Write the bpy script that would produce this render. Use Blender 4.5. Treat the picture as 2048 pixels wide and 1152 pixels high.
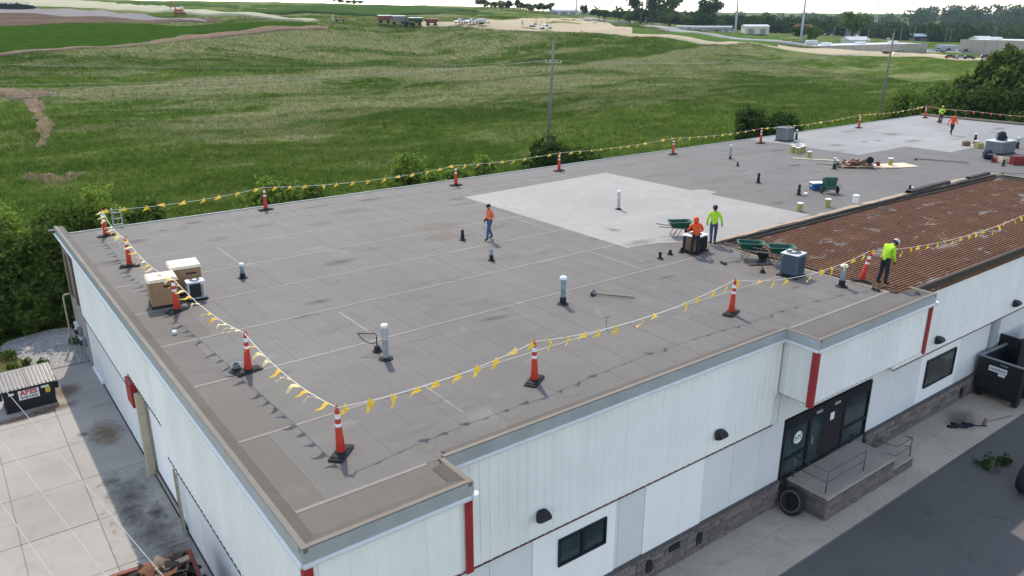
import bpy, bmesh, math, random
import numpy as np
from mathutils import Vector, Matrix
R = math.radians
random.seed(7)
RNG = np.random.default_rng(11)
SC = bpy.context.scene
for _o in list(bpy.data.objects):
    bpy.data.objects.remove(_o)
COL = SC.collection

# ---------------------------------------------------------------- camera, sky, sun, exposure
cam_d = bpy.data.cameras.new('camera')
cam_d.lens = 27.466
cam_d.sensor_width = 36.0
cam_d.clip_start = 0.1
cam_d.clip_end = 6000.0
cam = bpy.data.objects.new('camera', cam_d)
COL.objects.link(cam)
cam.location = (-4.45, -12.87, 17.3)
cam.rotation_euler = (R(90 - 19.04), 0, R(-36.755))
SC.camera = cam

SUN_DIR = Vector((-1.8, -5.7, -7.3)).normalized()      # the way the light travels
world = bpy.data.worlds.new('World')
SC.world = world
world.use_nodes = True
wn = world.node_tree.nodes
wl = world.node_tree.links
wn.clear()
w_out = wn.new('ShaderNodeOutputWorld')
w_bg = wn.new('ShaderNodeBackground')
w_sky = wn.new('ShaderNodeTexSky')
w_sky.sky_type = 'NISHITA'
w_sky.sun_disc = False
w_sky.sun_elevation = R(50.7)
w_sky.sun_rotation = R(17.5)
w_sky.altitude = 250
w_sky.air_density = 1.15
w_sky.dust_density = 0.3
w_sky.ozone_density = 1.0
w_bg.inputs['Strength'].default_value = 0.15
w_hs = wn.new('ShaderNodeHueSaturation')                # milky summer sky: less blue all over
w_hs.inputs['Saturation'].default_value = 0.72
wl.new(w_sky.outputs[0], w_hs.inputs['Color'])
wl.new(w_hs.outputs[0], w_bg.inputs['Color'])
wl.new(w_bg.outputs[0], w_out.inputs['Surface'])

sun_d = bpy.data.lights.new('sun', 'SUN')
sun_d.energy = 2.0
sun_d.angle = R(0.6)
sun_d.color = (1.0, 0.90, 0.76)
sun = bpy.data.objects.new('sun', sun_d)
COL.objects.link(sun)
sun.rotation_euler = SUN_DIR.to_track_quat('-Z', 'Y').to_euler()
sun.location = (20, 60, 80)

SC.view_settings.view_transform = 'Standard'
SC.view_settings.look = 'None'
SC.view_settings.exposure = 1.05
SC.view_settings.gamma = 1.0
SC.view_settings.use_curve_mapping = False
SC.cycles.max_bounces = 6
SC.cycles.diffuse_bounces = 3
SC.cycles.transparent_max_bounces = 24
SC.cycles.use_denoising = True

# ---------------------------------------------------------------- helpers
def link(o, parent=None):
    COL.objects.link(o)
    if parent is not None:
        o.parent = parent
    return o

def tag(o, label, cat, group=None):
    o['label'] = label
    o['category'] = cat
    if group:
        o['group'] = group
    return o

def thing(name, label, cat, loc=(0, 0, 0), rz=0.0, group=None):
    o = bpy.data.objects.new(name, None)
    o.empty_display_size = 0.2
    COL.objects.link(o)
    o.location = loc
    o.rotation_euler = (0, 0, rz)
    return tag(o, label, cat, group)

def kids(o):
    return [c for c in COL.objects if c.parent == o]

def copy_tree(o, parent=None):
    c = o.copy()
    COL.objects.link(c)
    c.parent = parent
    for ch in list(o.children):
        copy_tree(ch, c)
    return c

def place(proto, first, loc, rz, label, group=None, scale=None):
    o = proto if first else copy_tree(proto)
    o.location = loc
    o.rotation_euler = (0, 0, rz)
    o['label'] = label
    if group:
        o['group'] = group
    if scale:
        o.scale = (scale, scale, scale)
    return o

class MB:
    """collects shapes, builds ONE mesh object"""
    def __init__(self):
        self.v = []; self.f = []; self.m = []
    def add(self, vs, fs, mi=0):
        b = len(self.v)
        self.v += [tuple(p) for p in vs]
        self.f += [tuple(b + i for i in f) for f in fs]
        self.m += [mi] * len(fs)
        return self
    def box(self, x0, x1, y0, y1, z0, z1, mi=0, bev=0.0):
        if bev > 0:
            b = min(bev, (x1 - x0) * .45, (y1 - y0) * .45, (z1 - z0) * .45)
            vs = []
            for (z, s) in ((z0, b), (z0 + b, 0), (z1 - b, 0), (z1, b)):
                xa, xb, ya, yb = x0 + s, x1 - s, y0 + s, y1 - s
                c = b if s == 0 else b * .3
                vs += [(xa + c, ya, z), (xb - c, ya, z), (xb, ya + c, z), (xb, yb - c, z), (xb - c, yb, z), (xa + c, yb, z), (xa, yb - c, z), (xa, ya + c, z)]
            fs = [tuple(range(7, -1, -1)), tuple(range(24, 32))]
            for k in range(3):
                for i in range(8):
                    j = (i + 1) % 8
                    fs.append((k * 8 + i, k * 8 + j, k * 8 + 8 + j, k * 8 + 8 + i))
            return self.add(vs, fs, mi)
        vs = [(x0, y0, z0), (x1, y0, z0), (x1, y1, z0), (x0, y1, z0), (x0, y0, z1), (x1, y0, z1), (x1, y1, z1), (x0, y1, z1)]
        fs = [(3, 2, 1, 0), (4, 5, 6, 7), (0, 1, 5, 4), (1, 2, 6, 5), (2, 3, 7, 6), (3, 0, 4, 7)]
        return self.add(vs, fs, mi)
    def hexa(self, p8, mi=0):
        fs = [(3, 2, 1, 0), (4, 5, 6, 7), (0, 1, 5, 4), (1, 2, 6, 5), (2, 3, 7, 6), (3, 0, 4, 7)]
        return self.add(p8, fs, mi)
    def prism(self, pts2, axis, a, b, mi=0):
        """polygon pts2 extruded along axis from a to b"""
        def P(p, t):
            if axis == 'x': return (t, p[0], p[1])
            if axis == 'y': return (p[0], t, p[1])
            return (p[0], p[1], t)
        n = len(pts2)
        vs = [P(p, a) for p in pts2] + [P(p, b) for p in pts2]
        fs = [tuple(range(n - 1, -1, -1)), tuple(range(n, 2 * n))]
        fs += [(i, (i + 1) % n, n + (i + 1) % n, n + i) for i in range(n)]
        return self.add(vs, fs, mi)
    def bar(self, p, q, w, h=None, mi=0, up=(0, 0, 1)):
        p, q = Vector(p), Vector(q)
        h = h or w
        d = (q - p).normalized()
        u = Vector(up)
        if abs(d.dot(u)) > .98: u = Vector((0, 1, 0))
        s = d.cross(u).normalized() * (w / 2)
        t = s.cross(d).normalized() * (h / 2)
        vs = [p - s - t, p + s - t, p + s + t, p - s + t, q - s - t, q + s - t, q + s + t, q - s + t]
        fs = [(0, 1, 2, 3), (7, 6, 5, 4), (0, 4, 5, 1), (1, 5, 6, 2), (2, 6, 7, 3), (3, 7, 4, 0)]
        return self.add(vs, fs, mi)
    def tube(self, pts, r, n=8, mi=0, cap=True):
        pts = [Vector(p) for p in pts]
        rr = r if isinstance(r, (list, tuple)) else [r] * len(pts)
        vs = []; fs = []
        prev = None
        for i, p in enumerate(pts):
            d = (pts[min(i + 1, len(pts) - 1)] - pts[max(i - 1, 0)]).normalized()
            if prev is None:
                u = Vector((0, 0, 1)) if abs(d.z) < .9 else Vector((1, 0, 0))
                s = d.cross(u).normalized()
            else:
                s = (prev - d * prev.dot(d)).normalized()
            prev = s
            t = d.cross(s)
            for k in range(n):
                a = 2 * math.pi * k / n
                vs.append(p + (s * math.cos(a) + t * math.sin(a)) * rr[i])
        for i in range(len(pts) - 1):
            for k in range(n):
                j = (k + 1) % n
                fs.append((i * n + k, i * n + j, (i + 1) * n + j, (i + 1) * n + k))
        if cap:
            fs.append(tuple(range(n - 1, -1, -1)))
            fs.append(tuple((len(pts) - 1) * n + k for k in range(n)))
        return self.add(vs, fs, mi)
    def lathe(self, prof, n=16, c=(0, 0, 0), mi=0, axis='z', cap=True):
        vs = []; fs = []
        for (r, z) in prof:
            for k in range(n):
                a = 2 * math.pi * k / n
                x, y = r * math.cos(a), r * math.sin(a)
                if axis == 'z': p = (c[0] + x, c[1] + y, c[2] + z)
                elif axis == 'x': p = (c[0] + z, c[1] + x, c[2] + y)
                else: p = (c[0] + x, c[1] + z, c[2] + y)
                vs.append(p)
        m = len(prof)
        for i in range(m - 1):
            for k in range(n):
                j = (k + 1) % n
                fs.append((i * n + k, i * n + j, (i + 1) * n + j, (i + 1) * n + k))
        if cap:
            fs.append(tuple(range(n - 1, -1, -1)))
            fs.append(tuple((m - 1) * n + k for k in range(n)))
        return self.add(vs, fs, mi)
    def mesh(self, name, mats):
        me = bpy.data.meshes.new(name)
        me.from_pydata(self.v, [], self.f)
        if not isinstance(mats, (list, tuple)): mats = [mats]
        for mt in mats: me.materials.append(mt)
        if len(mats) > 1: me.polygons.foreach_set('material_index', self.m)
        bm = bmesh.new(); bm.from_mesh(me)
        bmesh.ops.recalc_face_normals(bm, faces=bm.faces[:])
        bm.to_mesh(me); bm.free()
        me.update()
        return me
    def build(self, name, mats, parent=None, smooth=False, loc=None, kind=None):
        me = self.mesh(name, mats)
        if smooth:
            me.polygons.foreach_set('use_smooth', [True] * len(me.polygons))
            if smooth != 'all':
                me.set_sharp_from_angle(angle=R(40))
        o = bpy.data.objects.new(name, me)
        link(o, parent)
        if loc is not None: o.location = loc
        if kind: o['kind'] = kind
        return o

def np_obj(name, V, F, mat, parent=None, kind=None, smooth=False):
    """big mesh from numpy arrays; F is (n,3) or (n,4)"""
    V = np.asarray(V, np.float32); F = np.asarray(F, np.int32)
    me = bpy.data.meshes.new(name)
    me.vertices.add(len(V)); me.vertices.foreach_set('co', V.ravel())
    n, k = F.shape
    me.loops.add(n * k); me.loops.foreach_set('vertex_index', F.ravel())
    me.polygons.add(n); me.polygons.foreach_set('loop_start', np.arange(0, n * k, k, dtype=np.int32))
    if smooth: me.polygons.foreach_set('use_smooth', np.ones(n, bool))
    me.materials.append(mat)
    me.update(calc_edges=True)
    o = bpy.data.objects.new(name, me)
    link(o, parent)
    if kind: o['kind'] = kind
    return o

def same(name, o, parent=None, loc=None, rz=None):
    """another object on the same mesh data"""
    c = bpy.data.objects.new(name, o.data)
    link(c, parent)
    if loc is not None: c.location = loc
    if rz is not None: c.rotation_euler = (0, 0, rz)
    return c

def text_mesh(name, body, size, mat, parent, loc, rot, ext=0.004, align='CENTER', bold=0.0):
    cu = bpy.data.curves.new(name, 'FONT')
    cu.body = body; cu.size = size; cu.extrude = ext; cu.align_x = align; cu.align_y = 'CENTER'; cu.offset = bold
    t = bpy.data.objects.new('tmp_text', cu); COL.objects.link(t)
    bpy.context.view_layer.update()
    dg = bpy.context.evaluated_depsgraph_get()
    me = bpy.data.meshes.new_from_object(t.evaluated_get(dg))
    bpy.data.objects.remove(t); bpy.data.curves.remove(cu)
    me.materials.clear(); me.materials.append(mat)
    o = bpy.data.objects.new(name, me); link(o, parent)
    o.location = loc; o.rotation_euler = rot
    return o
# ---------------------------------------------------------------- materials
class NT:
    def __init__(self, name):
        self.m = bpy.data.materials.new(name); self.m.use_nodes = True
        self.t = self.m.node_tree; self.t.nodes.clear()
        self.out = self.n('ShaderNodeOutputMaterial')
    def n(self, t, **kw):
        x = self.t.nodes.new(t)
        for k, v in kw.items(): setattr(x, k, v)
        return x
    def l(self, a, b): self.t.links.new(a, b)
    def pos(self, scale=(1, 1, 1), world=True, rot=(0, 0, 0)):
        mp = self.n('ShaderNodeMapping'); mp.inputs['Scale'].default_value = scale; mp.inputs['Rotation'].default_value = rot
        if world: self.l(self.n('ShaderNodeNewGeometry').outputs['Position'], mp.inputs['Vector'])
        else: self.l(self.n('ShaderNodeTexCoord').outputs['Object'], mp.inputs['Vector'])
        return mp.outputs[0]
    def noise(self, vec, scale, detail=4, rough=.55, dist=0.0):
        x = self.n('ShaderNodeTexNoise'); x.inputs['Scale'].default_value = scale; x.inputs['Detail'].default_value = detail
        x.inputs['Roughness'].default_value = rough; x.inputs['Distortion'].default_value = dist
        self.l(vec, x.inputs['Vector']); return x.outputs['Fac']
    def ramp(self, fac, stops, interp='LINEAR'):
        x = self.n('ShaderNodeValToRGB'); x.color_ramp.interpolation = interp
        e = x.color_ramp.elements
        while len(e) < len(stops): e.new(0.5)
        for i, (p, c) in enumerate(stops):
            e[i].position = p
            e[i].color = (*c, 1) if isinstance(c, (tuple, list)) else (c, c, c, 1)
        self.l(fac, x.inputs[0]); return x.outputs[0]
    def mix(self, fac, a, b, mode='MIX'):
        x = self.n('ShaderNodeMix', data_type='RGBA', blend_type=mode)
        for s, v in ((x.inputs[0], fac), (x.inputs[6], a), (x.inputs[7], b)):
            if hasattr(v, 'links'): self.l(v, s)
            elif isinstance(v, (tuple, list)): s.default_value = (*v, 1)
            else: s.default_value = v
        return x.outputs[2]
    def math(self, op, a, b=0.0):
        x = self.n('ShaderNodeMath', operation=op)
        for s, v in ((x.inputs[0], a), (x.inputs[1], b)):
            if hasattr(v, 'links'): self.l(v, s)
            else: s.default_value = v
        return x.outputs[0]
    def bump(self, h, strength=.3, dist=.02):
        x = self.n('ShaderNodeBump'); x.inputs['Strength'].default_value = strength; x.inputs['Distance'].default_value = dist
        self.l(h, x.inputs['Height']); return x.outputs[0]
    def bsdf(self, col, rough=.7, metal=0.0, normal=None, spec=.3):
        b = self.n('ShaderNodeBsdfPrincipled')
        for k, v in (('Base Color', col), ('Roughness', rough), ('Metallic', metal)):
            if hasattr(v, 'links'): self.l(v, b.inputs[k])
            else: b.inputs[k].default_value = (*v, 1) if isinstance(v, (tuple, list)) else v
        b.inputs['Specular IOR Level'].default_value = spec
        if normal is not None: self.l(normal, b.inputs['Normal'])
        self.l(b.outputs[0], self.out.inputs['Surface']); return b

def plain(name, col, rough=.6, metal=0.0, var=.25, scale=3.0, bump=.0, world=False, spec=.3):
    """paint / metal / plastic with grime and tone variation"""
    t = NT(name)
    v = t.pos(world=world)
    n1 = t.noise(v, scale, 5, .6)
    n2 = t.noise(v, scale * 9, 3, .6)
    f = t.math('ADD', t.math('MULTIPLY', n1, .7), t.math('MULTIPLY', n2, .3))
    lo = tuple(max(0, c * (1 - var)) for c in col); hi = tuple(min(1, c * (1 + var)) for c in col)
    c = t.ramp(f, [(.3, lo), (.7, hi)])
    nm = t.bump(n2, bump, .01) if bump else None
    r = t.ramp(n1, [(.3, max(0, rough - .1)), (.7, min(1, rough + .1))])
    t.bsdf(c, r, metal, nm, spec)
    return t.m

M = {}
def membrane(name, base, blot, dirt, per_obj=.06):
    t = NT(name)
    v = t.pos()
    big = t.noise(v, .16, 4, .55)
    mid = t.noise(v, .9, 5, .6, .6)
    fine = t.noise(v, 9, 3, .6)
    gran = t.noise(v, 120, 2, .5)
    st = t.noise(t.pos((.35, 2.2, 1)), .8, 5, .65)            # brush streaks along the rolls
    c = t.ramp(big, [(.3, tuple(x * .86 for x in base)), (.7, tuple(x * 1.1 for x in base))])
    c = t.mix(t.ramp(mid, [(.35, .0), (.75, .55)]), c, tuple(x * .78 for x in base))
    c = t.mix(t.ramp(st, [(.55, 0.0), (.8, .38)]), c, tuple(min(1, x * 1.22) for x in base))
    bl = t.noise(v, .55, 3, .5, 1.2)
    c = t.mix(t.ramp(bl, [(.66, 0.0), (.72, blot)]), c, tuple(min(1, x * 1.7) for x in base))
    dn = t.noise(v, .33, 5, .7)
    c = t.mix(t.ramp(dn, [(.5, 0.0), (.75, dirt)]), c, tuple(x * y for x, y in zip(base, (.62, .58, .53))))
    c = t.mix(t.ramp(fine, [(.3, .14), (.7, 0.0)]), c, tuple(x * .4 for x in base))
    oi = t.n('ShaderNodeObjectInfo')
    c = t.mix(1.0, c, t.ramp(oi.outputs['Random'], [(0, 1 - per_obj), (1, 1 + per_obj)]), 'MULTIPLY')
    hsum = t.math('ADD', t.math('MULTIPLY', mid, 1.0), t.math('MULTIPLY', gran, .12))
    t.bsdf(c, .72, 0, t.bump(hsum, .35, .02), .25)
    return t.m
M['membrane'] = membrane('grey_roof_membrane', (.15, .136, .122), .25, .4, .03)
M['membrane_dirty'] = membrane('dirty_roof_membrane', (.132, .117, .101), .2, .5, .03)
M['membrane_edge'] = membrane('soiled_membrane_edge', (.095, .080, .064), .25, .7)
M['edge_cap'] = membrane('tan_stained_edge_cap', (.20, .172, .138), .2, .6, .04)
M['coated'] = membrane('white_coated_membrane', (.31, .285, .26), .2, .05, .02)
M['cool'] = membrane('pale_coated_membrane', (.29, .278, .264), .3, .06, .09)
M['lap'] = membrane('bleached_lap_seam', (.24, .218, .19), .3, .3, .05)
M['lap_faint'] = membrane('faint_lap_seam', (.152, .139, .124), .2, .25, .05)

def wallmat(name, base, rough=.45):
    t = NT(name)
    v = t.pos()
    n = t.noise(v, .35, 4, .6)
    stk = t.noise(t.pos((6, 6, .25)), .8, 4, .6)
    c = t.ramp(n, [(.3, tuple(x * .93 for x in base)), (.7, tuple(min(1, x * 1.04) for x in base))])
    c = t.mix(t.ramp(stk, [(.55, 0.0), (.85, .28)]), c, tuple(x * .72 for x in base))
    oi = t.n('ShaderNodeObjectInfo')
    c = t.mix(1.0, c, t.ramp(oi.outputs['Random'], [(0, .965), (1, 1.03)]), 'MULTIPLY')
    t.bsdf(c, rough, 0, t.bump(t.noise(v, 2.2, 2), .05, .02), .4)
    return t.m
M['siding'] = wallmat('white_steel_siding', (.87, .85, .81))
M['wall_flat'] = wallmat('white_wall_panel', (.70, .69, .675), .6)
M['wall_bright'] = wallmat('bright_white_panel', (.89, .87, .84), .6)
M['fascia'] = plain('galvanised_fascia', (.40, .415, .41), .45, .25, .12, 1.5)
M['lip'] = plain('white_drip_edge', (.66, .655, .63), .45, .1, .08, 2)
M['red'] = plain('red_trim_paint', (.33, .028, .03), .5, 0, .2, 2)
M['purple_trim'] = plain('maroon_flashing', (.14, .05, .06), .6, 0, .2)
M['dark_trim'] = plain('dark_base_trim', (.05, .035, .045), .6, 0, .2)
M['black'] = plain('black_metal', (.016, .017, .019), .5, 0, .3)
M['black_frame'] = plain('black_window_frame', (.012, .013, .016), .4, 0, .2)
M['rubber'] = plain('black_rubber', (.018, .018, .018), .8, 0, .35, 6, .2)
M['galv'] = plain('galvanised_pipe', (.42, .45, .47), .42, .55, .22, 5)
M['galv_blue'] = plain('weathered_blue_grey_pipe', (.22, .29, .34), .5, .35, .3, 5)
M['white_cap'] = plain('white_painted_metal', (.78, .79, .79), .45, 0, .1, 4)
M['white_plastic'] = plain('white_plastic', (.74, .74, .72), .5, 0, .12, 4)
M['tan_box'] = plain('tan_enclosure_paint', (.30, .185, .10), .6, 0, .18, 2.5)
M['tan_top'] = plain('cream_enclosure_lid', (.74, .64, .47), .55, 0, .12, 2.5)
M['orange'] = plain('orange_plastic', (.48, .036, .016), .55, 0, .25, 5)
M['reflect'] = plain('white_reflective_band', (.78, .80, .82), .4, 0, .08, 5)
M['rope'] = plain('white_rope', (.75, .72, .66), .8, 0, .1, 20)
M['acblue'] = plain('blue_grey_condenser_paint', (.085, .12, .165), .45, .2, .2, 3)
M['aclight'] = plain('light_grey_condenser_paint', (.55, .58, .60), .45, .1, .12, 3)
M['acgrey'] = plain('grey_condenser_paint', (.20, .215, .23), .5, .1, .18, 3)
M['acdark'] = plain('dark_louvre', (.03, .032, .035), .5, .2, .2, 8)
M['rustpanel'] = plain('brown_condenser_side', (.20, .115, .07), .7, .1, .35, 3)
M['green_tray'] = plain('green_barrow_paint', (.010, .075, .045), .45, 0, .3, 4)
M['steel_frame'] = plain('dull_steel_tube', (.16, .14, .125), .55, .4, .3, 6)
M['wood_handle'] = plain('grey_wood_handle', (.24, .20, .165), .8, 0, .3, 8)
M['bucket'] = plain('olive_yellow_bucket', (.34, .30, .085), .5, 0, .2, 5)
M['bucket_white'] = plain('white_bucket', (.74, .74, .73), .45, 0, .08, 5)
M['cooler'] = plain('blue_cooler', (.022, .095, .22), .4, 0, .15, 4)
M['plywood'] = plain('bare_plywood', (.62, .52, .37), .75, 0, .15, 3)
M['lumber'] = plain('weathered_lumber', (.36, .27, .18), .8, 0, .25, 4, .15)
M['redtool'] = plain('red_toolbox', (.17, .014, .018), .45, 0, .25, 4)
M['darkcloth'] = plain('navy_canvas', (.018, .022, .036), .9, 0, .4, 10, .3)
M['lumber_grey'] = plain('pale_timber_post', (.44, .37, .27), .8, 0, .2, 3, .1)
M['concrete_step'] = plain('platform_concrete', (.36, .31, .255), .85, 0, .14, 1.2, .15)
M['railing'] = plain('grey_rail_tube', (.13, .13, .135), .5, .5, .2)
M['rusty'] = plain('rusty_steel', (.14, .06, .03), .8, .1, .5, 7, .3)
M['sign_white'] = plain('white_sign_face', (.76, .76, .76), .5, 0, .06)
M['sign_red'] = plain('red_lettering', (.50, .02, .04), .5, 0, .1)
M['sign_black'] = plain('black_lettering', (.02, .02, .022), .5, 0, .1)
M['sign_yellow'] = plain('yellow_sticker', (.62, .40, .05), .5, 0, .12)
M['pole_wood'] = plain('weathered_pole_wood', (.20, .175, .15), .85, 0, .25, 1.2, .2)
M['steel_pole'] = plain('galvanised_steel_pole', (.33, .36, .38), .6, .2, .1, .4)
M['insul'] = plain('grey_insulator', (.55, .56, .56), .4, 0, .1)
M['wire'] = plain('aluminium_wire', (.42, .42, .40), .5, .3, .05)
M['lid'] = plain('grey_plastic_lid', (.10, .098, .102), .4, 0, .35, 3, 0, False, .4)
M['skin'] = plain('skin', (.30, .16, .10), .6, 0, .12, 8)
M['hair'] = plain('dark_hair', (.015, .012, .011), .7, 0, .3, 12)
M['hivis_orange'] = plain('orange_shirt', (.68, .085, .018), .85, 0, .1, 5, .2)
M['hivis_faded'] = plain('faded_orange_shirt', (.68, .17, .075), .85, 0, .12, 5, .2)
M['hivis_lime'] = plain('lime_shirt', (.40, .66, .035), .85, 0, .1, 5, .2)
M['jeans'] = plain('blue_jeans', (.045, .085, .17), .9, 0, .3, 8, .2)
M['jeans_dark'] = plain('dark_trousers', (.022, .024, .032), .9, 0, .3, 8, .2)
M['jeans_grey'] = plain('dusty_blue_trousers', (.06, .08, .125), .9, 0, .3, 8, .2)
M['boots'] = plain('dark_work_boots', (.03, .024, .02), .8, 0, .3, 8)
M['gloves'] = plain('dark_gloves', (.03, .03, .03), .8, 0, .3, 8)
M['cap_dark'] = plain('navy_cap', (.02, .026, .05), .8, 0, .25, 8)
M['cap_pale'] = plain('pale_cap', (.52, .53, .52), .8, 0, .15, 8)

def glassmat(name, col, rough=.08):
    t = NT(name)
    v = t.pos()
    n = t.noise(v, .8, 3)
    c = t.ramp(n, [(.35, tuple(x * .7 for x in col)), (.65, tuple(x * 1.25 for x in col))])
    t.bsdf(c, rough, 0, None, .6)
    return t.m
M['glass_green'] = glassmat('dark_tinted_glass', (.022, .042, .045))
M['glass_grey'] = glassmat('grey_window_glass', (.075, .075, .07), .15)
M['glass_car'] = glassmat('vehicle_glass', (.02, .025, .03))

def flagmat(name, col, trans):
    t = NT(name)
    d = t.n('ShaderNodeBsdfDiffuse'); tr = t.n('ShaderNodeBsdfTranslucent'); mx = t.n('ShaderNodeMixShader')
    oi = t.n('ShaderNodeObjectInfo')
    c = t.mix(t.ramp(oi.outputs['Random'], [(0, 0.0), (1, .5)]), col, tuple(min(1, x * 1.15 + .06) for x in col))
    t.l(c, d.inputs[0]); t.l(c, tr.inputs[0]); mx.inputs[0].default_value = trans
    t.l(d.outputs[0], mx.inputs[1]); t.l(tr.outputs[0], mx.inputs[2]); t.l(mx.outputs[0], t.out.inputs['Surface'])
    return t.m
M['flag_yellow'] = flagmat('yellow_pennant_vinyl', (.80, .52, .06), .3)
M['flag_pale'] = flagmat('pale_yellow_pennant_vinyl', (.88, .72, .34), .25)
M['flag_red'] = flagmat('red_pennant_vinyl', (.75, .08, .04), .4)

def rustdeck(name='rusted_steel_deck', k=1.0):
    t = NT(name)
    v = t.pos()
    a = t.noise(v, .8, 6, .7); b = t.noise(t.pos((.5, 3.5, 1)), 1.2, 6, .7); w = t.noise(t.pos((.8, 1.4, 1)), .75, 5, .72, .5)
    fine = t.noise(v, 14, 4, .65)
    c = t.ramp(a, [(.25, (.095 * k, .038 * k, .023 * k)), (.5, (.12 * k, .055 * k, .028 * k)), (.75, (.20 * k, .095 * k, .045 * k))])
    c = t.mix(t.ramp(b, [(.45, 0.0), (.75, .75)]), c, (.065, .038, .026))
    c = t.mix(t.ramp(fine, [(.4, 0.0), (.7, .45)]), c, (.23 * k, .11 * k, .05 * k))
    c = t.mix(t.ramp(w, [(.575, 0.0), (.64, .85)]), c, (.30, .275, .25))
    t.bsdf(c, .85, .05, t.bump(fine, .4, .01), .2)
    return t.m
M['deck'] = rustdeck()
M['deck_ridge'] = rustdeck('worn_rust_ridge', 1.25)
def soft(name, col, lo=.35, hi=.62, strength=.8, rough=.9):
    """stain or thin coating that thins out at its own ragged edge"""
    t = NT(name)
    g = t.n('ShaderNodeTexCoord').outputs['Generated']
    mp = t.n('ShaderNodeMapping'); mp.inputs['Location'].default_value = (-.5, -.5, 0); t.l(g, mp.inputs[0])
    sp = t.n('ShaderNodeSeparateXYZ'); t.l(mp.outputs[0], sp.inputs[0])
    d2 = t.math('ADD', t.math('MULTIPLY', sp.outputs[0], sp.outputs[0]), t.math('MULTIPLY', sp.outputs[1], sp.outputs[1]))
    rad = t.math('SUBTRACT', 1.0, t.math('MULTIPLY', t.math('SQRT', d2), 2.0))
    n = t.noise(t.pos(), 3.4, 8, .8, .6)
    f = t.math('ADD', t.math('MULTIPLY', rad, .42), t.math('MULTIPLY', n, .78))
    a = t.ramp(f, [(lo, 0.0), (hi, strength)])
    b = t.n('ShaderNodeBsdfPrincipled'); b.inputs['Base Color'].default_value = (*col, 1); b.inputs['Roughness'].default_value = rough; b.inputs['Specular IOR Level'].default_value = .2
    t.l(a, b.inputs['Alpha']); t.l(b.outputs[0], t.out.inputs['Surface'])
    return t.m
M['soft_coat'] = soft('thin_white_coating', (.25, .232, .21), .44, .76, .5)
M['soft_dark'] = soft('dark_scuff', (.07, .064, .056), .42, .85, .35)
M['soft_oil'] = soft('oil_stain', (.07, .065, .058), .42, .92, .62)
M['soft_rust'] = soft('rust_brown_stain', (.20, .12, .07), .40, .7, .6)
M['soft_tan'] = soft('tan_ponding_residue', (.26, .205, .15), .45, .75, .55)
M['deck_dark'] = plain('torn_black_membrane_edge', (.055, .042, .034), .85, 0, .5, 4, .4)
M['deck_tan'] = plain('torn_fibreboard_edge', (.36, .27, .19), .9, 0, .3, 5, .4)

def concrete(name, base, stain=(.10, .09, .08), amt=.5, sc=.5):
    t = NT(name)
    v = t.pos()
    a = t.noise(v, sc, 5, .62); b = t.noise(v, sc * 2.6, 6, .7, .8); f = t.noise(v, 26, 3, .6)
    c = t.ramp(a, [(.3, tuple(x * .86 for x in base)), (.7, tuple(x * 1.1 for x in base))])
    c = t.mix(t.ramp(b, [(.52, 0.0), (.78, amt)]), c, stain)
    c = t.mix(t.ramp(f, [(.35, .12), (.6, 0.0)]), c, tuple(x * .6 for x in base))
    oi = t.n('ShaderNodeObjectInfo')
    c = t.mix(1.0, c, t.ramp(oi.outputs['Random'], [(0, .97), (1, 1.03)]), 'MULTIPLY')
    t.bsdf(c, .9, 0, t.bump(f, .2, .01), .2)
    return t.m
M['pad'] = concrete('pale_pad_concrete', (.345, .32, .285), (.17, .14, .10), .35, .3)
M['pad_oily'] = concrete('oil_stained_pad_concrete', (.335, .31, .275), (.06, .056, .05), .9, .7)
M['walk'] = concrete('tan_sidewalk_concrete', (.48, .40, .31), (.25, .17, .11), .5, .5)
def asphalt():
    t = NT('dark_asphalt')
    v = t.pos()
    a = t.noise(v, .22, 5, .6); b = t.noise(v, 1.2, 6, .7, .7); f = t.noise(v, 60, 2, .6)
    c = t.ramp(a, [(.3, (.098, .090, .082)), (.7, (.13, .12, .11))])
    c = t.mix(t.ramp(b, [(.55, 0.0), (.8, .6)]), c, (.035, .035, .036))
    c = t.mix(t.ramp(f, [(.4, 0.0), (.75, .3)]), c, (.15, .15, .15))
    t.bsdf(c, .88, 0, t.bump(f, .3, .01), .2)
    return t.m
M['asphalt'] = asphalt()
M['oil'] = concrete('black_oil_stain', (.05, .045, .04), (.15, .13, .11), .5, 3)

def stonemat():
    t = NT('grey_brown_stone')
    v = t.pos()
    oi = t.n('ShaderNodeNewGeometry')
    c = t.ramp(oi.outputs['Random Per Island'], [(0, (.12, .105, .102)), (.35, (.19, .168, .158)), (.65, (.25, .222, .208)), (1, (.155, .145, .148))])
    o2 = t.n('ShaderNodeObjectInfo')
    c = t.mix(1.0, c, t.ramp(o2.outputs['Random'], [(0, (.75, .72, .74)), (.5, (1.0, .97, .93)), (1, (1.22, 1.16, 1.12))]), 'MULTIPLY')
    n = t.noise(v, 14, 4, .6)
    c = t.mix(t.ramp(n, [(.35, .4), (.65, 0.0)]), c, (.07, .06, .055))
    t.bsdf(c, .9, 0, t.bump(n, .5, .02), .2)
    return t.m
M['stone'] = stonemat()
M['mortar'] = plain('dark_mortar', (.10, .09, .085), .95, 0, .2, 10)

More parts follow.
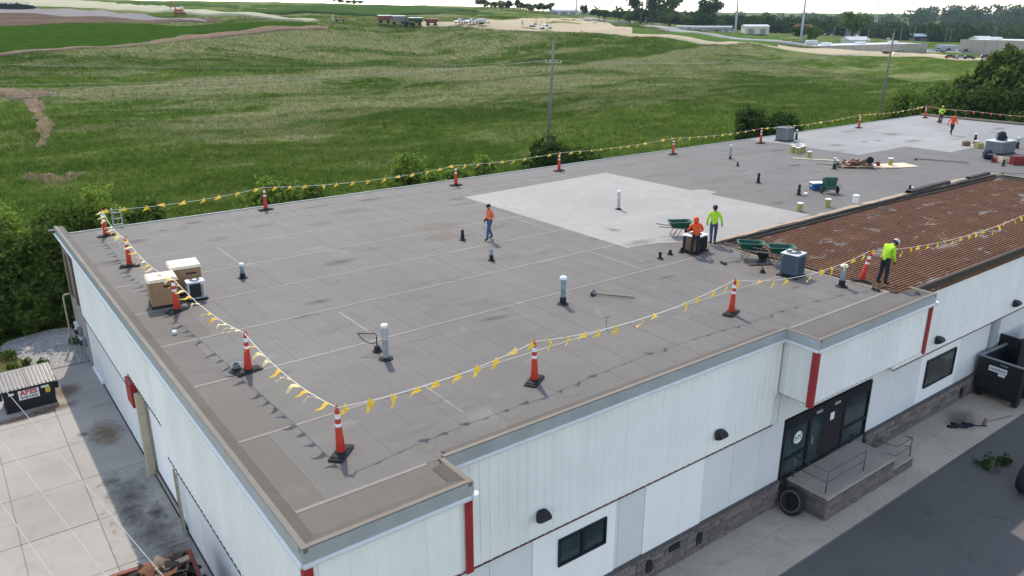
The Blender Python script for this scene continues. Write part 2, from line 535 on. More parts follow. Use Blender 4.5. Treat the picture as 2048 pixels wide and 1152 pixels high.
# grass colour shared by the meadow ground and its blades
def grass_group():
    g = bpy.data.node_groups.new('meadow_colour', 'ShaderNodeTree')
    g.interface.new_socket('Color', in_out='OUTPUT', socket_type='NodeSocketColor')
    t = NT.__new__(NT); t.t = g; t.m = None
    out = g.nodes.new('NodeGroupOutput')
    v = t.pos((1, 1, 0))
    big = t.noise(v, .011, 4, .55)
    # patches drawn out along the contour of the hillside (x mostly)
    mid = t.noise(t.pos((.45, 1.5, 0), rot=(0, 0, R(12))), .035, 6, .68, .7)
    sm = t.noise(t.pos((.6, 1.3, 0), rot=(0, 0, R(12))), .16, 6, .72, .9)
    fine = t.noise(v, 1.1, 5, .7)
    green = t.ramp(big, [(.3, (.080, .128, .020)), (.55, (.112, .165, .028)), (.75, (.135, .178, .036))])
    green = t.mix(t.ramp(mid, [(.36, .55), (.56, 0.0)]), green, (.034, .070, .010))
    green = t.mix(t.ramp(fine, [(.40, .65), (.60, 0.0)]), green, (.030, .058, .009))
    green = t.mix(t.ramp(sm, [(.50, 0.0), (.66, .7)]), green, (.165, .195, .050))
    weeds = t.noise(v, .30, 5, .7, .4)
    green = t.mix(t.ramp(weeds, [(.56, 0.0), (.68, .6)]), green, (.036, .078, .016))
    pale = t.mix(t.ramp(fine, [(.35, 0.0), (.65, 1.0)]), (.140, .160, .060), (.25, .24, .13))
    at = g.nodes.new('ShaderNodeAttribute'); at.attribute_name = 'seed'          # how many seed heads stand here
    s = t.math('ADD', t.math('MULTIPLY', mid, .62), t.math('MULTIPLY', sm, .38))
    s = t.math('ADD', t.math('MULTIPLY', t.math('SUBTRACT', s, .5), 2.5), at.outputs['Fac'])
    c = t.mix(t.ramp(s, [(.40, 0.0), (.66, .92)]), green, pale)
    br = t.noise(t.pos((.5, 1.4, 0)), .05, 5, .7, .5)
    c = t.mix(t.ramp(br, [(.66, 0.0), (.78, .6)]), c, (.15, .12, .06))
    g.links.new(c, out.inputs[0])
    return g
GG = grass_group()
def meadow(name, mul=1.0, trans=False):
    t = NT(name)
    gr = t.n('ShaderNodeGroup'); gr.node_tree = GG
    c = gr.outputs[0]
    if mul != 1.0: c = t.mix(1.0, c, (mul, mul, mul), 'MULTIPLY')
    v = t.pos()
    if trans:
        oi = t.n('ShaderNodeNewGeometry')
        c = t.mix(1.0, c, t.ramp(oi.outputs['Random Per Island'], [(0, .5), (1, 1.7)]), 'MULTIPLY')
        d = t.n('ShaderNodeBsdfDiffuse'); tr = t.n('ShaderNodeBsdfTranslucent'); mx = t.n('ShaderNodeMixShader'); mx.inputs[0].default_value = .35
        t.l(c, d.inputs[0]); t.l(c, tr.inputs[0]); t.l(d.outputs[0], mx.inputs[1]); t.l(tr.outputs[0], mx.inputs[2]); t.l(mx.outputs[0], t.out.inputs['Surface'])
    else:
        h = t.math('ADD', t.math('MULTIPLY', t.noise(v, .9, 6, .75, .5), 1.0), t.math('MULTIPLY', t.noise(t.pos((.5, 1.3, 1)), .12, 4, .6), 1.4))
        t.bsdf(c, .95, 0, t.bump(h, .9, .5), .0)
    return t.m
M['meadow'] = meadow('meadow_ground')
M['blades'] = meadow('meadow_blades', 1.12, True)

def ground(name, a, b, sc=.2, bump=.3, streak=None):
    t = NT(name)
    v = t.pos()
    vs = t.pos(streak) if streak else v
    n = t.noise(vs, sc, 6, .65, .4); f = t.noise(v, sc * 9, 5, .7)
    fac = t.math('ADD', t.math('MULTIPLY', n, .65), t.math('MULTIPLY', f, .35))
    c = t.ramp(fac, [(.32, a), (.68, b)])
    t.bsdf(c, .95, 0, t.bump(f, bump, .2), .0)
    return t.m
M['crop'] = ground('dense_green_crop', (.018, .046, .005), (.050, .098, .012), .35, .9)
M['soil_brown'] = ground('brown_bare_soil', (.085, .058, .042), (.17, .125, .095), .08, .4, (.4, 1.5, 1))
M['soil_dirt'] = ground('trodden_dirt', (.14, .095, .062), (.25, .19, .135), .3, .4)
M['soil_grey'] = ground('grey_gravel_yard', (.19, .175, .165), (.27, .25, .24), .08)
M['soil_tan'] = ground('pale_graded_soil', (.36, .30, .20), (.50, .42, .29), .05, .3, (.5, 1.4, 1))
M['soil_pale'] = ground('pale_straw_ground', (.32, .31, .21), (.44, .42, .30), .05, .3)
M['strip'] = ground('dark_green_field', (.040, .075, .022), (.072, .115, .035), .06)
M['lawn'] = ground('mown_grass', (.055, .105, .022), (.10, .16, .040), .06)
M['road'] = ground('grey_road', (.25, .245, .23), (.34, .33, .31), .1, .1)
M['gravel_base'] = ground('gravel_bed', (.24, .22, .20), (.42, .40, .37), 2.5, .6)
M['gravel'] = plain('gravel_stones', (.46, .44, .42), .9, 0, .35, 4, 0, True)
M['verge'] = ground('rough_verge', (.07, .075, .02), (.22, .17, .09), .7, .5)

def leafmat(name, dark, light, trans=.35):
    t = NT(name)
    g = t.n('ShaderNodeNewGeometry')
    n = t.noise(t.pos(), .55, 3)
    f = t.math('ADD', t.math('MULTIPLY', g.outputs['Random Per Island'], .6), t.math('MULTIPLY', n, .5))
    c = t.ramp(f, [(.15, dark), (.95, light)])
    d = t.n('ShaderNodeBsdfDiffuse'); tr = t.n('ShaderNodeBsdfTranslucent'); mx = t.n('ShaderNodeMixShader'); mx.inputs[0].default_value = trans
    t.l(c, d.inputs[0]); t.l(c, tr.inputs[0]); t.l(d.outputs[0], mx.inputs[1]); t.l(tr.outputs[0], mx.inputs[2]); t.l(mx.outputs[0], t.out.inputs['Surface'])
    return t.m
M['leaf_bright'] = leafmat('bright_green_leaves', (.085, .15, .022), (.27, .36, .065))
M['leaf_mid'] = leafmat('mid_green_leaves', (.045, .085, .016), (.16, .23, .048))
M['leaf_dark'] = leafmat('dark_green_leaves', (.026, .052, .014), (.085, .13, .032), .3)
M['leaf_olive'] = leafmat('olive_willow_leaves', (.040, .070, .018), (.15, .195, .055), .35)
M['leaf_far'] = leafmat('far_wood_leaves', (.022, .046, .016), (.070, .115, .036), .2)
M['bark'] = plain('grey_bark', (.10, .082, .065), .95, 0, .35, 6, .4)
def carpaint(name, col):
    return plain(name, col, .3, .1, .1, 1.5, 0, False, .6)
M['car_white'] = carpaint('white_vehicle_paint', (.72, .73, .74))
M['car_red'] = carpaint('red_vehicle_paint', (.26, .03, .025))
M['car_silver'] = carpaint('silver_vehicle_paint', (.38, .40, .42))
M['car_dark'] = carpaint('dark_vehicle_paint', (.03, .035, .045))
M['tractor_green'] = carpaint('green_tractor_paint', (.012, .07, .02))
M['wheel_yellow'] = plain('yellow_wheel_paint', (.60, .42, .03), .5)
M['equip_orange'] = plain('orange_equipment_paint', (.42, .12, .06), .6, 0, .25)
M['wagon_red'] = plain('faded_red_wagon', (.20, .05, .035), .7, 0, .35, 1)
M['wagon_grey'] = plain('grey_wagon', (.24, .24, .235), .7, 0, .35, 1)
M['tarp'] = plain('pale_tarpaulin', (.55, .54, .48), .8, 0, .2, 1)
M['plastic_black'] = plain('black_plastic_sheet', (.012, .014, .013), .5, 0, .3, .8, .3)
M['precast'] = plain('beige_precast_wall', (.40, .34, .29), .85, 0, .12, .15)
M['roof_white'] = plain('white_metal_roof', (.50, .50, .49), .5, 0, .1, .2)
M['roof_blue'] = plain('blue_metal_roof', (.20, .30, .36), .5, 0, .15, .2)
M['wall_cream'] = plain('cream_metal_wall', (.55, .49, .40), .7, 0, .1, .3)
M['wall_dark'] = plain('dark_brown_wall', (.06, .05, .045), .8, 0, .2, .3)
# ---------------------------------------------------------------- terrain control points and field outlines (metres)
CP = np.array([[13.6,211.4,9.2],[21.2,286.0,15.1],[28.9,365.7,19.5],[45.8,544.9,26.7],[49.2,221.1,11.8],[65.6,289.1,15.5],[114.2,493.4,23.2],[155.9,668.5,29.6],[112.6,263.3,14.3],[214.9,502.4,22.5],[293.7,686.2,30.2],[164.2,270.8,14.8],[384.4,640.1,28.0],[183.3,246.3,13.0],[441.5,602.5,27.2],[211.4,249.8,11.6],[276.8,325.5,16.5],[288.9,315.1,15.5],[247.1,230.4,10.3],[340.4,321.0,13.2],[262.4,213.6,8.4],[391.8,323.8,8.2],[275.0,197.8,6.6],[354.6,258.3,7.5],[286.4,181.8,4.1],[352.7,226.6,4.8],[313.7,176.0,2.4],[373.8,212.0,1.5],[345.1,160.1,1.3],[349.8,124.6,0.4],[394.3,173.0,1.7],[414.8,150.6,1.5],[483.8,261.4,2.7],[513.2,200.7,2.5],[484.1,335.5,7.0],[470.8,415.7,9.6],[403.6,427.0,13.5],[7.8,157.4,3.0],[3.1,107.3,1.3],[33.5,159.1,2.8],[19.1,98.4,0.9],[69.2,169.3,3.0],[35.7,88.4,0.6],[111.3,182.8,2.6],[50.1,80.0,0.3],[161.1,176.2,2.2],[81.1,90.9,0.2],[252.6,197.3,5.5],[164.3,124.2,0.8],[214.2,115.7,-1.0],[299.6,127.5,-2.2],[205.4,83.2,-1.0],[326.7,114.8,-2.6],[12.1,202.8,5.2],[47.9,219.2,5.5],[97.4,237.1,6.2],[151.0,249.3,6.2],[188.2,221.5,6.2],[-60.0,40.0,1.2],[-30.0,60.0,1.2],[-100.0,100.0,2.0],[0.0,45.0,1.0],[40.0,45.0,0.6],[80.0,45.0,0.2],[110.0,20.0,0.0],[110.0,-20.0,-0.5],[60.0,-30.0,-0.2],[0.0,-60.0,0.0],[-60.0,-20.0,0.8],[-60.0,0.0,0.9],[-200.0,100.0,4.0],[-300.0,-100.0,0.0],[0.0,-300.0,0.0],[300.0,-300.0,-5.0],[300.0,0.0,-5.0],[300.0,150.0,-4.0],[0.0,-1500.0,0.0],[1500.0,-900.0,-5.0],[-1500.0,-900.0,0.0],[-1400.0,900.0,38.0],[-400.0,1500.0,45.0],[200.0,1600.0,40.0],[600.0,1600.0,25.0],[1100.0,1300.0,12.0],[1500.0,900.0,10.0],[1600.0,300.0,5.0],[700.0,900.0,8.0],[800.0,600.0,0.0],[700.0,200.0,-6.0],[-500.0,500.0,22.0],[-800.0,200.0,15.0]])
FEAT = {
'crop_field':[[[7.8,214.8],[13.3,215.4],[19.1,217.9],[25.4,221.2],[32.2,225.3],[39.4,229.2],[47.2,233.8],[57.0,244.9],[67.4,254.6],[77.7,261.1],[87.7,264.2],[97.3,265.1],[107.6,266.5],[119.4,270.2]],[[13.3,285.6],[20.3,285.1],[27.4,284.4],[34.8,284.5],[42.6,285.4],[50.5,285.1],[58.8,285.5],[67.2,284.6],[75.5,282.5],[83.9,280.1],[92.7,278.3],[101.7,276.3],[111.1,274.8],[122.7,277.5]]],
'dirt_track':[[[7.6,212.8],[13.2,213.4],[19.0,214.9],[25.4,218.2],[32.4,222.3],[39.5,225.1],[46.9,227.7],[56.4,236.8],[67.2,247.4],[78.2,255.7],[88.6,259.7],[98.8,261.3],[109.3,262.5],[121.8,267.0]],[[7.8,214.8],[13.4,215.4],[19.3,216.9],[25.9,221.2],[32.9,225.2],[40.1,228.0],[48.3,233.5],[58.4,244.6],[69.4,255.1],[80.1,261.4],[90.3,264.4],[100.7,266.0],[111.3,267.1],[124.3,272.4]]],
'bare_soil':[[[13.6,289.6],[18.6,289.2],[23.8,289.8],[29.1,290.3],[34.4,289.6],[40.0,289.9],[45.7,290.0],[51.5,290.0],[57.4,289.9],[63.5,289.6],[69.6,289.2],[75.6,287.6],[81.7,285.9],[87.9,284.1]],[[19.0,364.4],[24.9,359.0],[30.7,353.4],[36.6,347.8],[42.3,342.1],[47.8,335.2],[53.1,327.3],[58.2,319.3],[63.5,313.1],[68.5,305.9],[74.1,301.4],[79.7,296.9],[85.3,292.2],[91.0,288.4]]],
'gravel_yard':[[[18.4,356.4],[23.8,351.0],[29.2,345.6],[34.5,340.0],[39.9,335.3],[45.1,329.6],[50.3,324.7],[55.2,317.8],[60.1,311.8],[65.0,305.7],[69.9,300.4],[74.6,294.1],[79.4,288.7],[84.4,284.1]],[[22.6,416.3],[29.0,411.8],[35.4,406.2],[41.5,399.6],[47.7,392.8],[52.9,381.0],[57.8,368.1],[62.0,353.1],[65.5,337.2],[69.0,323.2],[72.9,312.0],[76.9,302.8],[81.1,294.5],[85.0,286.0]]],
'pale_cut':[[[25.7,462.2],[36.9,467.3],[48.9,475.2],[58.2,457.0],[63.5,417.8],[67.6,380.6],[72.5,354.2],[78.3,336.5],[84.3,321.6],[90.5,309.4],[96.7,298.1],[103.8,290.4],[111.1,283.4],[120.2,280.8]],[[36.8,623.8],[52.9,639.6],[70.6,657.9],[89.8,676.7],[99.5,628.8],[107.1,579.7],[115.0,541.4],[98.5,409.8],[93.2,345.1],[97.1,322.1],[102.6,306.7],[108.8,295.0],[116.1,286.8],[125.2,283.0]]],
'strip_a':[[[122.7,351.6],[128.4,345.3],[134.7,340.7],[141.7,337.9],[149.1,335.8],[157.5,335.3],[166.3,335.5],[177.6,339.9],[288.4,526.8],[302.6,525.7],[316.0,522.6],[330.4,520.8],[345.5,519.4],[361.8,519.2]],[[205.9,589.5],[220.7,593.7],[235.6,596.6],[251.1,600.0],[265.8,600.2],[280.3,599.1],[295.0,597.6],[310.8,597.5],[326.7,597.0],[337.4,586.5],[345.3,571.4],[354.4,558.9],[364.2,547.8],[376.0,539.8]]],
'strip_b':[[[104.5,311.3],[110.7,307.0],[117.7,304.4],[125.0,302.6],[132.8,301.5],[141.2,301.0],[149.1,299.4],[157.7,298.4],[165.8,296.4],[175.0,295.8],[185.3,296.6],[197.4,299.6],[214.3,308.8],[342.3,471.9]],[[111.0,330.2],[118.0,326.7],[125.3,324.0],[133.5,322.9],[141.8,321.6],[150.1,320.0],[159.0,319.1],[168.4,318.8],[178.9,320.0],[189.6,320.8],[204.7,328.1],[322.3,492.7],[340.9,494.8],[360.9,497.9]]],
'strip_c':[[[99.1,510.0],[104.7,511.9],[110.3,513.8],[116.0,515.6],[121.6,516.3],[127.3,517.0],[132.5,515.7],[137.7,514.3],[142.7,511.9],[111.1,383.6],[111.0,369.0],[112.3,359.3],[114.2,352.3],[116.1,345.4]],[[114.6,586.4],[121.4,591.1],[128.3,594.8],[135.2,598.4],[142.5,602.8],[149.5,605.2],[155.3,602.7],[160.9,599.2],[166.5,595.6],[172.0,591.9],[177.3,587.2],[182.8,583.4],[188.3,579.5],[193.8,575.6]]],
'graded_soil':[[[162.5,271.8],[168.0,268.5],[173.4,265.1],[178.3,260.7],[183.0,256.3],[188.3,252.5],[194.6,250.3],[202.2,249.5],[209.3,247.7],[218.2,248.0],[226.0,246.6],[232.3,243.5],[238.0,239.6],[242.8,234.8],[247.6,230.0],[251.4,224.4],[255.9,219.5],[260.3,214.5],[265.3,210.2],[271.0,206.3],[277.3,203.0],[281.3,197.8],[284.2,192.0],[287.8,186.8],[293.8,183.3],[302.3,181.2],[309.9,178.4],[317.4,175.6],[327.5,174.1],[336.7,171.9],[343.2,168.2],[346.1,162.5],[348.0,156.5],[349.7,150.5],[350.3,144.2],[350.8,138.1],[352.1,132.4],[352.3,126.4],[354.3,121.3],[356.1,116.2]],[[166.0,277.8],[173.2,277.0],[180.5,276.0],[189.4,277.3],[200.2,280.8],[213.6,287.3],[228.5,294.9],[250.0,309.9],[389.4,467.2],[416.9,480.7],[443.1,491.1],[310.2,328.1],[273.1,276.6],[266.6,259.1],[263.8,246.3],[265.8,238.4],[267.6,230.5],[269.8,223.4],[274.2,218.1],[278.5,212.9],[284.2,208.8],[289.9,204.7],[296.2,201.1],[303.3,197.9],[312.0,195.7],[321.5,193.8],[330.2,191.3],[341.4,190.1],[384.0,206.3],[385.8,198.9],[381.2,188.3],[371.0,175.3],[367.7,166.3],[365.9,158.4],[366.6,151.8],[368.2,145.8],[369.6,139.9],[371.7,134.4],[373.8,129.0],[376.7,124.0]]],
'access_road':[[[433.4,479.7],[443.2,466.6],[448.4,449.2],[292.4,275.7],[285.3,255.6],[283.4,241.3],[284.0,229.9],[285.7,219.9],[291.0,213.1],[297.8,207.4],[306.8,203.4],[318.3,200.7],[333.0,200.0],[392.4,225.5],[401.8,219.5],[406.6,211.0],[407.5,200.6],[404.6,188.7],[397.6,175.5],[396.6,165.7],[398.1,157.2],[400.2,149.4],[403.1,142.0],[407.7,135.4]],[[444.0,491.6],[458.2,482.7],[467.3,468.5],[466.6,445.1],[307.3,276.0],[297.6,253.9],[294.7,238.9],[294.3,226.8],[299.0,219.2],[304.2,212.2],[315.8,209.7],[379.1,241.1],[393.1,237.9],[407.0,234.4],[415.6,227.5],[420.6,218.7],[422.6,208.5],[422.4,197.7],[420.2,186.2],[419.4,175.9],[420.1,166.7],[422.5,158.4],[425.5,150.7],[429.3,143.4]]],
'lawn':[[[246.3,238.5],[249.7,235.0],[253.1,231.4],[257.2,228.6],[260.4,225.0],[263.6,221.4],[266.0,217.1],[268.3,212.8],[271.3,209.1],[274.2,205.4],[277.1,201.7],[280.7,198.6],[285.0,196.1],[289.3,193.5]],[[263.1,255.5],[266.1,251.1],[268.9,246.7],[271.7,242.3],[275.2,238.5],[281.5,237.3],[289.5,237.4],[299.7,239.1],[318.6,247.6],[431.3,329.2],[441.3,327.7],[450.5,325.4],[458.9,322.5],[468.1,320.0]]],
'worn_path':[[[10.7,152.4],[10.8,149.4],[10.8,146.4],[10.9,143.4],[10.9,140.4],[10.7,136.4],[10.4,132.4],[10.3,129.4],[9.7,125.4],[9.3,122.4],[8.8,118.5],[8.4,115.5],[7.9,111.5],[7.5,108.5]],[[14.0,154.1],[13.6,149.1],[13.3,145.1],[13.1,142.1],[12.8,138.1],[12.4,134.2],[12.1,131.2],[11.7,127.2],[11.2,124.2],[10.6,121.3],[10.1,118.3],[9.6,115.4],[9.0,112.4],[8.5,109.4]]],
'bare_a':[[[5.0,151.9],[6.5,151.8],[7.9,151.7],[9.4,151.5],[10.9,151.4],[12.6,152.3],[14.1,152.1],[15.8,152.9]],[[5.6,158.8],[7.2,158.7],[8.7,158.6],[10.4,158.5],[12.0,158.3],[13.5,157.2],[15.1,157.0],[16.8,156.8]]],
'bare_b':[[[3.0,85.8],[3.8,84.8],[4.6,83.7],[5.4,82.6],[6.4,82.5],[7.4,83.4],[8.5,84.3],[9.5,84.1]],[[3.3,88.8],[4.2,88.8],[5.0,87.7],[5.9,87.6],[6.8,87.5],[7.7,87.4],[8.6,87.3],[9.7,88.1]]],
}
# ---------------------------------------------------------------- terrain
def _fit(P, lam=30.):
    n = len(P); d = np.hypot(P[:, None, 0] - P[None, :, 0], P[:, None, 1] - P[None, :, 1]) / 100
    K = np.where(d > 0, d * d * np.log(np.maximum(d, 1e-9)), 0) + np.eye(n) * lam * 1e-3
    A = np.zeros((n + 3, n + 3)); A[:n, :n] = K; A[:n, n] = 1; A[:n, n + 1:] = P[:, :2] / 100; A[n:, :n] = A[:n, n:].T
    b = np.zeros(n + 3); b[:n] = P[:, 2]
    return np.linalg.solve(A, b)
_W = _fit(CP)
BERM = np.array([[-140.0, 140.0], [7.9, 158.7], [33.7, 160.0], [64.8, 170.5], [101.7, 179.8], [162.2, 177.5], [205.5, 187.1], [252.5, 197.3]])
def _smooth(t):
    t = np.clip(t, 0, 1); return t * t * (3 - 2 * t)
def _rect(x, y, x0, x1, y0, y1, fx, fy):
    dx = np.maximum(np.maximum(x0 - x, x - x1), 0) / fx; dy = np.maximum(np.maximum(y0 - y, y - y1), 0) / fy
    return 1 - _smooth(np.hypot(dx, dy))
def gz(x, y):
    x = np.atleast_1d(np.asarray(x, float)); y = np.atleast_1d(np.asarray(y, float))
    out = np.empty(x.shape)
    for s in range(0, x.size, 20000):
        xs, ys = x.ravel()[s:s + 20000], y.ravel()[s:s + 20000]
        d = np.hypot(xs[:, None] - CP[:, 0], ys[:, None] - CP[:, 1]) / 100
        k = np.where(d > 0, d * d * np.log(np.maximum(d, 1e-9)), 0)
        z = k @ _W[:-3] + _W[-3] + _W[-2] * xs / 100 + _W[-1] * ys / 100
        # grassy berm with a swale on its far side
        bd = np.full(xs.shape, 1e9); sg = np.ones(xs.shape)
        for a, b in zip(BERM[:-1], BERM[1:]):
            ab = b - a; L2 = ab @ ab
            t = np.clip(((xs - a[0]) * ab[0] + (ys - a[1]) * ab[1]) / L2, 0, 1)
            px, py = xs - a[0] - t * ab[0], ys - a[1] - t * ab[1]
            dd = np.hypot(px, py); m = dd < bd
            bd = np.where(m, dd, bd); sg = np.where(m, np.sign(ab[0] * py - ab[1] * px), sg)
        sd = bd * sg
        z += 1.9 * np.exp(-(sd / 6) ** 2) - 1.5 * np.exp(-((sd - 15) / 8) ** 2)
        amp = _smooth((ys - 55) / 30) * .55
        z += amp * (np.sin(xs * .13 + ys * .05) * .5 + np.sin(ys * .21 - xs * .06 + 1.3) * .6 + np.sin(xs * .31 + ys * .27) * .25)
        w = _rect(xs, ys, -60, 1, -40, 42, 15, 12); z = z * (1 - w) + 1.02 * w
        w = _rect(xs, ys, 2, 110, -70, 31, 1.8, 2.0); z = z * (1 - w) - .35 * w
        out.ravel()[s:s + 20000] = z
    return out
def berm_sd(x, y):
    bd = np.full(x.shape, 1e9); sg = np.ones(x.shape)
    for a, b in zip(BERM[:-1], BERM[1:]):
        ab = b - a; L2 = ab @ ab
        t = np.clip(((x - a[0]) * ab[0] + (y - a[1]) * ab[1]) / L2, 0, 1); px, py = x - a[0] - t * ab[0], y - a[1] - t * ab[1]
        dd = np.hypot(px, py); m = dd < bd; bd = np.where(m, dd, bd); sg = np.where(m, np.sign(ab[0] * py - ab[1] * px), sg)
    return bd * sg
def seed_amount(x, y):
    sd = berm_sd(x, y)
    s = np.interp(sd, [-140, -112, -92, -70, -40, -10, -2, 3, 9, 22, 32, 60, 110, 200], [.12, .18, .30, .44, .54, .60, .80, .45, .12, .12, .45, .57, .53, .48])
    return s - .34 * _smooth((40 - x) / 45) * _smooth((-sd - 1) / 12) * _smooth((x + 200) / 60)
def give_seed(o, x, y):
    a = o.data.attributes.new('seed', 'FLOAT', 'POINT'); a.data.foreach_set('value', seed_amount(x, y).astype(np.float32))
def gz1(x, y): return float(gz([x], [y])[0])

def axis(dense0, dense1, step, lo, hi, n):
    a = np.arange(dense0, dense1 + .01, step)
    g = np.linspace(0, 1, n + 1)[1:] ** 2.2
    return np.r_[(dense0 + (lo - dense0) * g)[::-1], a, dense1 + (hi - dense1) * g]
gx = axis(-90, 420, 3.0, -2600, 3000, 34)
gy = axis(-30, 420, 3.0, -1600, 3200, 34)
GX, GY = np.meshgrid(gx, gy)
GZ = gz(GX.ravel(), GY.ravel())
nx, ny = len(gx), len(gy)
ii = (np.arange(ny - 1)[:, None] * nx + np.arange(nx - 1)[None, :]).ravel()
o = np_obj('ground', np.c_[GX.ravel(), GY.ravel(), GZ], np.c_[ii, ii + 1, ii + 1 + nx, ii + nx], M['meadow'], smooth=True)
give_seed(o, GX.ravel(), GY.ravel())
o['kind'] = 'structure'; o['label'] = 'rolling green meadow with pale seed heads behind the warehouse'

def drape(name, key, mat, lift, m=10, wob=0.0, dens=4, taper=False):
    near, far = np.array(FEAT[key][0]), np.array(FEAT[key][1])
    n = (len(near) - 1) * dens + 1
    t0 = np.linspace(0, 1, len(near)); t1 = np.linspace(0, 1, n)
    nr = np.c_[np.interp(t1, t0, near[:, 0]), np.interp(t1, t0, near[:, 1])]
    fr = np.c_[np.interp(t1, t0, far[:, 0]), np.interp(t1, t0, far[:, 1])]
    # ragged outline, as the edge of a field is
    rg = np.random.default_rng(len(name) * 7 + n)
    def rag(): return np.convolve(rg.normal(0, 1, n + 8), np.ones(5) / 5, 'same')[4:-4] * wob
    d = fr - nr; L = np.hypot(d[:, 0], d[:, 1])[:, None] + 1e-6
    nr = nr + d / L * rag()[:, None]; fr = fr + d / L * rag()[:, None]
    if taper:
        k = np.sqrt(np.clip(np.sin(np.linspace(.02, .98, n) * np.pi), 0, 1))[:, None]; mid_ = (nr + fr) / 2; nr = mid_ + (nr - mid_) * k; fr = mid_ + (fr - mid_) * k
    s = np.r_[0, np.linspace(.03, .97, m - 2), 1]
    P = nr[None] * (1 - s[:, None, None]) + fr[None] * s[:, None, None]
    X, Y = P[..., 0].ravel(), P[..., 1].ravel()
    prof = np.full(m, lift); prof[0] = prof[-1] = -.12; ends = np.ones(n); ends[0] = ends[-1] = 0
    Z = gz(X, Y) + (prof[:, None] * ends[None] - .12 * (1 - ends[None])).ravel()
    i = (np.arange(m - 1)[:, None] * n + np.arange(n - 1)[None, :]).ravel()
    o = np_obj(name, np.c_[X, Y, Z], np.c_[i, i + 1, i + 1 + n, i + n], mat, kind='structure', smooth=True)
    return o
drape('crop_field', 'crop_field', M['crop'], .22, 24, 1.2)
drape('dirt_track', 'dirt_track', M['soil_dirt'], .28, 7, .8)
drape('bare_soil', 'bare_soil', M['soil_brown'], .25, 16, 2)
drape('gravel_yard', 'gravel_yard', M['soil_grey'], .36, 14, 2)
drape('cut_field', 'pale_cut', M['soil_pale'], .8, 24, 2.5)
drape('field_strip', 'strip_a', M['strip'], .9, 14, 4)
drape('field_strip', 'strip_b', M['strip'], .9, 14, 4)
drape('field_strip', 'strip_c', M['strip'], .9, 10, 4)
drape('graded_soil', 'graded_soil', M['soil_tan'], .28, 16, 2.0, 3)
drape('access_road', 'access_road', M['road'], .70, 6, .3)
drape('lawn', 'lawn', M['lawn'], .45, 14, 1.5)
drape('worn_path', 'worn_path', M['soil_dirt'], .16, 8, .9, 4)
drape('bare_patch', 'bare_a', M['soil_dirt'], .16, 5, 2.5, 4, True)
drape('bare_patch', 'bare_b', M['soil_dirt'], .05, 5, 1.5, 4, True)

# ---------------------------------------------------------------- lot in front, pad and gravel at the left
def sheet(name, pts, z, mat, kind='structure', parent=None):
    me = bpy.data.meshes.new(name)
    me.from_pydata([(p[0], p[1], z) for p in pts], [], [tuple(range(len(pts)))])
    me.materials.append(mat); me.update()
    o = bpy.data.objects.new(name, me); link(o, parent)
    if kind: o['kind'] = kind
    return o
sheet('asphalt_lot', [(0.6, -60), (110, -60), (110, 2.5), (0.6, 2.5)], 0.0, M['asphalt'])
# sidewalk: a row of slabs with open joints
walk = MB().box(1.0, 60, -1.2, 2.2, -.2, .085).build('sidewalk', M['acgrey']); walk['kind'] = 'structure'
x = 1.0; k = 0
while x < 59:
    w = 2.95
    MB().box(0, w, -1.2, .255, .05, .10, 0, .008).build('sidewalk_slab', M['walk'], walk, loc=(x, 0, 0))
    MB().box(0, w, .263, 2.2, .05, .10, 0, .008).build('sidewalk_slab', M['walk'], walk, loc=(x, 0, 0))
    x += w + .008
# concrete pad with joints
pad = MB().box(-14.2, 0.05, -6, 28.45, .2, 1.06).build('concrete_pad', M['acgrey']); pad['kind'] = 'structure'
xs = [-14.1, -11.3, -9.05, -6.8, -4.5, -2.2, 0.04]
ys = [-5.9, -1.5, 1.55, 4.6, 7.65, 10.7, 13.75, 16.8, 19.85, 22.9, 25.7, 28.4]
for i in range(len(xs) - 1):
    for j in range(len(ys) - 1):
        oily = (i == 5 and ys[j] < 16 and ys[j] > 7)
        m = M['pad_oily'] if oily else M['pad']
        g = .007
        MB().box(xs[i] + g, xs[i + 1] - g, ys[j] + g, ys[j + 1] - g, 1.0, 1.10 + random.uniform(-.004, .004), 0, .012).build('pad_slab', m, pad)
# gravel bed, verge and weeds
gp = [(-3.1, 28.5), (.2, 28.5), (1.2, 31.5), (1.0, 33.8), (-1.0, 34.4), (-3.0, 33.9), (-3.6, 32.8), (-3.0, 31.6), (-2.5, 30.2)]
sheet('gravel_bed', gp, 1.085, M['gravel_base'])
sheet('rough_verge', [(-14, 28.47), (-2.2, 28.47), (-2.0, 29.5), (-2.6, 30.8), (-3.2, 32.0), (-4.4, 33), (-14, 34)], 1.07, M['verge'])
def rocks(n, inside, size, z, seed):
    rg = np.random.default_rng(seed)
    base = np.array([(1, 0, 0), (-.5, .87, 0), (-.5, -.87, 0), (0, 0, .8), (.5, .4, .55), (-.6, 0, .5)], float)
    fc = np.array([(0, 4, 2), (0, 1, 4), (1, 5, 4), (1, 2, 5), (2, 3, 5), (2, 4, 3), (4, 5, 3)])
    V = []; F = []; c = 0
    while c < n:
        x, y = inside(rg)
        if x is None: continue
        s = rg.uniform(size[0], size[1]); a = rg.uniform(0, 6.28); ca, sa = math.cos(a), math.sin(a)
        b = base * rg.uniform(.6, 1.2, (6, 3)) * s
        V.append(np.c_[b[:, 0] * ca - b[:, 1] * sa + x, b[:, 0] * sa + b[:, 1] * ca + y, b[:, 2] * .8 + z]); F.append(fc + c * 6); c += 1
    return np.concatenate(V), np.concatenate(F)
def in_poly(poly, x, y):
    r = False; j = len(poly) - 1
    for i in range(len(poly)):
        if (poly[i][1] > y) != (poly[j][1] > y) and x < (poly[j][0] - poly[i][0]) * (y - poly[i][1]) / (poly[j][1] - poly[i][1]) + poly[i][0]: r = not r
        j = i
    return r
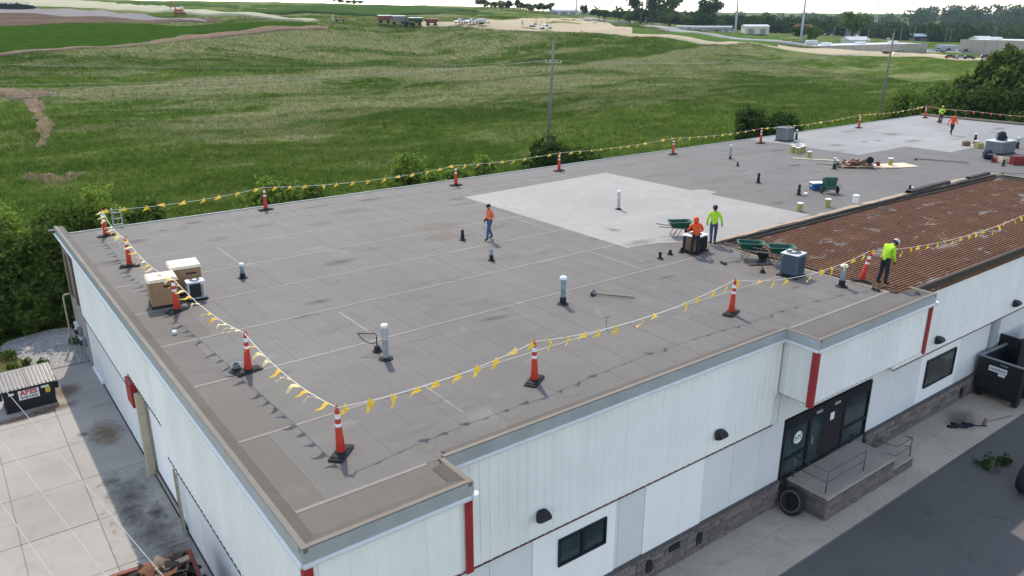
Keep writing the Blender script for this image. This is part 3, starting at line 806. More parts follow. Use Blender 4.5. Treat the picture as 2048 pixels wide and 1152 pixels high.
def _gr(rg):
    x, y = rg.uniform(-3.6, .0), rg.uniform(28.5, 34.3)
    return (x, y) if in_poly(gp, x, y) else (None, None)
V, F = rocks(4200, _gr, (.02, .065), 1.085, 3)
o = np_obj('gravel', V, F, M['gravel'], kind='stuff'); o['label'] = 'loose pale gravel beside the left wall'; o['category'] = 'gravel'
# ---------------------------------------------------------------- the warehouse
ZR = 7.30                                # roof membrane
bld = thing('warehouse', 'long low white metal warehouse with flat grey roof and stone base', 'building', (0, 0, 0))

roof = MB()
roof.box(.05, 24.35, 1.30, 29.85, 6.95, ZR - .03)
roof.box(.05, 3.90, .05, 1.30, 6.95, ZR - .03)
roof.box(17.70, 24.35, .05, 1.30, 6.95, ZR - .03)
roof.box(24.35, 25.2, .05, .90, 6.95, ZR - .03)
roof.box(24.35, 53.0, 9.85, 29.85, 6.95, ZR - .03)
roof.box(53.0, 83.2, 1.0, 29.85, 6.95, ZR - .03)
roof = roof.build('roof', M['membrane'], bld)

def msheet(x0, x1, y0, y1, mat, z=ZR):
    g = .004
    return MB().box(x0 + g, x1 - g, y0 + g, y1 - g, z - .03, z + random.uniform(-.0015, .0015)).build('membrane_sheet', mat, roof)
YS = [1.3, 4.95, 8.80, 12.4, 16.0, 19.6, 23.2, 26.8, 29.85]
cross = {0: [5.7, 12.6, 19.4], 1: [3.4, 9.6, 16.1, 21.8], 2: [6.3, 13.0, 18.7], 3: [4.2, 10.9, 17.0], 4: [3.0, 8.8, 15.2, 19.7], 5: [5.4, 11.9, 18.1], 6: [2.6, 9.7, 16.4, 21.0], 7: [6.6, 13.2, 19.9]}
CROSS_BRIGHT = {(2, 6.3): (9.0, 11.95), (0, 5.7): (2.9, 4.9), (5, 5.4): (19.7, 23.2), (2, 18.7): (8.9, 12.3), (4, 19.7): (16.2, 19.0)}
for j in range(8):
    y0, y1 = YS[j], YS[j + 1]
    off = (.05, .72, .30, .95, .55, .15, .80, .40)[j]
    xs_ = [.05] + [off + 1.06 * k for k in range(1, 23) if off + 1.06 * k < 23.9] + [24.35]
    for a, b in zip(xs_[:-1], xs_[1:]):
        msheet(a, b, y0, y1, M['membrane_dirty'] if a < 1.05 else M['membrane'])
    for c in xs_[1:-1]:
        w_ = random.uniform(.018, .032)
        MB().hexa([(c - w_, y0 + .08, ZR), (c + w_, y0 + .08, ZR), (c + w_, y1 - .08, ZR), (c - w_, y1 - .08, ZR), (c - w_, y0 + .08, ZR + .004), (c + w_, y0 + .08, ZR + .004), (c + w_, y1 - .08, ZR + .004), (c - w_, y1 - .08, ZR + .004)]).build('lap_seam', M['lap_faint'], roof)
    for (jj, c), br in CROSS_BRIGHT.items():
        if jj == j: MB().box(c - .05, c + .05, br[0], br[1], ZR, ZR + .007).build('lap_seam', M['lap'], roof)
    # beyond the stripped bay
    if y1 > 12:
        ya = max(y0, 9.9)
        xs_ = [24.35] + [24.35 + 5.9 * (k + 1) - (j % 3) * 1.7 for k in range(4)] + [53.4]
        for a, b in zip(xs_[:-1], xs_[1:]): msheet(a, b, ya, y1, M['membrane'])
    elif y0 > 8:
        pass
    xs_ = [53.4] + [53.4 + 7 * (k + 1) - (j % 2) * 2.5 for k in range(3)] + [83.2]
    for a, b in zip(xs_[:-1], xs_[1:]): msheet(a, b, max(y0, 1.3), y1, M['cool'] if j >= 5 else M['cool'] if (j == 4 and a > 58) else M['membrane'])
msheet(24.35, 53.4, 9.9, 12.4, M['membrane'])
msheet(.05, 3.9, .05, 1.3, M['membrane_dirty']); msheet(17.7, 24.35, .05, 1.3, M['membrane_dirty']); msheet(24.35, 25.2, .05, .9, M['membrane'])
for y, xa, xb in ((1.30, .35, 3.6), (1.30, 18.0, 24.2), (4.95, .35, 24.0), (8.80, .35, 22.5), (12.4, .35, 20.4), (16.0, .35, 20.4), (19.6, .35, 20.4), (23.2, .4, 20.4), (26.8, .4, 30)):
    n = 3 if xb - xa > 12 else 1
    for k in range(n):
        a = xa + (xb - xa) * k / n; b = xa + (xb - xa) * (k + 1) / n
        dy = random.uniform(-.015, .015)
        MB().hexa([(a, y - .055 + dy, ZR), (b, y - .055, ZR), (b, y + .055, ZR), (a, y + .055 + dy, ZR), (a, y - .055 + dy, ZR + .007), (b, y - .055, ZR + .007), (b, y + .055, ZR + .007), (a, y + .055 + dy, ZR + .007)]).build('lap_seam', M['lap'], roof)
for y in (12.4, 16.0, 19.6, 23.2):
    MB().box(33.2, 53.0, y - .05, y + .05, ZR, ZR + .006).build('lap_seam', M['lap_faint'], roof)
# bright coated area and coated repairs
def flat(name, pts, z, mat, parent, h=.006):
    return MB().prism(pts, 'z', z, z + h).build(name, mat, parent)
flat('coated_area', [(20.5, 11.7), (22.3, 11.4), (24.45, 10.1), (32.95, 10.35), (32.75, 17.0), (33.6, 17.2), (33.5, 18.3), (32.7, 18.5), (32.5, 25.9), (20.45, 25.2)], ZR + .003, M['coated'], roof)
rg = random.Random(5)
def blotch(x, y, rx, ry, mat, a=0.0):
    pts = []
    for k in range(16):
        t = 2 * math.pi * k / 16; r = rg.uniform(.9, 1.0)
        u, v = rx * r * math.cos(t), ry * r * math.sin(t)
        pts.append((x + u * math.cos(a) - v * math.sin(a), y + u * math.sin(a) + v * math.cos(a)))
    return sheet('coating_repair', pts, ZR + .0085 + rg.uniform(0, .002), mat, None, roof)
for x, y, rx, ry in ((6.1, 7.6, .75, .5), (13.3, 7.6, .4, .3), (22.9, 5.6, .9, .5), (21.0, 9.5, .5, .25), (1.7, 9.3, .5, .42), (15.2, 13.9, .6, .35), (14.2, 14.1, .45, .35), (14.7, 18.4, 1.0, .8), (17.6, 18.4, .6, .45), (15.6, 20.2, 1.3, .8), (11.6, 12.7, .5, .3), (17.0, 13.5, .5, .22),
                     (5.9, 24.6, .6, .5), (8.4, 25.9, .9, .4), (11.0, 24.4, .7, .4), (13.6, 26.0, 1.1, .5), (38.5, 17.9, 1.2, .9), (36.2, 19.9, 1.6, .9), (40.3, 21.0, .9, .6), (37.2, 14.0, .7, .6), (46, 25.4, 2.2, .7), (44.2, 17.5, .8, .5), (9.4, 10.6, .35, .3), (10.6, 6.3, .3, .25), (7.6, 15.2, .35, .3), (43.7, 24.3, .8, .6), (4.0, 1.9, .25, .3)):
    blotch(x, y, rx * 1.35, ry * 1.35, M['soft_tan'] if (x, y) in ((14.7, 18.4), (17.6, 18.4), (15.6, 20.2), (22.9, 5.6)) else M['soft_coat'])
for k in range(46):
    blotch(rg.uniform(1, 23.5), rg.uniform(1.5, 29.2), rg.uniform(.3, 1.5), rg.uniform(.15, .6), M['soft_dark'] if rg.random() < .35 else M['soft_coat'], rg.uniform(-.3, .3))
for k in range(22):
    blotch(rg.uniform(34, 80), rg.uniform(11, 29.2), rg.uniform(.5, 2.2), rg.uniform(.25, .9), M['soft_coat'] if rg.random() < .75 else M['soft_dark'], rg.uniform(-.3, .3))
for k in range(0):
    blotch(rg.uniform(.75, 1.1), rg.uniform(2, 27.5), rg.uniform(.2, .35), rg.uniform(.5, 1.4), M['soft_dark'] if rg.random() < .7 else M['soft_tan'])

# raised, soiled edge all round and the fascia below it
def edge_run(p, q, n, dz, cant=True):
    """p->q along the edge, n = outward normal"""
    p, q, n = Vector(p), Vector(q), Vector(n)
    dr = (q - p).normalized()
    def pr(prof, name, mat, parent, inset=0.0):
        a0, b0 = p + dr * inset, q - dr * inset
        vs = [a0 + n * a + Vector((0, 0, z)) for a, z in prof] + [b0 + n * a + Vector((0, 0, z)) for a, z in prof]
        m = len(prof)
        fs = [tuple(range(m)), tuple(range(2 * m - 1, m - 1, -1))] + [(i, m + i, m + (i + 1) % m, (i + 1) % m) for i in range(m)]
        return MB().add(vs, fs).build(name, mat, parent)
    if cant:
        pr([(-.06, ZR + .088 + dz), (-.34, ZR + .008 + dz), (-.34, ZR - .02), (-.06, ZR - .02)], 'edge_strip', M['membrane_edge'], roof, .15)
        pr([(.082, ZR + .092 + dz), (.07, ZR + .104 + dz), (-.05, ZR + .100 + dz), (-.062, ZR + .088 + dz), (-.055, ZR - .02), (.04, ZR - .02), (.04, ZR + .085 + dz)], 'edge_cap', M['edge_cap'], roof)
    f = pr([(.075, ZR + .078 + dz), (.085, ZR + .076 + dz), (.095, ZR - .27 + dz), (.045, ZR - .27 + dz), (.045, ZR + .078 + dz)], 'fascia', M['fascia'], bld)
    pr([(.10, ZR - .255 + dz), (.15, ZR - .30 + dz), (.15, ZR - .345 + dz), (.02, ZR - .345 + dz), (.02, ZR - .275 + dz)], 'drip_edge', M['lip'], f)
edge_run((0, -.09, 0), (0, 31.55, 0), (-1, 0, 0), .010)
edge_run((-.09, 0, 0), (3.98, 0, 0), (0, -1, 0), .0)
edge_run((3.93, -.09, 0), (3.93, 1.16, 0), (1, 0, 0), .004)
edge_run((4.02, 1.25, 0), (17.62, 1.25, 0), (0, -1, 0), .0)
edge_run((17.68, 1.25, 0), (17.68, -.09, 0), (-1, 0, 0), .004)
edge_run((17.60, 0, 0), (25.30, 0, 0), (0, -1, 0), .0)
edge_run((25.22, -.09, 0), (25.22, .95, 0), (1, 0, 0), .004)
edge_run((83.2, 29.9, 0), (83.2, 1.0, 0), (1, 0, 0), .10)
# thin metal edge along the back
MB().box(.3, 83.2, 29.86, 29.93, 7.05, ZR + .05).build('back_edge', M['fascia'], bld)
# end of the left edge that runs past the roof
MB().prism([(29.9, 6.2), (31.6, 6.9), (31.6, 7.36), (29.9, 7.36)], 'x', .02, .30).build('eave_return', M['membrane_edge'], bld)
MB().box(-.35, .10, 31.2, 31.6, 7.20, 7.26).build('eave_plate', M['dark_trim'], bld)
for (x, y) in ((3.99, -.04), (25.3, -.04)):
    MB().prism([(x - .06, y - .16), (x + .12, y - .10), (x + .16, y + .02), (x + .02, y + .06)], 'z', ZR - .36, ZR - .24).build('corner_cap', M['white_cap'], bld)

# --- stripped bay: rusted steel deck
bay = MB().box(24.38, 53.05, .98, 9.86, 6.7, 7.05).build('rusted_bay', M['deck'], bld)
PIT = .165
def deck_sheet(L, n):
    pts = []
    for k in range(n):
        y = k * PIT
        pts += [(y, .0), (y + .065, .0), (y + .085, .042), (y + .145, .042)]
    pts.append((n * PIT - .002, .0))
    vs = [(0, y, z) for y, z in pts] + [(L, y, z) for y, z in pts]
    m = len(pts)
    o = MB()
    o.add(vs, [(i, i + 1, m + i + 1, m + i) for i in range(m - 1) if i % 4 != 2])
    o.f += [(i, i + 1, m + i + 1, m + i) for i in range(m - 1) if i % 4 == 2]; o.m += [1] * sum(1 for i in range(m - 1) if i % 4 == 2)
    return o
ds = None
for a in range(3):
    for b in range(9):
        loc = (24.42 + a * 9.53 - (b % 2) * .0, 1.04 + b * .985, 7.115 + (.012 if (a + b) % 2 else 0))
        if ds is None: ds = deck_sheet(9.56, 6).build('deck_sheet', [M['deck'], M['deck_ridge']], bay, loc=loc)
        else: same('deck_sheet', ds, bay, loc)
# torn edges of the old roofing around the bay
def ragged(path, w, z0, z1, mat, name, parent, jit=.06, seed=1):
    r = random.Random(seed)
    pts = []
    for a, b in zip(path[:-1], path[1:]):
        a, b = Vector(a), Vector(b); L = (b - a).length; n = max(1, int(L / .7))
        pts += [a.lerp(b, k / n) for k in range(n)]
    pts.append(Vector(path[-1]))
    vs = []; fs = []
    for i, p in enumerate(pts):
        d = (pts[min(i + 1, len(pts) - 1)] - pts[max(i - 1, 0)]).normalized(); s = Vector((-d.y, d.x, 0))
        w0 = w * .5 + r.uniform(-jit, jit); w1 = w * .5 + r.uniform(-jit, jit); h = z1 + r.uniform(-.02, .03)
        vs += [p - s * w0 + Vector((0, 0, z0)), p - s * w0 * .8 + Vector((0, 0, h)), p + s * w1 * .7 + Vector((0, 0, h * .6 + z1 * .4)), p + s * w1 + Vector((0, 0, z0))]
    for i in range(len(pts) - 1):
        for k in range(3): fs.append((i * 4 + k, i * 4 + k + 1, i * 4 + 5 + k, i * 4 + 4 + k))
    return MB().add(vs, fs).build(name, mat, parent)
ragged([(24.3, 9.98, 0), (33, 10.05, 0), (44, 10.1, 0), (49, 10.2, 0), (53.2, 9.9, 0), (53.4, 6.5, 0)], .42, ZR - .02, ZR + .03, M['deck_tan'], 'torn_fibreboard', bay, .10, 3)
ragged([(24.3, 9.74, 0), (30, 9.76, 0), (36, 9.8, 0), (44, 9.82, 0), (53.1, 9.6, 0), (53.2, 7, 0)], .16, ZR - .20, ZR + .05, M['deck_dark'], 'torn_felt', bay, .04, 5)
ragged([(24.4, 9.50, 0), (31, 9.52, 0), (40, 9.55, 0), (52.6, 9.3, 0)], .10, ZR - .20, ZR - .05, M['deck_dark'], 'torn_felt', bay, .03, 6)
ragged([(42.5, 10.0, 0), (44.5, 10.1, 0), (47.5, 10.05, 0)], .38, ZR, ZR + .20, M['deck_dark'], 'rolled_felt', bay, .08, 8)
ragged([(50.0, 10.0, 0), (52.9, 10.0, 0)], .35, ZR, ZR + .16, M['deck_dark'], 'rolled_felt', bay, .08, 9)
ragged([(24.44, 9.8, 0), (24.5, 6.5, 0), (24.40, 3, 0), (24.4, 1.0, 0)], .18, ZR - .15, ZR + .045, M['deck_dark'], 'torn_felt', bay, .05, 10)
ragged([(24.25, 9.6, 0), (24.2, 5.5, 0), (24.25, 1.2, 0)], .14, ZR, ZR + .025, M['deck_tan'], 'torn_fibreboard', bay, .06, 11)
MB().box(25.3, 53.05, .93, 1.07, 6.93, 7.20).build('bay_edge_angle', M['deck_dark'], bay)

# --- walls
core = MB()
core.box(.16, .6, 16.0, 31.5, .9, 6.95)
core.box(.16, .6, 1.8, 12.2, .9, 6.95)
core.box(.62, .9, 12.0, 16.2, .9, 6.95)
core.box(.16, .6, 12.2, 16.0, 4.5, 6.95)
core.box(.9, 83.0, 29.4, 29.84, -.3, 7.1)
core.box(82.6, 83.1, 1.4, 29.3, -.3, 7.1)
core.box(.16, 18.45, 1.36, 1.8, -.3, 6.95)
core.box(18.45, 24.3, 1.36, 1.8, 3.6, 6.95)
core.box(18.45, 24.3, 1.9, 2.1, .0, 3.6)
core.box(24.3, 82.6, 1.36, 1.8, -.3, 6.95)
core.box(.1, 3.85, .1, 1.35, 4.96, 6.95)
core.box(17.75, 25.15, .1, 1.35, 4.96, 6.95)
core.build('wall_core', M['wall_flat'], bld)

_cache = {}
def panel(parent, w, h, loc, rz):
    key = (round(w, 3), round(h, 3))
    if key not in _cache:
        pts = []; u = 0.0
        while u < w - .02:
            for du, d in ((.0, 0), (.19, 0), (.21, -.022), (.245, -.022), (.265, 0)):
                if u + du < w - .003: pts.append((u + du, d))
            u += .305
        pts.append((w - .003, 0)); pts += [(w - .003, .03), (0, .03)]
        _cache[key] = MB().prism(pts, 'z', 0, h).mesh('siding_panel', M['siding'])
    o = bpy.data.objects.new('siding_panel', _cache[key]); link(o, parent)
    o.location = loc; o.rotation_euler = (0, 0, rz)
    return o
PW = .915
lw = MB().box(.10, .155, 17.4, 27.7, 1.1, 3.9).box(.10, .155, 1.34, 11.3, 1.1, 3.6).build('left_wall', M['wall_flat'], bld)
y = 27.72
while y > .1:
    w = min(PW, y - .02)
    mid = y - w / 2
    zb = 4.95 if mid < 1.2 else 3.5 if mid < 12.3 else (4.57 if mid < 17.4 else 3.85)
    panel(lw, w, 6.955 - zb, (-.0, y, zb), -math.pi / 2)
    y -= PW
# dark underside of each siding run
for ya, yb, zb in ((1.4, 12.2, 3.5), (12.5, 17.3, 4.57), (17.5, 27.7, 3.85)):
    MB().box(-.028, .098, ya, yb, zb - .035, zb - .004).build('siding_closure', M['dark_trim'], lw)
# flat lower panels at the left, door recess, timber post, red stop
for ya, yb in ((17.45, 19.9), (19.93, 22.6), (22.63, 25.0), (25.03, 27.6)):
    MB().box(.075, .099, ya, yb, 1.11, 3.81, 0, .006).build('wall_panel', M['wall_flat'], lw)
for ya, yb in ((1.36, 3.2), (3.23, 6.4), (6.43, 9.0), (9.03, 11.2)):
    MB().box(.075, .099, ya, yb, 1.11, 3.46, 0, .006).build('wall_panel', M['wall_flat'], lw)
MB().box(.02, .10, 17.4, 27.6, 1.08, 1.13).build('base_trim', M['dark_trim'], lw); MB().box(.02, .10, 1.4, 11.2, 1.08, 1.13).build('base_trim', M['dark_trim'], lw)
MB().box(-.03, .07, 25.1, 27.3, 1.10, 1.26, 0, .01).build('white_skirting', M['white_cap'], lw)
MB().box(-.17, .10, 15.55, 15.80, 1.10, 4.45, 0, .015).build('timber_post', M['lumber_grey'], lw)
MB().box(-.15, .09, 16.5, 17.42, 3.52, 4.50, 0, .015).build('red_stop', M['red'], lw)
MB().box(.17, .62, 12.25, 15.45, 1.25, 4.48).build('recessed_door', M['wall_bright'], lw)
MB().box(.08, .62, 12.2, 15.48, 1.06, 1.22).build('door_sill', M['concrete_step'], lw)
MB().box(.13, .168, 12.3, 15.4, 1.23, 1.29).build('door_gap', M['dark_trim'], lw)
for yy in (11.38, 11.08): MB().tube([(-.06, yy, 1.10), (-.06, yy, 3.47)], .03, 8).build('wall_conduit', M['lumber'] if yy > 11.2 else M['fascia'], lw)
MB().box(.04, .074, 5.9, 6.3, 1.75, 2.0).build('wall_notice', M['acgrey'], lw)
# bare rear end of the left wall: dark boards above, mottled wall and meters below
rear = MB().box(.10, .158, 27.72, 31.5, .95, 6.95).build('rear_wall_bay', M['dark_trim'], bld)
for k in range(5):
    MB().box(.05, .095, 27.75 + k * .75, 28.47 + k * .75, 3.95, 6.93, 0, .01).build('weathered_board', M['wall_dark'] if k % 2 else M['acgrey'], rear)
MB().box(.05, .095, 27.75, 31.45, 1.0, 3.9, 0, .01).build('lower_panel', M['pad'], rear)
MB().tube([(.02, 28.9, 3.95), (.02, 28.9, 5.9), (.02, 29.2, 6.4), (.02, 29.8, 6.5), (.02, 30.4, 6.4), (.02, 30.7, 5.9), (.02, 30.7, 3.95)], .05, 8).build('arched_frame', M['lumber'], rear, 'all')
MB().box(-.02, .048, 27.70, 27.80, 3.9, 6.94).build('edge_trim', M['wagon_red'], rear)

# front: panels between the bumps, right of them and on the bumps
fw = MB().box(4.0, 17.6, 1.30, 1.355, 3.7, 6.95).box(25.3, 60, 1.12, 1.355, 3.7, 6.92).build('front_wall', M['wall_flat'], bld)
x = 3.97
while x < 17.55:
    w = min(PW, 17.62 - x); panel(fw, w, 6.955 - 3.75, (x, 1.27, 3.75), 0); x += PW
x = 25.27
while x < 58:
    panel(fw, PW, 6.93 - 3.75, (x, 1.09, 3.75), 0); x += PW
for x0, x1 in ((.06, 3.90), (17.72, 25.18)):
    b = MB().box(x0 + .1, x1 - .1, .05, .098, 4.97, 6.94).build('bump_wall', M['wall_flat'], bld)
    x = x0
    while x < x1 - .05:
        w = min(PW, x1 - x); panel(b, w, 6.955 - 4.97, (x, .02, 4.97), 0); x += PW
    MB().box(x0 + .02, x1 - .02, .04, 1.25, 4.935, 4.965).build('soffit', M['dark_trim'], b)
# returns of the bumps
r1 = MB().box(17.72, 17.76, .1, 1.26, 4.97, 6.94).build('bump_return', M['wall_flat'], bld)
panel(r1, .61, 1.985, (17.71, 1.26, 4.97), -math.pi / 2); panel(r1, .60, 1.985, (17.71, .64, 4.97), -math.pi / 2)
MB().box(3.86, 3.92, .1, 1.26, 4.97, 6.94).build('bump_return', M['siding'], bld)
MB().box(25.15, 25.2, .1, 1.1, 4.97, 6.94).build('bump_return', M['siding'], bld)
# red corner trims
for (x, y, z0) in ((.0, .0, 4.9), (3.93, .0, 4.9), (17.68, .0, 4.9), (25.22, .0, 4.9)):
    s = 1 if x > 3 and x < 4 or x > 25 else -1
    m = MB()
    m.box(x - .13 if s > 0 else x - .03, x + .03 if s > 0 else x + .13, y - .06, y - .022, z0, 6.95)
    m.box(x + .03 if s > 0 else x - .065, x + .065 if s > 0 else x - .03, y - .06, y + .13, z0, 6.95)
    m.build('corner_trim', M['red'], bld)
# red line under the siding
MB().box(3.97, 17.62, 1.225, 1.30, 3.72, 3.745).build('base_flashing', M['purple_trim'], fw)
MB().box(25.27, 58, 1.045, 1.12, 3.72, 3.745).build('base_flashing', M['purple_trim'], fw)
MB().box(17.5, 17.62, 1.22, 1.36, 3.75, 4.95).build('corner_bead', M['lip'], fw)
# lower flat panels
xs_ = [.12, 1.2, 2.4, 4.0, 5.4, 6.85, 10.05, 10.2, 11.3, 14.05, 15.6, 17.1, 18.44]
for a, b in zip(xs_[:-1], xs_[1:]):
    br = a in (6.85, 11.3)
    MB().box(a + .006, b - .006, 1.30 if br else 1.325, 1.358, 1.12, 3.70, 0, .006).build('wall_panel', M['wall_bright'] if br else M['wall_flat'], fw)
for a, b in ((24.32, 26.2), (26.22, 28.3), (28.32, 31.9), (31.92, 34.9), (35.65, 38.5), (38.52, 42), (42.02, 46), (46.02, 50)):
    MB().box(a, b, 1.32, 1.357, 1.12 if a < 33 else .12, 3.70, 0, .006).build('wall_panel', M['wall_bright'] if a == 28.32 else M['wall_flat'], fw)
MB().box(34.95, 35.6, 1.18, 1.357, .1, 3.70).build('pilaster', M['fascia'], fw)
MB().box(18.0, 24.9, 1.315, 1.358, 3.62, 4.94, 0, .006).build('wall_panel', M['wall_flat'], fw)

# windows
def window(x0, x1, z0, z1, panes, glass, y=1.29):
    w = thing_part('window', bld, ((x0 + x1) / 2, y, z0))
    hw = (x1 - x0) / 2; h = z1 - z0
    fr = MB()
    fr.box(-hw, hw, -.05, .06, 0, .07); fr.box(-hw, hw, -.05, .06, h - .07, h)
    fr.box(-hw, -hw + .07, -.05, .06, .07, h - .07); fr.box(hw - .07, hw, -.05, .06, .07, h - .07)
    for k in range(1, panes):
        c = -hw + 2 * hw * k / panes
        fr.box(c - .06, c + .06, -.045, .06, .07, h - .07)
    fr.build('window_frame', M['black_frame'], w)
    for k in range(panes):
        a = -hw + 2 * hw * k / panes + .065; b = -hw + 2 * hw * (k + 1) / panes - .065
        MB().box(a, b, .0, .02, .07, h - .07).build('pane', glass, w)
    return w
def thing_part(name, parent, loc):
    o = bpy.data.objects.new(name, None); o.empty_display_size = .2; link(o, parent); o.location = loc; return o
window(7.77, 9.63, 2.36, 3.29, 2, M['glass_green'])
window(28.82, 31.45, 1.80, 3.14, 1, M['glass_grey'])
# entrance: dark storefront with two doors
en = thing_part('entrance', bld, (18.47, 1.33, 1.10))
W = 24.25 - 18.47; H = 2.45
f = MB()
f.box(0, W, -.06, .06, 2.03, H); f.box(0, .07, -.06, .06, 0, 2.03); f.box(W - .09, W, -.06, .06, 0, 2.03)
f.box(.07, W - .09, -.06, .06, 0, .07)
for c in (1.62, 2.52, 3.98): f.box(c - .07, c + .07, -.055, .06, .07, 2.03)
f.box(.07, 1.55, -.05, .06, .74, .84); f.box(4.05, W - .09, -.05, .06, .74, .84)
f.box(2.59, 3.91, -.045, .06, 1.62, 2.03)
f.build('door_frame', M['black_frame'], en)
for a, b, c, d in ((.07, 1.55, .07, .74), (.07, 1.55, .84, 2.03), (4.05, W - .09, .07, .74), (4.05, W - .09, .84, 2.03)):
    MB().box(a, b, .0, .02, c, d).build('pane', M['glass_green'], en)
MB().box(1.70, 2.44, -.03, .02, .08, 2.02).box(1.70, 1.78, -.05, -.031, .08, 2.02).box(2.36, 2.44, -.05, -.031, .08, 2.02).build('door', [M['glass_green']], en)
MB().box(2.60, 3.90, -.03, .02, .08, 1.61).build('door', M['black'], en)
MB().box(1.80, 1.84, -.11, -.05, .95, 1.25).build('door_handle', M['galv'], en)
MB().box(2.95, 3.2, -.06, -.045, 1.55, 1.86).build('door_notice', M['sign_white'], en)
text_mesh('door_number', '10526', .17, M['sign_white'], en, (2.1, -.07, 2.2), (R(90), 0, 0), .003)
text_mesh('door_number', '10524', .17, M['sign_white'], en, (3.3, -.07, 2.2), (R(90), 0, 0), .003)
em = MB().lathe([(.30, 0), (.30, .008)], 28, (.88, -.012, 1.46), 0, 'y').build('emblem', M['leaf_dark'], en)
MB().lathe([(.25, 0), (.255, .010)], 28, (.95, -.026, 1.48), 0, 'y').build('emblem_disc', M['white_cap'], en)
text_mesh('emblem_letters', 'NV', .30, M['tractor_green'], en, (.95, -.032, 1.48), (R(90), R(-12), 0), .003)
text_mesh('emblem_letters', 'NV', .24, M['white_cap'], en, (.83, -.030, 1.40), (R(90), R(-12), 0), .002)
for (a, b) in ((.14, 1.6), ): pass

# stone base: each stone its own block
sb = MB().box(.14, 18.44, 1.235, 1.36, .0, 1.10).box(24.32, 34.9, 1.235, 1.36, .0, 1.08).build('stone_base', M['mortar'], bld)
MB().box(.14, 18.44, 1.17, 1.36, 1.10, 1.14).box(24.32, 34.9, 1.17, 1.36, 1.085, 1.125).build('stone_ledge', M['mortar'], sb)
_st = {}
def stone_mesh(w, h, v):
    key = (round(w, 2), round(h, 2), v)
    if key not in _st:
        r = random.Random(hash(key) % 9999)
        d = .03 + .02 * r.random(); c = .018
        p8 = [(-w / 2, 0, 0), (w / 2, 0, 0), (w / 2, 0, h), (-w / 2, 0, h)]
        q8 = [(-w / 2 + c, -d + r.uniform(-.008, .008), c), (w / 2 - c, -d + r.uniform(-.008, .008), c), (w / 2 - c, -d + r.uniform(-.008, .008), h - c), (-w / 2 + c, -d + r.uniform(-.008, .008), h - c)]
        _st[key] = MB().add(p8 + q8, [(4, 5, 6, 7), (0, 1, 5, 4), (1, 2, 6, 5), (2, 3, 7, 6), (3, 0, 4, 7)]).mesh('stone', M['stone'])
    return _st[key]
def stonework(parent, L, Htot, loc, rz, maxn, seed):
    r = random.Random(seed); n = 0
    rest = MB()
    z = 0.01
    while z < Htot - .05:
        h = min(r.choice((.12, .16, .2)), Htot - z)
        x = 0.0
        while x < L - .05:
            w = min(r.choice((.22, .3, .38, .48, .6)), L - x)
            if L - x - w < .1: w = L - x
            if n < maxn:
                o = bpy.data.objects.new('stone', stone_mesh(w - .012, h - .012, r.randrange(3))); link(o, parent)
                c, s = math.cos(rz), math.sin(rz); u = x + w / 2
                o.location = (loc[0] + c * u, loc[1] + s * u, loc[2] + z); o.rotation_euler = (0, 0, rz); n += 1
            else:
                me = stone_mesh(w - .012, h - .012, r.randrange(3)); c, s = math.cos(rz), math.sin(rz); u = x + w / 2
                rest.add([(loc[0] + c * (v.co.x + u) - s * v.co.y, loc[1] + s * (v.co.x + u) + c * v.co.y, loc[2] + z + v.co.z) for v in me.vertices], [tuple(p.vertices) for p in me.polygons])
            x += w
        z += h
    if rest.v: rest.build('stones', M['stone'], parent, kind='stuff')
stonework(sb, 7.4, 1.09, (11.0, 1.234, 0.0), 0, 230, 1)
stonework(sb, 10.5, 1.07, (24.35, 1.234, 0.0), 0, 60, 2)
stonework(sb, 10.8, 1.09, (.16, 1.234, 0.0), 0, 0, 3)
for x, z, w, h in ((11.55, .66, .26, .46), (12.72, .86, .48, .22), (13.97, .64, .26, .46), (32.7, .5, .28, .5)):
    m = MB()
    if h > w:
        pts = [(-w / 2, 0), (w / 2, 0), (w / 2, h - w / 2)] + [(w / 2 * math.cos(R(a)), h - w / 2 + w / 2 * math.sin(R(a))) for a in range(15, 180, 15)] + [(-w / 2, h - w / 2)]
    else:
        pts = [(-w / 2, 0), (w / 2, 0), (w / 2, h), (-w / 2, h)]
    m.prism(pts, 'y', -.05, .0)
    m.build('vent_hood', M['black'], sb, loc=(x, 1.2, z - h / 2))

# --- entrance platform, steps and rails
pf = thing('entrance_platform', 'stone clad concrete platform with rails in front of the dark entrance doors', 'platform', (18.9, .4, 0))
core = MB().box(.04, 4.60, -.80, .80, 0, 1.0).box(4.6, 6.2, -.80, .15, 0, .5).build('platform_core', M['mortar'], pf)
MB().box(-.03, 4.66, -.88, .83, 1.0, 1.09, 0, .02).build('platform_top', M['concrete_step'], pf)
MB().box(4.66, 6.24, -.86, .2, .5, .56, 0, .02).build('platform_step', M['concrete_step'], pf)
MB().box(4.6, 5.2, .17, .8, 0, .7, 0, .02).box(5.2, 5.8, .17, .8, 0, .35, 0, .02).build('platform_step', M['concrete_step'], pf)
stonework(core, 4.6, 1.0, (.02, -.802, 0), 0, 180, 4)
stonework(core, 1.6, .5, (4.62, -.802, 0), 0, 40, 5)
stonework(core, 1.6, 1.0, (.038, .80, 0), -math.pi / 2, 70, 6)
def rail(pts_top, posts, name):
    m = MB()
    m.tube(pts_top, .022, 8); m.tube([(p[0], p[1], p[2] - .42) for p in pts_top], .018, 8)
    for p, h in posts: m.tube([p, (p[0], p[1], p[2] + h)], .022, 8)
    return m.build(name, M['railing'], pf, 'all')
rail([(.2, .72, 1.96), (.22, -.62, 1.96), (2.7, -.62, 1.96)], [((.2, .72, 1.09), .87), ((.22, -.62, 1.09), .87), ((2.7, -.62, 1.09), .87)], 'railing')
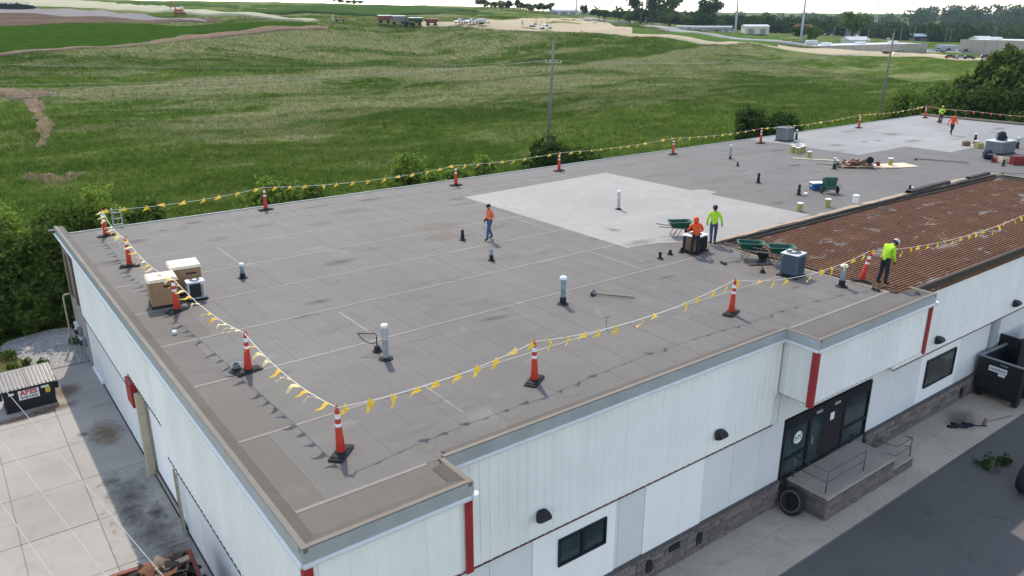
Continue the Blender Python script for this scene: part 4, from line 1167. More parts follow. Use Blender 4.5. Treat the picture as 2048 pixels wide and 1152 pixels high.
rail([(4.75, .05, 1.40), (4.9, -.72, 1.40), (6.1, -.72, 1.40), (6.15, -.45, 1.3)], [((4.75, .05, .56), .84), ((6.1, -.72, .56), .84)], 'railing')
# ---------------------------------------------------------------- warning posts and pennant lines
def make_post():
    t = thing('warning_post', '-', 'traffic post')
    b = MB()
    b.box(-.40, .40, -.19, .19, 0, .055, 0, .02); b.box(-.30, -.12, -.15, .15, .055, .075, 0, .01); b.box(.12, .30, -.15, .15, .055, .075, 0, .01)
    b.lathe([(.16, .05), (.13, .10), (.10, .12)], 16)
    b.build('base', M['rubber'], t, True)
    p = MB().lathe([(.118, .07), (.114, .26), (.104, .27), (.099, .48), (.091, .49), (.086, .70), (.079, .71), (.072, .92), (.066, .93), (.059, 1.14), (.055, 1.19), (.04, 1.21)], 18).build('post', M['orange'], t, True)
    for z0, z1 in ((.76, .89), (.97, 1.10)):
        r0 = .0815 - (z0 - .70) * .048; r1 = .0815 - (z1 - .70) * .048
        MB().lathe([(r0, z0), (r1, z1)], 18, cap=False).build('reflective_band', M['reflect'], t, 'all')
    MB().tube([(-.035, 0, 1.19), (-.04, 0, 1.28), (0, 0, 1.32), (.04, 0, 1.28), (.035, 0, 1.19)], .013, 6).build('handle', M['orange'], t, 'all')
    return t
POSTS = [(1.73, 28.35, .35, 'orange warning post at the rear left roof corner by the ladder'),
         (1.52, 22.34, -.2, 'orange warning post behind the tan enclosures, second from the rear left corner'),
         (1.67, 15.54, .5, 'orange warning post standing right in front of the tan enclosures'),
         (1.97, 8.92, .15, 'orange warning post beside the small vent near the left roof edge'),
         (2.17, 2.92, .75, 'orange warning post at the near corner where both pennant lines meet'),
         (8.41, 3.26, .55, 'orange warning post midway along the front pennant line'),
         (17.50, 3.40, .3, 'orange warning post left of the blue grey condenser near the front edge'),
         (24.61, 2.59, -.7, 'leaning orange warning post beside the lone worker on the rusted deck edge'),
         (9.90, 29.05, .1, 'first orange warning post along the rear edge right of the ladder'),
         (21.95, 28.40, -.15, 'orange warning post on the rear edge above the walking worker'),
         (30.37, 28.31, -.1, 'orange warning post on the rear edge in line with the wooden utility pole'),
         (41.94, 28.34, .1, 'orange warning post on the rear edge behind the tall thin vent'),
         (52.13, 27.78, -.2, 'orange warning post on the rear edge just left of the grey roof unit'),
         (68.00, 28.25, .0, 'orange warning post on the rear edge next to the second utility pole'),
         (81.14, 28.44, .1, 'orange warning post at the far rear corner of the roof'),
         (78.94, 25.9, .2, 'orange warning post hidden behind the far lime shirted worker')]
pp = make_post()
TOPS = []
for i, (x, y, a, lab) in enumerate(POSTS):
    o = place(pp, i == 0, (x, y, ZR + .008), a, lab, 'orange warning posts')
    o.rotation_euler = (R((i * 37 % 7 - 3) * .6), R((i * 53 % 5 - 2) * .7), a)
    if i == 7: o.rotation_euler = (R(3), R(9), a)
    TOPS.append(Vector((x, y, ZR + 1.26)))
TOPS[7] = Vector((24.61 + .18, 2.59 - .05, ZR + 1.24))
TOPS[15].z -= .1

def pennant_mesh(seed, mat):
    r = random.Random(seed)
    n = 5; vs = []; fs = []
    curl = r.uniform(-.08, .08); sag = r.uniform(.02, .10); tw = r.uniform(-.05, .05)
    for i in range(n + 1):
        t = i / n; w = .105 * (1 - t) + .006
        yy = .36 * t
        zz = -sag * math.sin(t * 2.4) + .03 * math.sin(t * 7 + seed)
        vs += [(-w + curl * t * t, yy, zz + tw * t), (w + curl * t * t, yy, zz - tw * t)]
    for i in range(n): fs.append((2 * i, 2 * i + 1, 2 * i + 3, 2 * i + 2))
    me = MB().add(vs, fs).mesh('pennant', mat)
    me.polygons.foreach_set('use_smooth', [True] * len(me.polygons))
    return me
PEN = {k: [pennant_mesh(s, M[k]) for s in range(6)] for k in ('flag_yellow', 'flag_pale', 'flag_red')}
def pennant_line(label, pts, sags, step, mats, wind, droop, seed, skip=0.06):
    r = random.Random(seed)
    t = thing('pennant_line', label, 'pennant line', tuple(pts[0]))
    org = Vector(pts[0]); path = []
    for a, b, s in zip(pts[:-1], pts[1:], sags):
        n = 16
        for k in range(n): u = k / n; p = a.lerp(b, u); p.z -= 4 * s * u * (1 - u); path.append(p)
    path.append(Vector(pts[-1]))
    MB().tube([p - org for p in path], .011, 5).build('rope', M['rope'], t, 'all')
    d = .25
    acc = 0.0
    for a, b in zip(path[:-1], path[1:]):
        L = (b - a).length
        while acc + L > d:
            p = a.lerp(b, (d - acc) / L)
            if r.random() > skip:
                dr = (b - a).normalized()
                w = Vector(wind) + Vector((r.gauss(0, .12), r.gauss(0, .15), r.gauss(0, .12)))
                yv = (w + Vector((0, 0, -droop))).normalized()
                xv = (dr - yv * dr.dot(yv))
                if xv.length < .3: xv = Vector((0, 0, 1)) * .9 + dr * .3; xv -= yv * xv.dot(yv)
                xv.normalize(); zv = xv.cross(yv)
                o = bpy.data.objects.new('pennant', PEN[r.choice(mats)][r.randrange(6)]); link(o, t)
                m = Matrix((xv, yv, zv)).transposed().to_4x4()
                m.translation = p - org
                o.matrix_local = m
            d += step * r.uniform(.85, 1.15)
        acc += L
    return t
pennant_line('yellow pennant line along the left edge of the roof over the tan enclosures', [TOPS[i] for i in range(5)], [.28, .32, .24, .28], .62, ['flag_pale', 'flag_pale', 'flag_yellow'], (-1, -.15, .1), .35, 1)
pennant_line('yellow pennant line along the front of the roof running past the lone worker', [TOPS[4], TOPS[5], TOPS[6], TOPS[7], Vector((38.5, 1.8, ZR + 1.1))], [.22, .36, .42, .42], .66, ['flag_yellow'], (-.85, -.2, 0), .5, 2)
pennant_line('yellow pennant line along the rear edge of the roof in front of the meadow', [TOPS[i] for i in (0, 8, 9, 10, 11, 12, 13, 14)], [.18, .30, .12, .15, .15, .2, .2], .95, ['flag_yellow'], (-.8, -.2, .05), .35, 3)
pennant_line('red pennant line across the far end of the roof under the willow', [TOPS[14], Vector((81.9, 24.5, ZR + 1.05)), Vector((82.2, 12.0, ZR + 1.1))], [.1, .15], .8, ['flag_red'], (-.6, -.5, 0), .5, 4)

# ---------------------------------------------------------------- vents and pipes on the roof
def vent(name, label, x, y, h, r, pipe, boot=.0, cap='open', boot_r=1.3, flare=0.0, lean=0.0):
    t = thing(name, label, 'vent pipe', (x, y, ZR + .006), 0, 'roof vent pipes')
    b0 = boot if boot > 0 else .05
    MB().lathe([(r * 2.4, 0), (r * 2.2, .02), (r * boot_r, .05), (r * boot_r * .93, b0), (r * 1.02, b0 + .01)], 16).build('flashing_boot', M['rubber'] if boot > 0 else M['galv'], t, True)
    if h > b0:
        MB().lathe([(r, .03), (r, h * .55), (r * 1.03, h * .55 + .01), (r * 1.03, h * .55 + .05), (r, h * .55 + .06), (r * (1 + flare), h), (r * .8 * (1 + flare), h), (r * .8, h - .15)], 16).build('pipe', pipe, t, True)
    if cap == 'cap':
        MB().lathe([(r * 1.02, h - .03), (r * 1.45, h + .0), (r * 1.45, h + .05), (r * 1.1, h + .09), (.01, h + .10)], 16).build('cap', M['white_cap'], t, True)
    elif cap == 'ring':
        MB().lathe([(r * 1.05, h - .10), (r * 1.1, h - .09), (r * 1.1, h - .01), (r * .85, h + .01), (.01, h + .0)], 16).build('cap', M['white_cap'], t, True)
    t.rotation_euler = (0, R(lean), 0)
    return t
vent('vent_pipe', 'short grey vent pipe with pale top right of the tan enclosures', 4.85, 17.90, .62, .085, M['galv_blue'], .2, 'ring')
vent('vent_pipe', 'tall galvanised vent pipe near the front left of the roof', 5.71, 7.27, 1.15, .10, M['galv'], .06, 'ring')
vent('vent_pipe', 'blue grey vent pipe with white cap near the long handled tool', 13.31, 7.76, .98, .095, M['galv_blue'], .27, 'cap')
vent('vent_pipe', 'galvanised vent pipe with white cap standing in the bright coated area', 25.58, 17.49, .98, .085, M['galv'], .08, 'cap')
vent('vent_pipe', 'short blue grey pipe with black boot below the walking worker', 14.37, 13.83, .50, .075, M['galv_blue'], .24)
vent('vent_pipe', 'short black pipe just left of the walking worker', 15.20, 17.38, .48, .075, M['rubber'], .25)
vent('vent_pipe', 'tall thin vent pipe with pale cap near the rear edge', 43.83, 24.36, 1.05, .07, M['galv_blue'], .2, 'ring')
vent('vent_pipe', 'tiny pipe stub in front of the tall thin rear vent', 41.87, 22.14, .28, .06, M['rubber'], .15)
vent('vent_pipe', 'short black pipe on the grey roof behind the bright coated area', 37.93, 17.45, .62, .08, M['rubber'], .3)
vent('vent_pipe', 'short black pipe left of the blue cooler', 36.85, 13.75, .62, .08, M['rubber'], .3)
vent('vent_pipe', 'dark vent pipe right of the grey rear roof unit', 56.55, 27.35, .85, .08, M['galv_blue'], .5, 'ring')
vent('vent_pipe', 'flared grey vent pipe with pale cap behind the front pennant line', 23.41, 2.71, .82, .10, M['galv_blue'], .26, 'cap')
vent('roof_drain_stub', 'flared black pipe stub, leftmost of three by the hooded worker', 20.49, 9.63, .26, .06, M['rubber'], .1, 'open', 1.2, .7)
vent('roof_drain_stub', 'small black pipe stub, middle of three by the hooded worker', 21.31, 9.79, .20, .065, M['rubber'], .12)
vent('roof_drain_stub', 'crooked black pipe stub nearest the hooded worker', 21.95, 9.71, .22, .055, M['rubber'], .1, lean=12)
vent('vent_pipe', 'stubby grey vent behind the base of the left warning post', 1.71, 9.16, .24, .10, M['acgrey'], .1, 'open', 1.4, .3)
vent('vent_pipe', 'dark vent pipe with pale cap near the far running worker', 66.63, 16.95, .85, .09, M['rubber'], .5, 'ring')
vent('vent_pipe', 'dark vent pipe with pale cap right of the backpack on the roof unit', 66.58, 13.63, .90, .09, M['galv_blue'], .5, 'ring')
vent('vent_pipe', 'small black pipe in front of the red tool boxes', 57.11, 10.76, .42, .07, M['rubber'], .2)
vent('vent_pipe', 'dark vent pipe with pale cap left of the scrap heap', 46.34, 17.34, .80, .085, M['galv_blue'], .35, 'ring')
vent('vent_pipe', 'small pipe stub beside the torn roofing edge', 43.58, 10.5, .30, .06, M['rubber'], .15)

# gas line stub with a looped hose
t = thing('hose_stub', 'black pipe box with a looped hose beside the tall galvanised vent', 'pipe', (5.77, 7.95, ZR + .006))
MB().lathe([(.16, 0), (.15, .04), (.10, .06), (.10, .16), (.09, .18)], 14).build('boot', M['rubber'], t, True)
MB().tube([(0, 0, .15), (0, .02, .55), (-.05, .05, .60), (-.48, .35, .62)], .018, 6).build('conduit', M['black'], t, 'all')
MB().tube([(0, 0, .30), (-.12, .1, .26), (-.3, .22, .34), (-.42, .3, .50), (-.48, .35, .62)], .014, 6).build('hose', M['black'], t, 'all')
t = thing('hose_stub', 'bent copper pipe stub on a pale round patch left of the condenser', 'pipe', (22.42, 5.69, ZR + .008))
MB().lathe([(.14, 0), (.10, .04), (.08, .12)], 12).build('boot', M['rubber'], t, True)
MB().tube([(0, 0, .1), (0, .0, .22), (-.08, .1, .34), (-.2, .22, .38)], .022, 6).build('conduit', M['rusty'], t, 'all')

# ---------------------------------------------------------------- enclosures and condensers
def enclosure(label, x, y, w, d, h, rz, grp='tan rooftop enclosures'):
    t = thing('rooftop_enclosure', label, 'enclosure', (x, y, ZR + .008), rz, grp)
    MB().box(-w / 2, w / 2, -d / 2, d / 2, .06, h, 0, .02).build('body', M['tan_box'], t)
    l = MB().hexa([(-w / 2 - .05, -d / 2 - .05, h), (w / 2 + .05, -d / 2 - .05, h), (w / 2 + .05, d / 2 + .05, h), (-w / 2 - .05, d / 2 + .05, h),
                   (-w / 2 + .0, -d / 2 + .0, h + .10), (w / 2 - .0, -d / 2 + .0, h + .10), (w / 2 - .0, d / 2 - .0, h + .10), (-w / 2 + .0, d / 2 - .0, h + .10)]).build('lid', M['tan_top'], t)
    MB().box(-w / 2 - .02, w / 2 + .02, -d / 2 - .02, d / 2 + .02, 0, .059).build('curb', M['rubber'], t)
    MB().box(-.02, .36, -d / 2 - .012, -d / 2 - .001, h * .76, h * .83).build('handle_slot', M['black'], t)
    for c in (-w / 2 + .06, w / 2 - .06): MB().box(c - .025, c + .025, -d / 2 - .014, -d / 2 - .001, .1, h - .04).build('door_rib', M['tan_box'], t)
    return t
enclosure('tan rooftop enclosure with cream lid, the nearer of two, behind the warning post', 1.52, 16.65, .95, .92, .98, R(-5))
enclosure('tan rooftop enclosure with cream lid, the farther one behind the small condenser', 2.58, 17.6, 1.05, 1.0, 1.05, R(-6))
def condenser(label, x, y, w, d, h, rz, side, topm, louv, grp=None, round_=.06, fan=.36):
    t = thing('condenser_unit', label, 'condenser', (x, y, ZR + .008), rz, grp)
    MB().box(-w / 2 - .06, w / 2 + .06, -d / 2 - .06, d / 2 + .06, 0, .06, 0, .01).build('pad', M['rubber'], t)
    b = MB().box(-w / 2, w / 2, -d / 2, d / 2, .06, h - .05, 0, round_).build('body', side, t)
    m = MB(); n = 16
    if louv == 'v':
        k = -w / 2 + .08
        while k < w / 2 - .06: m.box(k, k + .018, -d / 2 - .014, -d / 2 - .001, .12, h - .12); k += .05
        k = -d / 2 + .08
        while k < d / 2 - .06: m.box(-w / 2 - .014, -w / 2 - .001, k, k + .018, .12, h - .12); k += .05
    else:
        z = .12
        while z < h - .16: m.box(-w / 2 + .06, w / 2 - .06, -d / 2 - .012, -d / 2 - .001, z, z + .02); z += .05
    m.build('louvre_fins', side if louv == 'v' else M['acdark'], t)
    top = MB().box(-w / 2 - .015, w / 2 + .015, -d / 2 - .015, d / 2 + .015, h - .049, h, 0, .03).build('top_panel', topm, t)
    g = MB()
    g.lathe([(fan * .98, h + .002), (fan, h + .02), (fan * .95, h + .03)], 28, cap=False)
    for rr in (.35, .55, .78): g.lathe([(fan * rr - .005, h + .022), (fan * rr + .005, h + .022)], 24, cap=False)
    for k in range(8): a = k * math.pi / 4; g.bar((0, 0, h + .022), (fan * math.cos(a), fan * math.sin(a), h + .022), .012)
    g.build('fan_guard', M['acgrey'], t)
    MB().lathe([(fan * .96, h + .003), (fan * .96, h + .006)], 28).build('fan_well', M['acdark'], t)
    MB().lathe([(.09, h + .007), (.09, h + .034), (.07, h + .04)], 14).build('fan_hub', M['aclight'], t)
    return t
condenser('small grey condenser with black grille in front of the farther tan enclosure', 2.62, 16.45, .62, .42, .74, R(-5), M['aclight'], M['white_cap'], 'h', 'condensers', .03, .19)
kk = [c for c in COL.objects if c.name.startswith('condenser_unit')][-1]
MB().box(-.24, .16, -.222, -.212, .12, .66).build('grille', M['acdark'], kk)
condenser('large blue grey condenser with pale top beside the wheelbarrows', 23.05, 4.75, .76, .76, .98, R(8), M['acblue'], M['aclight'], 'v', 'condensers', .10, .30)
condenser('dark condenser with white top and brown side next to the hooded worker', 22.65, 9.55, .92, .80, .78, R(10), M['acdark'], M['white_cap'], 'v', 'condensers', .08, .3)
kk = [c for c in COL.objects if c.name.startswith('condenser_unit')][-1]
MB().box(-.475, -.462, -.34, .20, .10, .70).build('rusted_side_panel', M['rustpanel'], kk)
condenser('grey roof unit at the rear edge of the roof by the yellow pennants', 55.2, 27.6, 1.15, 1.1, 1.15, R(4), M['acgrey'], M['acgrey'], 'v', 'condensers', .06, .4)
condenser('grey roof unit with a backpack lying on its top', 63.0, 13.5, 2.0, 1.3, 1.0, R(-6), M['acgrey'], M['aclight'], 'v', 'condensers', .05, .45)
condenser('small pale roof unit at the far right by the end parapet', 81.2, 17.9, .9, .9, .7, 0, M['aclight'], M['white_cap'], 'v', 'condensers', .05, .3)

# ---------------------------------------------------------------- wheelbarrows
def wheel(m_t, m_r, parent, c, r, w, axis='y'):
    t = MB().lathe([(r * .62, -w / 2), (r * .9, -w / 2), (r, -w * .3), (r, w * .3), (r * .9, w / 2), (r * .62, w / 2)], 20, c, 0, axis).build('tyre', m_t, parent, True)
    MB().lathe([(.02, -w * .38), (r * .63, -w * .30), (r * .63, w * .30), (.02, w * .38)], 16, c, 0, axis).build('rim', m_r, t, True)
    return t
def make_barrow():
    t = thing('wheelbarrow', '-', 'wheelbarrow')
    # +x = forward (wheel end)
    def ring(z, x0, x1, w0, w1, c=.10):
        return [(x0 + c, -w0, z), (x1 - c, -w1, z), (x1, -w1 + c, z), (x1, w1 - c, z), (x1 - c, w1, z), (x0 + c, w0, z), (x0, w0 - c, z), (x0, -w0 + c, z)]
    vs = ring(.40, -.30, .35, .20, .18, .06) + ring(.72, -.50, .62, .36, .33) + ring(.735, -.53, .65, .39, .36) + ring(.735, -.47, .59, .335, .305) + ring(.42, -.28, .33, .18, .16, .06)
    fs = [tuple(range(7, -1, -1)), tuple(range(32, 40))]
    for k in range(4):
        for i in range(8): j = (i + 1) % 8; fs.append((k * 8 + i, k * 8 + j, k * 8 + 8 + j, k * 8 + 8 + i))
    MB().add(vs, fs).build('tray', M['green_tray'], t)
    for s in (-1, 1):
        MB().bar((-1.05, s * .30, .56), (.72, s * .12, .30), .04, .04).build('handle', M['wood_handle'], t)
        MB().tube([(-.10, s * .24, .42), (-.32, s * .26, .02), (-.12, s * .26, .02), (.10, s * .20, .37)], .016, 6).build('leg', M['steel_frame'], t, 'all')
    MB().bar((-.33, -.26, .03), (-.33, .26, .03), .025).build('brace', M['steel_frame'], t)
    for s in (-.13, .13): wheel(M['rubber'], M['white_plastic'], t, (.60, s, .23), .23, .10)
    MB().tube([(.60, -.20, .23), (.60, .20, .23)], .014, 6).build('axle', M['steel_frame'], t)
    return t
wb = make_barrow()
place(wb, True, (24.0, 11.75, ZR + .012), R(-30), 'green wheelbarrow behind the hooded worker on the bright coated area', 'green wheelbarrows')
place(wb, False, (23.65, 7.35, ZR + .008), R(-48), 'green wheelbarrow standing alone left of the pair by the condenser', 'green wheelbarrows')
place(wb, False, (24.0, 6.05, ZR + .055), R(-42), 'green wheelbarrow half hidden behind the blue grey condenser', 'green wheelbarrows')
t = thing('dump_cart', 'dark green two wheeled dump cart tipped up beside the blue cooler', 'cart', (38.7, 12.85, ZR + .008), R(-37))
def _ring(y, x, z0, z1): return [(-x, y, z0), (x, y, z0), (x, y, z1), (-x, y, z1)]
m = MB(); a_ = [(-.28, -.10, .30), (.28, -.10, .30), (.28, .30, .16), (-.28, .30, .16)]; b_ = [(-.38, .02, .98), (.38, .02, .98), (.40, .50, .80), (-.40, .50, .80)]; c_ = [(-.33, .06, .95), (.33, .06, .95), (.35, .46, .78), (-.35, .46, .78)]; d_ = [(-.24, -.06, .34), (.24, -.06, .34), (.24, .27, .21), (-.24, .27, .21)]
m.add(a_ + b_ + c_ + d_, [(0, 1, 2, 3), (12, 13, 14, 15)] + [(k * 4 + i, k * 4 + (i + 1) % 4, k * 4 + 4 + (i + 1) % 4, k * 4 + 4 + i) for k in range(3) for i in range(4)])
m.build('tub', M['green_tray'], t)
for s_ in (-.48, .48): wheel(M['rubber'], M['black'], t, (s_, .12, .21), .21, .10, 'x')
MB().tube([(-.48, .12, .21), (.48, .12, .21)], .02, 6).build('axle', M['steel_frame'], t)
MB().tube([(-.12, -.05, .42), (-.14, -.22, .86), (.14, -.22, .86), (.12, -.05, .42)], .018, 6).build('tow_handle', M['black'], t)
MB().tube([(.26, .2, .35), (.55, -.12, .55), (.62, -.2, .30)], .02, 6).build('tipping_frame', M['steel_frame'], t)

# ---------------------------------------------------------------- buckets, cooler, boards, tools
def make_bucket(body):
    t = thing('bucket', '-', 'bucket')
    MB().lathe([(.115, 0), (.135, .32), (.145, .33), (.145, .36), (.135, .36)], 18).build('pail', body, t, True)
    MB().lathe([(.148, .355), (.150, .385), (.13, .395), (.01, .39)], 18).build('lid', M['white_plastic'], t, True)
    MB().tube([(-.147, 0, .34), (-.12, -.10, .30), (0, -.155, .27), (.12, -.10, .30), (.147, 0, .34)], .005, 5).build('bail', M['galv'], t)
    return t
by = make_bucket(M['bucket']); bw = make_bucket(M['bucket_white'])
BK = [(33.32, 11.30, 'olive yellow bucket with white lid at the corner of the bright coated area', 0), (35.46, 10.95, 'olive yellow bucket with white lid below the tipped dump cart', 0),
      (50.28, 23.35, 'yellow bucket at the left end of the rear bucket row', 0), (50.0, 22.75, 'yellow bucket in the front of the rear bucket row', 0), (50.75, 22.95, 'yellow bucket in the middle of the rear bucket row', 0), (51.3, 23.1, 'yellow bucket at the right end of the rear bucket row', 0),
      (51.1, 24.0, 'yellow bucket farthest back in the rear bucket row', 0), (49.04, 21.10, 'yellow bucket alone on the timber just right of the bucket row', 0), (50.9, 15.75, 'olive bucket standing on the plywood sheet', .03), (47.2, 17.75, 'yellow bucket beside the capped vent left of the scrap heap', 0),
      (64.9, 16.1, 'yellow bucket left of the roof unit with the backpack', 0)]
for i, (x, y, lab, dz) in enumerate(BK):
    place(by, i == 0, (x, y, ZR + .008 + dz), i * .7, lab, 'yellow buckets', 1.15 if i < 2 else 1.25)
place(bw, True, (37.37, 10.42, ZR + .03), .3, 'white bucket at the torn edge of the rusted deck', 'white buckets', 1.25)
place(bw, False, (51.9, 23.7, ZR + .008), 1.0, 'white bucket behind the yellow bucket row', 'white buckets', 1.2)
t = thing('cooler', 'blue cooler with white lid left of the tipped dump cart', 'cooler', (39.13, 13.95, ZR + .008), R(-30))
MB().hexa([(-.42, -.24, 0), (.42, -.24, 0), (.42, .24, 0), (-.42, .24, 0), (-.46, -.28, .40), (.46, -.28, .40), (.46, .28, .40), (-.46, .28, .40)]).build('body', M['cooler'], t)
MB().box(-.48, .48, -.30, .30, .401, .47, 0, .03).build('lid', M['white_plastic'], t)
for s in (-1, 1): MB().box(s * .47 - .02, s * .47 + .02, -.1, .1, .24, .29).build('handle', M['white_plastic'], t)

t = tag(MB().box(-1.5, 1.5, -.78, .78, 0, .02).build('plywood_sheet', M['plywood']), 'large pale plywood sheet lying flat right of the scrap heap', 'board'); t.location = (50.9, 15.5, ZR + .012); t.rotation_euler = (0, 0, R(-22))
for (x, y, L, w, a, m, lab) in ((48.6, 20.3, 3.2, .22, -58, 'plywood', 'long pale plank leading from the buckets to the scrap heap'), (47.7, 18.6, 1.6, .2, -62, 'lumber', 'brown plank at the left end of the scrap heap'), (45.5, 19.96, .8, .18, -20, 'acgrey', 'small grey board lying alone left of the scrap heap'), (49.6, 15.3, 1.9, .25, -35, 'lumber', 'short brown plank between scrap heap and plywood sheet')):
    o = tag(MB().box(-L / 2, L / 2, -w / 2, w / 2, 0, .05, 0, .008).build('plank', M[m]), lab, 'plank', 'loose planks'); o.location = (x, y, ZR + .01); o.rotation_euler = (0, 0, R(a))
# scrap heap: individually thrown pieces as parts of one heap
t = thing('scrap_heap', 'heap of brown offcuts, tools and rags on a pallet at mid roof', 'scrap heap', (48.2, 16.9, ZR + .01), R(-40))
p = MB()
for k in range(6): p.box(-1.1, 1.1, -.62 + k * .22, -.48 + k * .22, .10, .13)
for k in (-1.0, 0, 1.0): p.box(k - .05, k + .05, -.62, .62, 0, .099)
p.build('pallet', M['lumber'], t)
rr = random.Random(9)
for k in range(34):
    L, w, h = rr.uniform(.2, .8), rr.uniform(.08, .3), rr.uniform(.05, .2)
    o = MB().box(-L / 2, L / 2, -w / 2, w / 2, 0, h, 0, .02).build('offcut', M[rr.choice(['lumber', 'rustpanel', 'redtool', 'plywood', 'black', 'rustpanel', 'tan_box', 'white_plastic'])], t)
    o.location = (rr.gauss(0, .55), rr.gauss(0, .25), .14 + rr.random() * .22); o.rotation_euler = (rr.uniform(-.4, .4), rr.uniform(-.4, .4), rr.uniform(0, 3))
t = thing('hose_reel', 'navy hose reel on a stand at the right end of the scrap heap', 'hose reel', (48.55, 16.0, ZR + .008), R(-50)); t.scale = (.8, .8, .8)
MB().lathe([(.12, -.14), (.26, -.15), (.28, -.13), (.2, -.10), (.2, .10), (.28, .13), (.26, .15), (.12, .14)], 18, (0, 0, .72), 0, 'y').build('reel', M['darkcloth'], t, True)
for s in (-1, 1): MB().tube([(-.25, s * .18, 0), (0, s * .18, .72), (.25, s * .18, 0)], .025, 6).build('stand', M['black'], t)
t = thing('fuel_can', 'small red fuel can between scrap heap and plywood sheet', 'fuel can', (49.9, 16.1, ZR + .008), .4)
MB().box(-.16, .16, -.11, .11, 0, .30, 0, .03).build('can', M['redtool'], t)
MB().tube([(.1, 0, .3), (.2, 0, .42)], .02, 6).build('spout', M['bucket'], t); MB().tube([(-.1, 0, .30), (-.1, 0, .36), (.05, 0, .36), (.05, 0, .3)], .015, 6).build('handle', M['redtool'], t)
# long handled tools
def tool(label, p, q, head='rake', m='wood_handle', n='roof_scraper'):
    p, q = Vector(p), Vector(q)
    t = thing(n, label, 'hand tool', tuple(p), math.atan2(q.y - p.y, q.x - p.x))
    L = (q - p).length
    MB().tube([(0, 0, .05), (L, 0, .05)], .018, 6).build('handle', M[m], t)
    if head == 'rake': MB().prism([(-.05, 0), (.0, .10), (.12, .05), (.12, .02)], 'y', -.16, .16).build('head', M['black'], t)
    else: MB().box(-.02, .1, -.35, .35, .0, .09, 0, .02).build('head', M['black'], t)
    return t
tool('long handled scraper lying on the roof beside the white capped vent', (14.86, 7.85, ZR + .01), (15.85, 6.55, ZR + .01), 'rake', 'steel_frame')
tool('pale handled shovel lying against the scraper by the white capped vent', (14.98, 7.98, ZR + .012), (15.85, 6.70, ZR + .012), 'rake', 'lumber_grey', 'shovel')
tool('long squeegee lying flat between plywood sheet and far worker', (54.69, 15.9, ZR + .01), (56.07, 12.6, ZR + .01), 'sq', 'black', 'squeegee')
tool('second long squeegee pole alongside the first in mid roof', (54.9, 16.0, ZR + .012), (56.5, 12.9, ZR + .012), 'sq', 'steel_frame', 'squeegee')
tool('green handled bar lying at the far end of the rusted bay', (53.6, 9.4, ZR + .06), (56.2, 6.2, ZR + .06), 'rake', 'green_tray', 'pry_bar')
tool('short black handled scraper lying left of the standing wheelbarrow', (22.05, 7.45, ZR + .01), (22.9, 7.2, ZR + .01), 'rake', 'steel_frame')
tool('thin black pry bar at the feet of the lone worker', (24.0, 1.65, ZR + .012), (25.1, 1.35, ZR + .012), 'rake', 'black', 'pry_bar')
# marker stake with a cross bar
t = thing('marker_stake', 'thin stake with a short cross bar standing in front of the long scraper', 'stake', (12.9, 5.0, ZR + .006))
MB().lathe([(.08, 0), (.07, .02), (.012, .03)], 10).build('foot', M['steel_frame'], t); MB().tube([(0, 0, .02), (.0, 0, .42)], .009, 6).build('rod', M['steel_frame'], t); MB().tube([(-.08, .05, .42), (.10, -.06, .43)], .012, 6).build('cross_bar', M['wagon_red'], t)
t = thing('barrow_tray_plate', 'flat dark steel plate lying under the standing wheelbarrow', 'plate', (23.35, 6.55, ZR + .008), R(-30))
MB().box(-.55, .55, -.30, .30, 0, .03, 0, .008).build('plate', M['rusty'], t); MB().box(-.5, .5, -.26, .26, .03, .045).build('plate_lip', M['black'], t)
# backpacks, tool boxes at the far right
def backpack(label, loc, rz, s=1.0):
    t = thing('backpack', label, 'backpack', loc, rz, 'backpacks'); t.scale = (s, s, s)
    MB().lathe([(.16, 0), (.27, .05), (.29, .3), (.25, .5), (.15, .62), (.02, .66)], 12).build('bag', M['darkcloth'], t, 'all')
    MB().lathe([(.10, .05), (.17, .08), (.18, .25), (.12, .32), (.02, .33)], 10, (0, -.2, 0)).build('pocket', M['darkcloth'], t, 'all')
    for s_ in (-.12, .12): MB().tube([(s_, .22, .55), (s_, .36, .4), (s_, .34, .15), (s_, .24, .05)], .025, 6).build('strap', M['black'], t)
    MB().box(-.27, .27, -.30, -.27, .36, .39).build('reflective_strip', M['aclight'], t)
backpack('black backpack sitting on top of the far grey roof unit', (62.7, 13.4, ZR + 1.04), .4, 1.05)
backpack('black backpack standing on the roof left of the red tool boxes', (59.3, 12.75, ZR + .008), -.5, 1.1)
def toolbox(label, x, y, w, d, h, rz, m='redtool'):
    t = thing('tool_box', label, 'tool box', (x, y, ZR + .008), rz, 'tool boxes')
    MB().box(-w / 2, w / 2, -d / 2, d / 2, 0, h * .75, 0, .02).build('body', M[m], t)
    MB().prism([(-d / 2 - .01, h * .755), (d / 2 + .01, h * .755), (d * .25, h), (-d * .25, h)], 'x', -w / 2 - .01, w / 2 + .01).build('lid', M[m], t)
    MB().tube([(-.15, 0, h), (-.12, 0, h + .06), (.12, 0, h + .06), (.15, 0, h)], .014, 6).build('handle', M['black'], t)
toolbox('long dark red tool box at the right edge of the picture', 58.8, 10.2, 1.5, .6, .62, R(-40))
toolbox('dark red tool box behind the long one at the right edge', 59.9, 10.6, 1.2, .5, .5, R(-15))
toolbox('small bright red tool box alone in front of the far roof unit', 58.35, 11.9, .45, .3, .34, R(10))
toolbox('yellow case left of the far roof unit with the backpack', 64.4, 15.6, .5, .4, .42, R(-30), 'bucket')
toolbox('brown case at the left end of the kit beside the far roof unit', 64.75, 16.8, .55, .35, .36, R(-30), 'rustpanel')
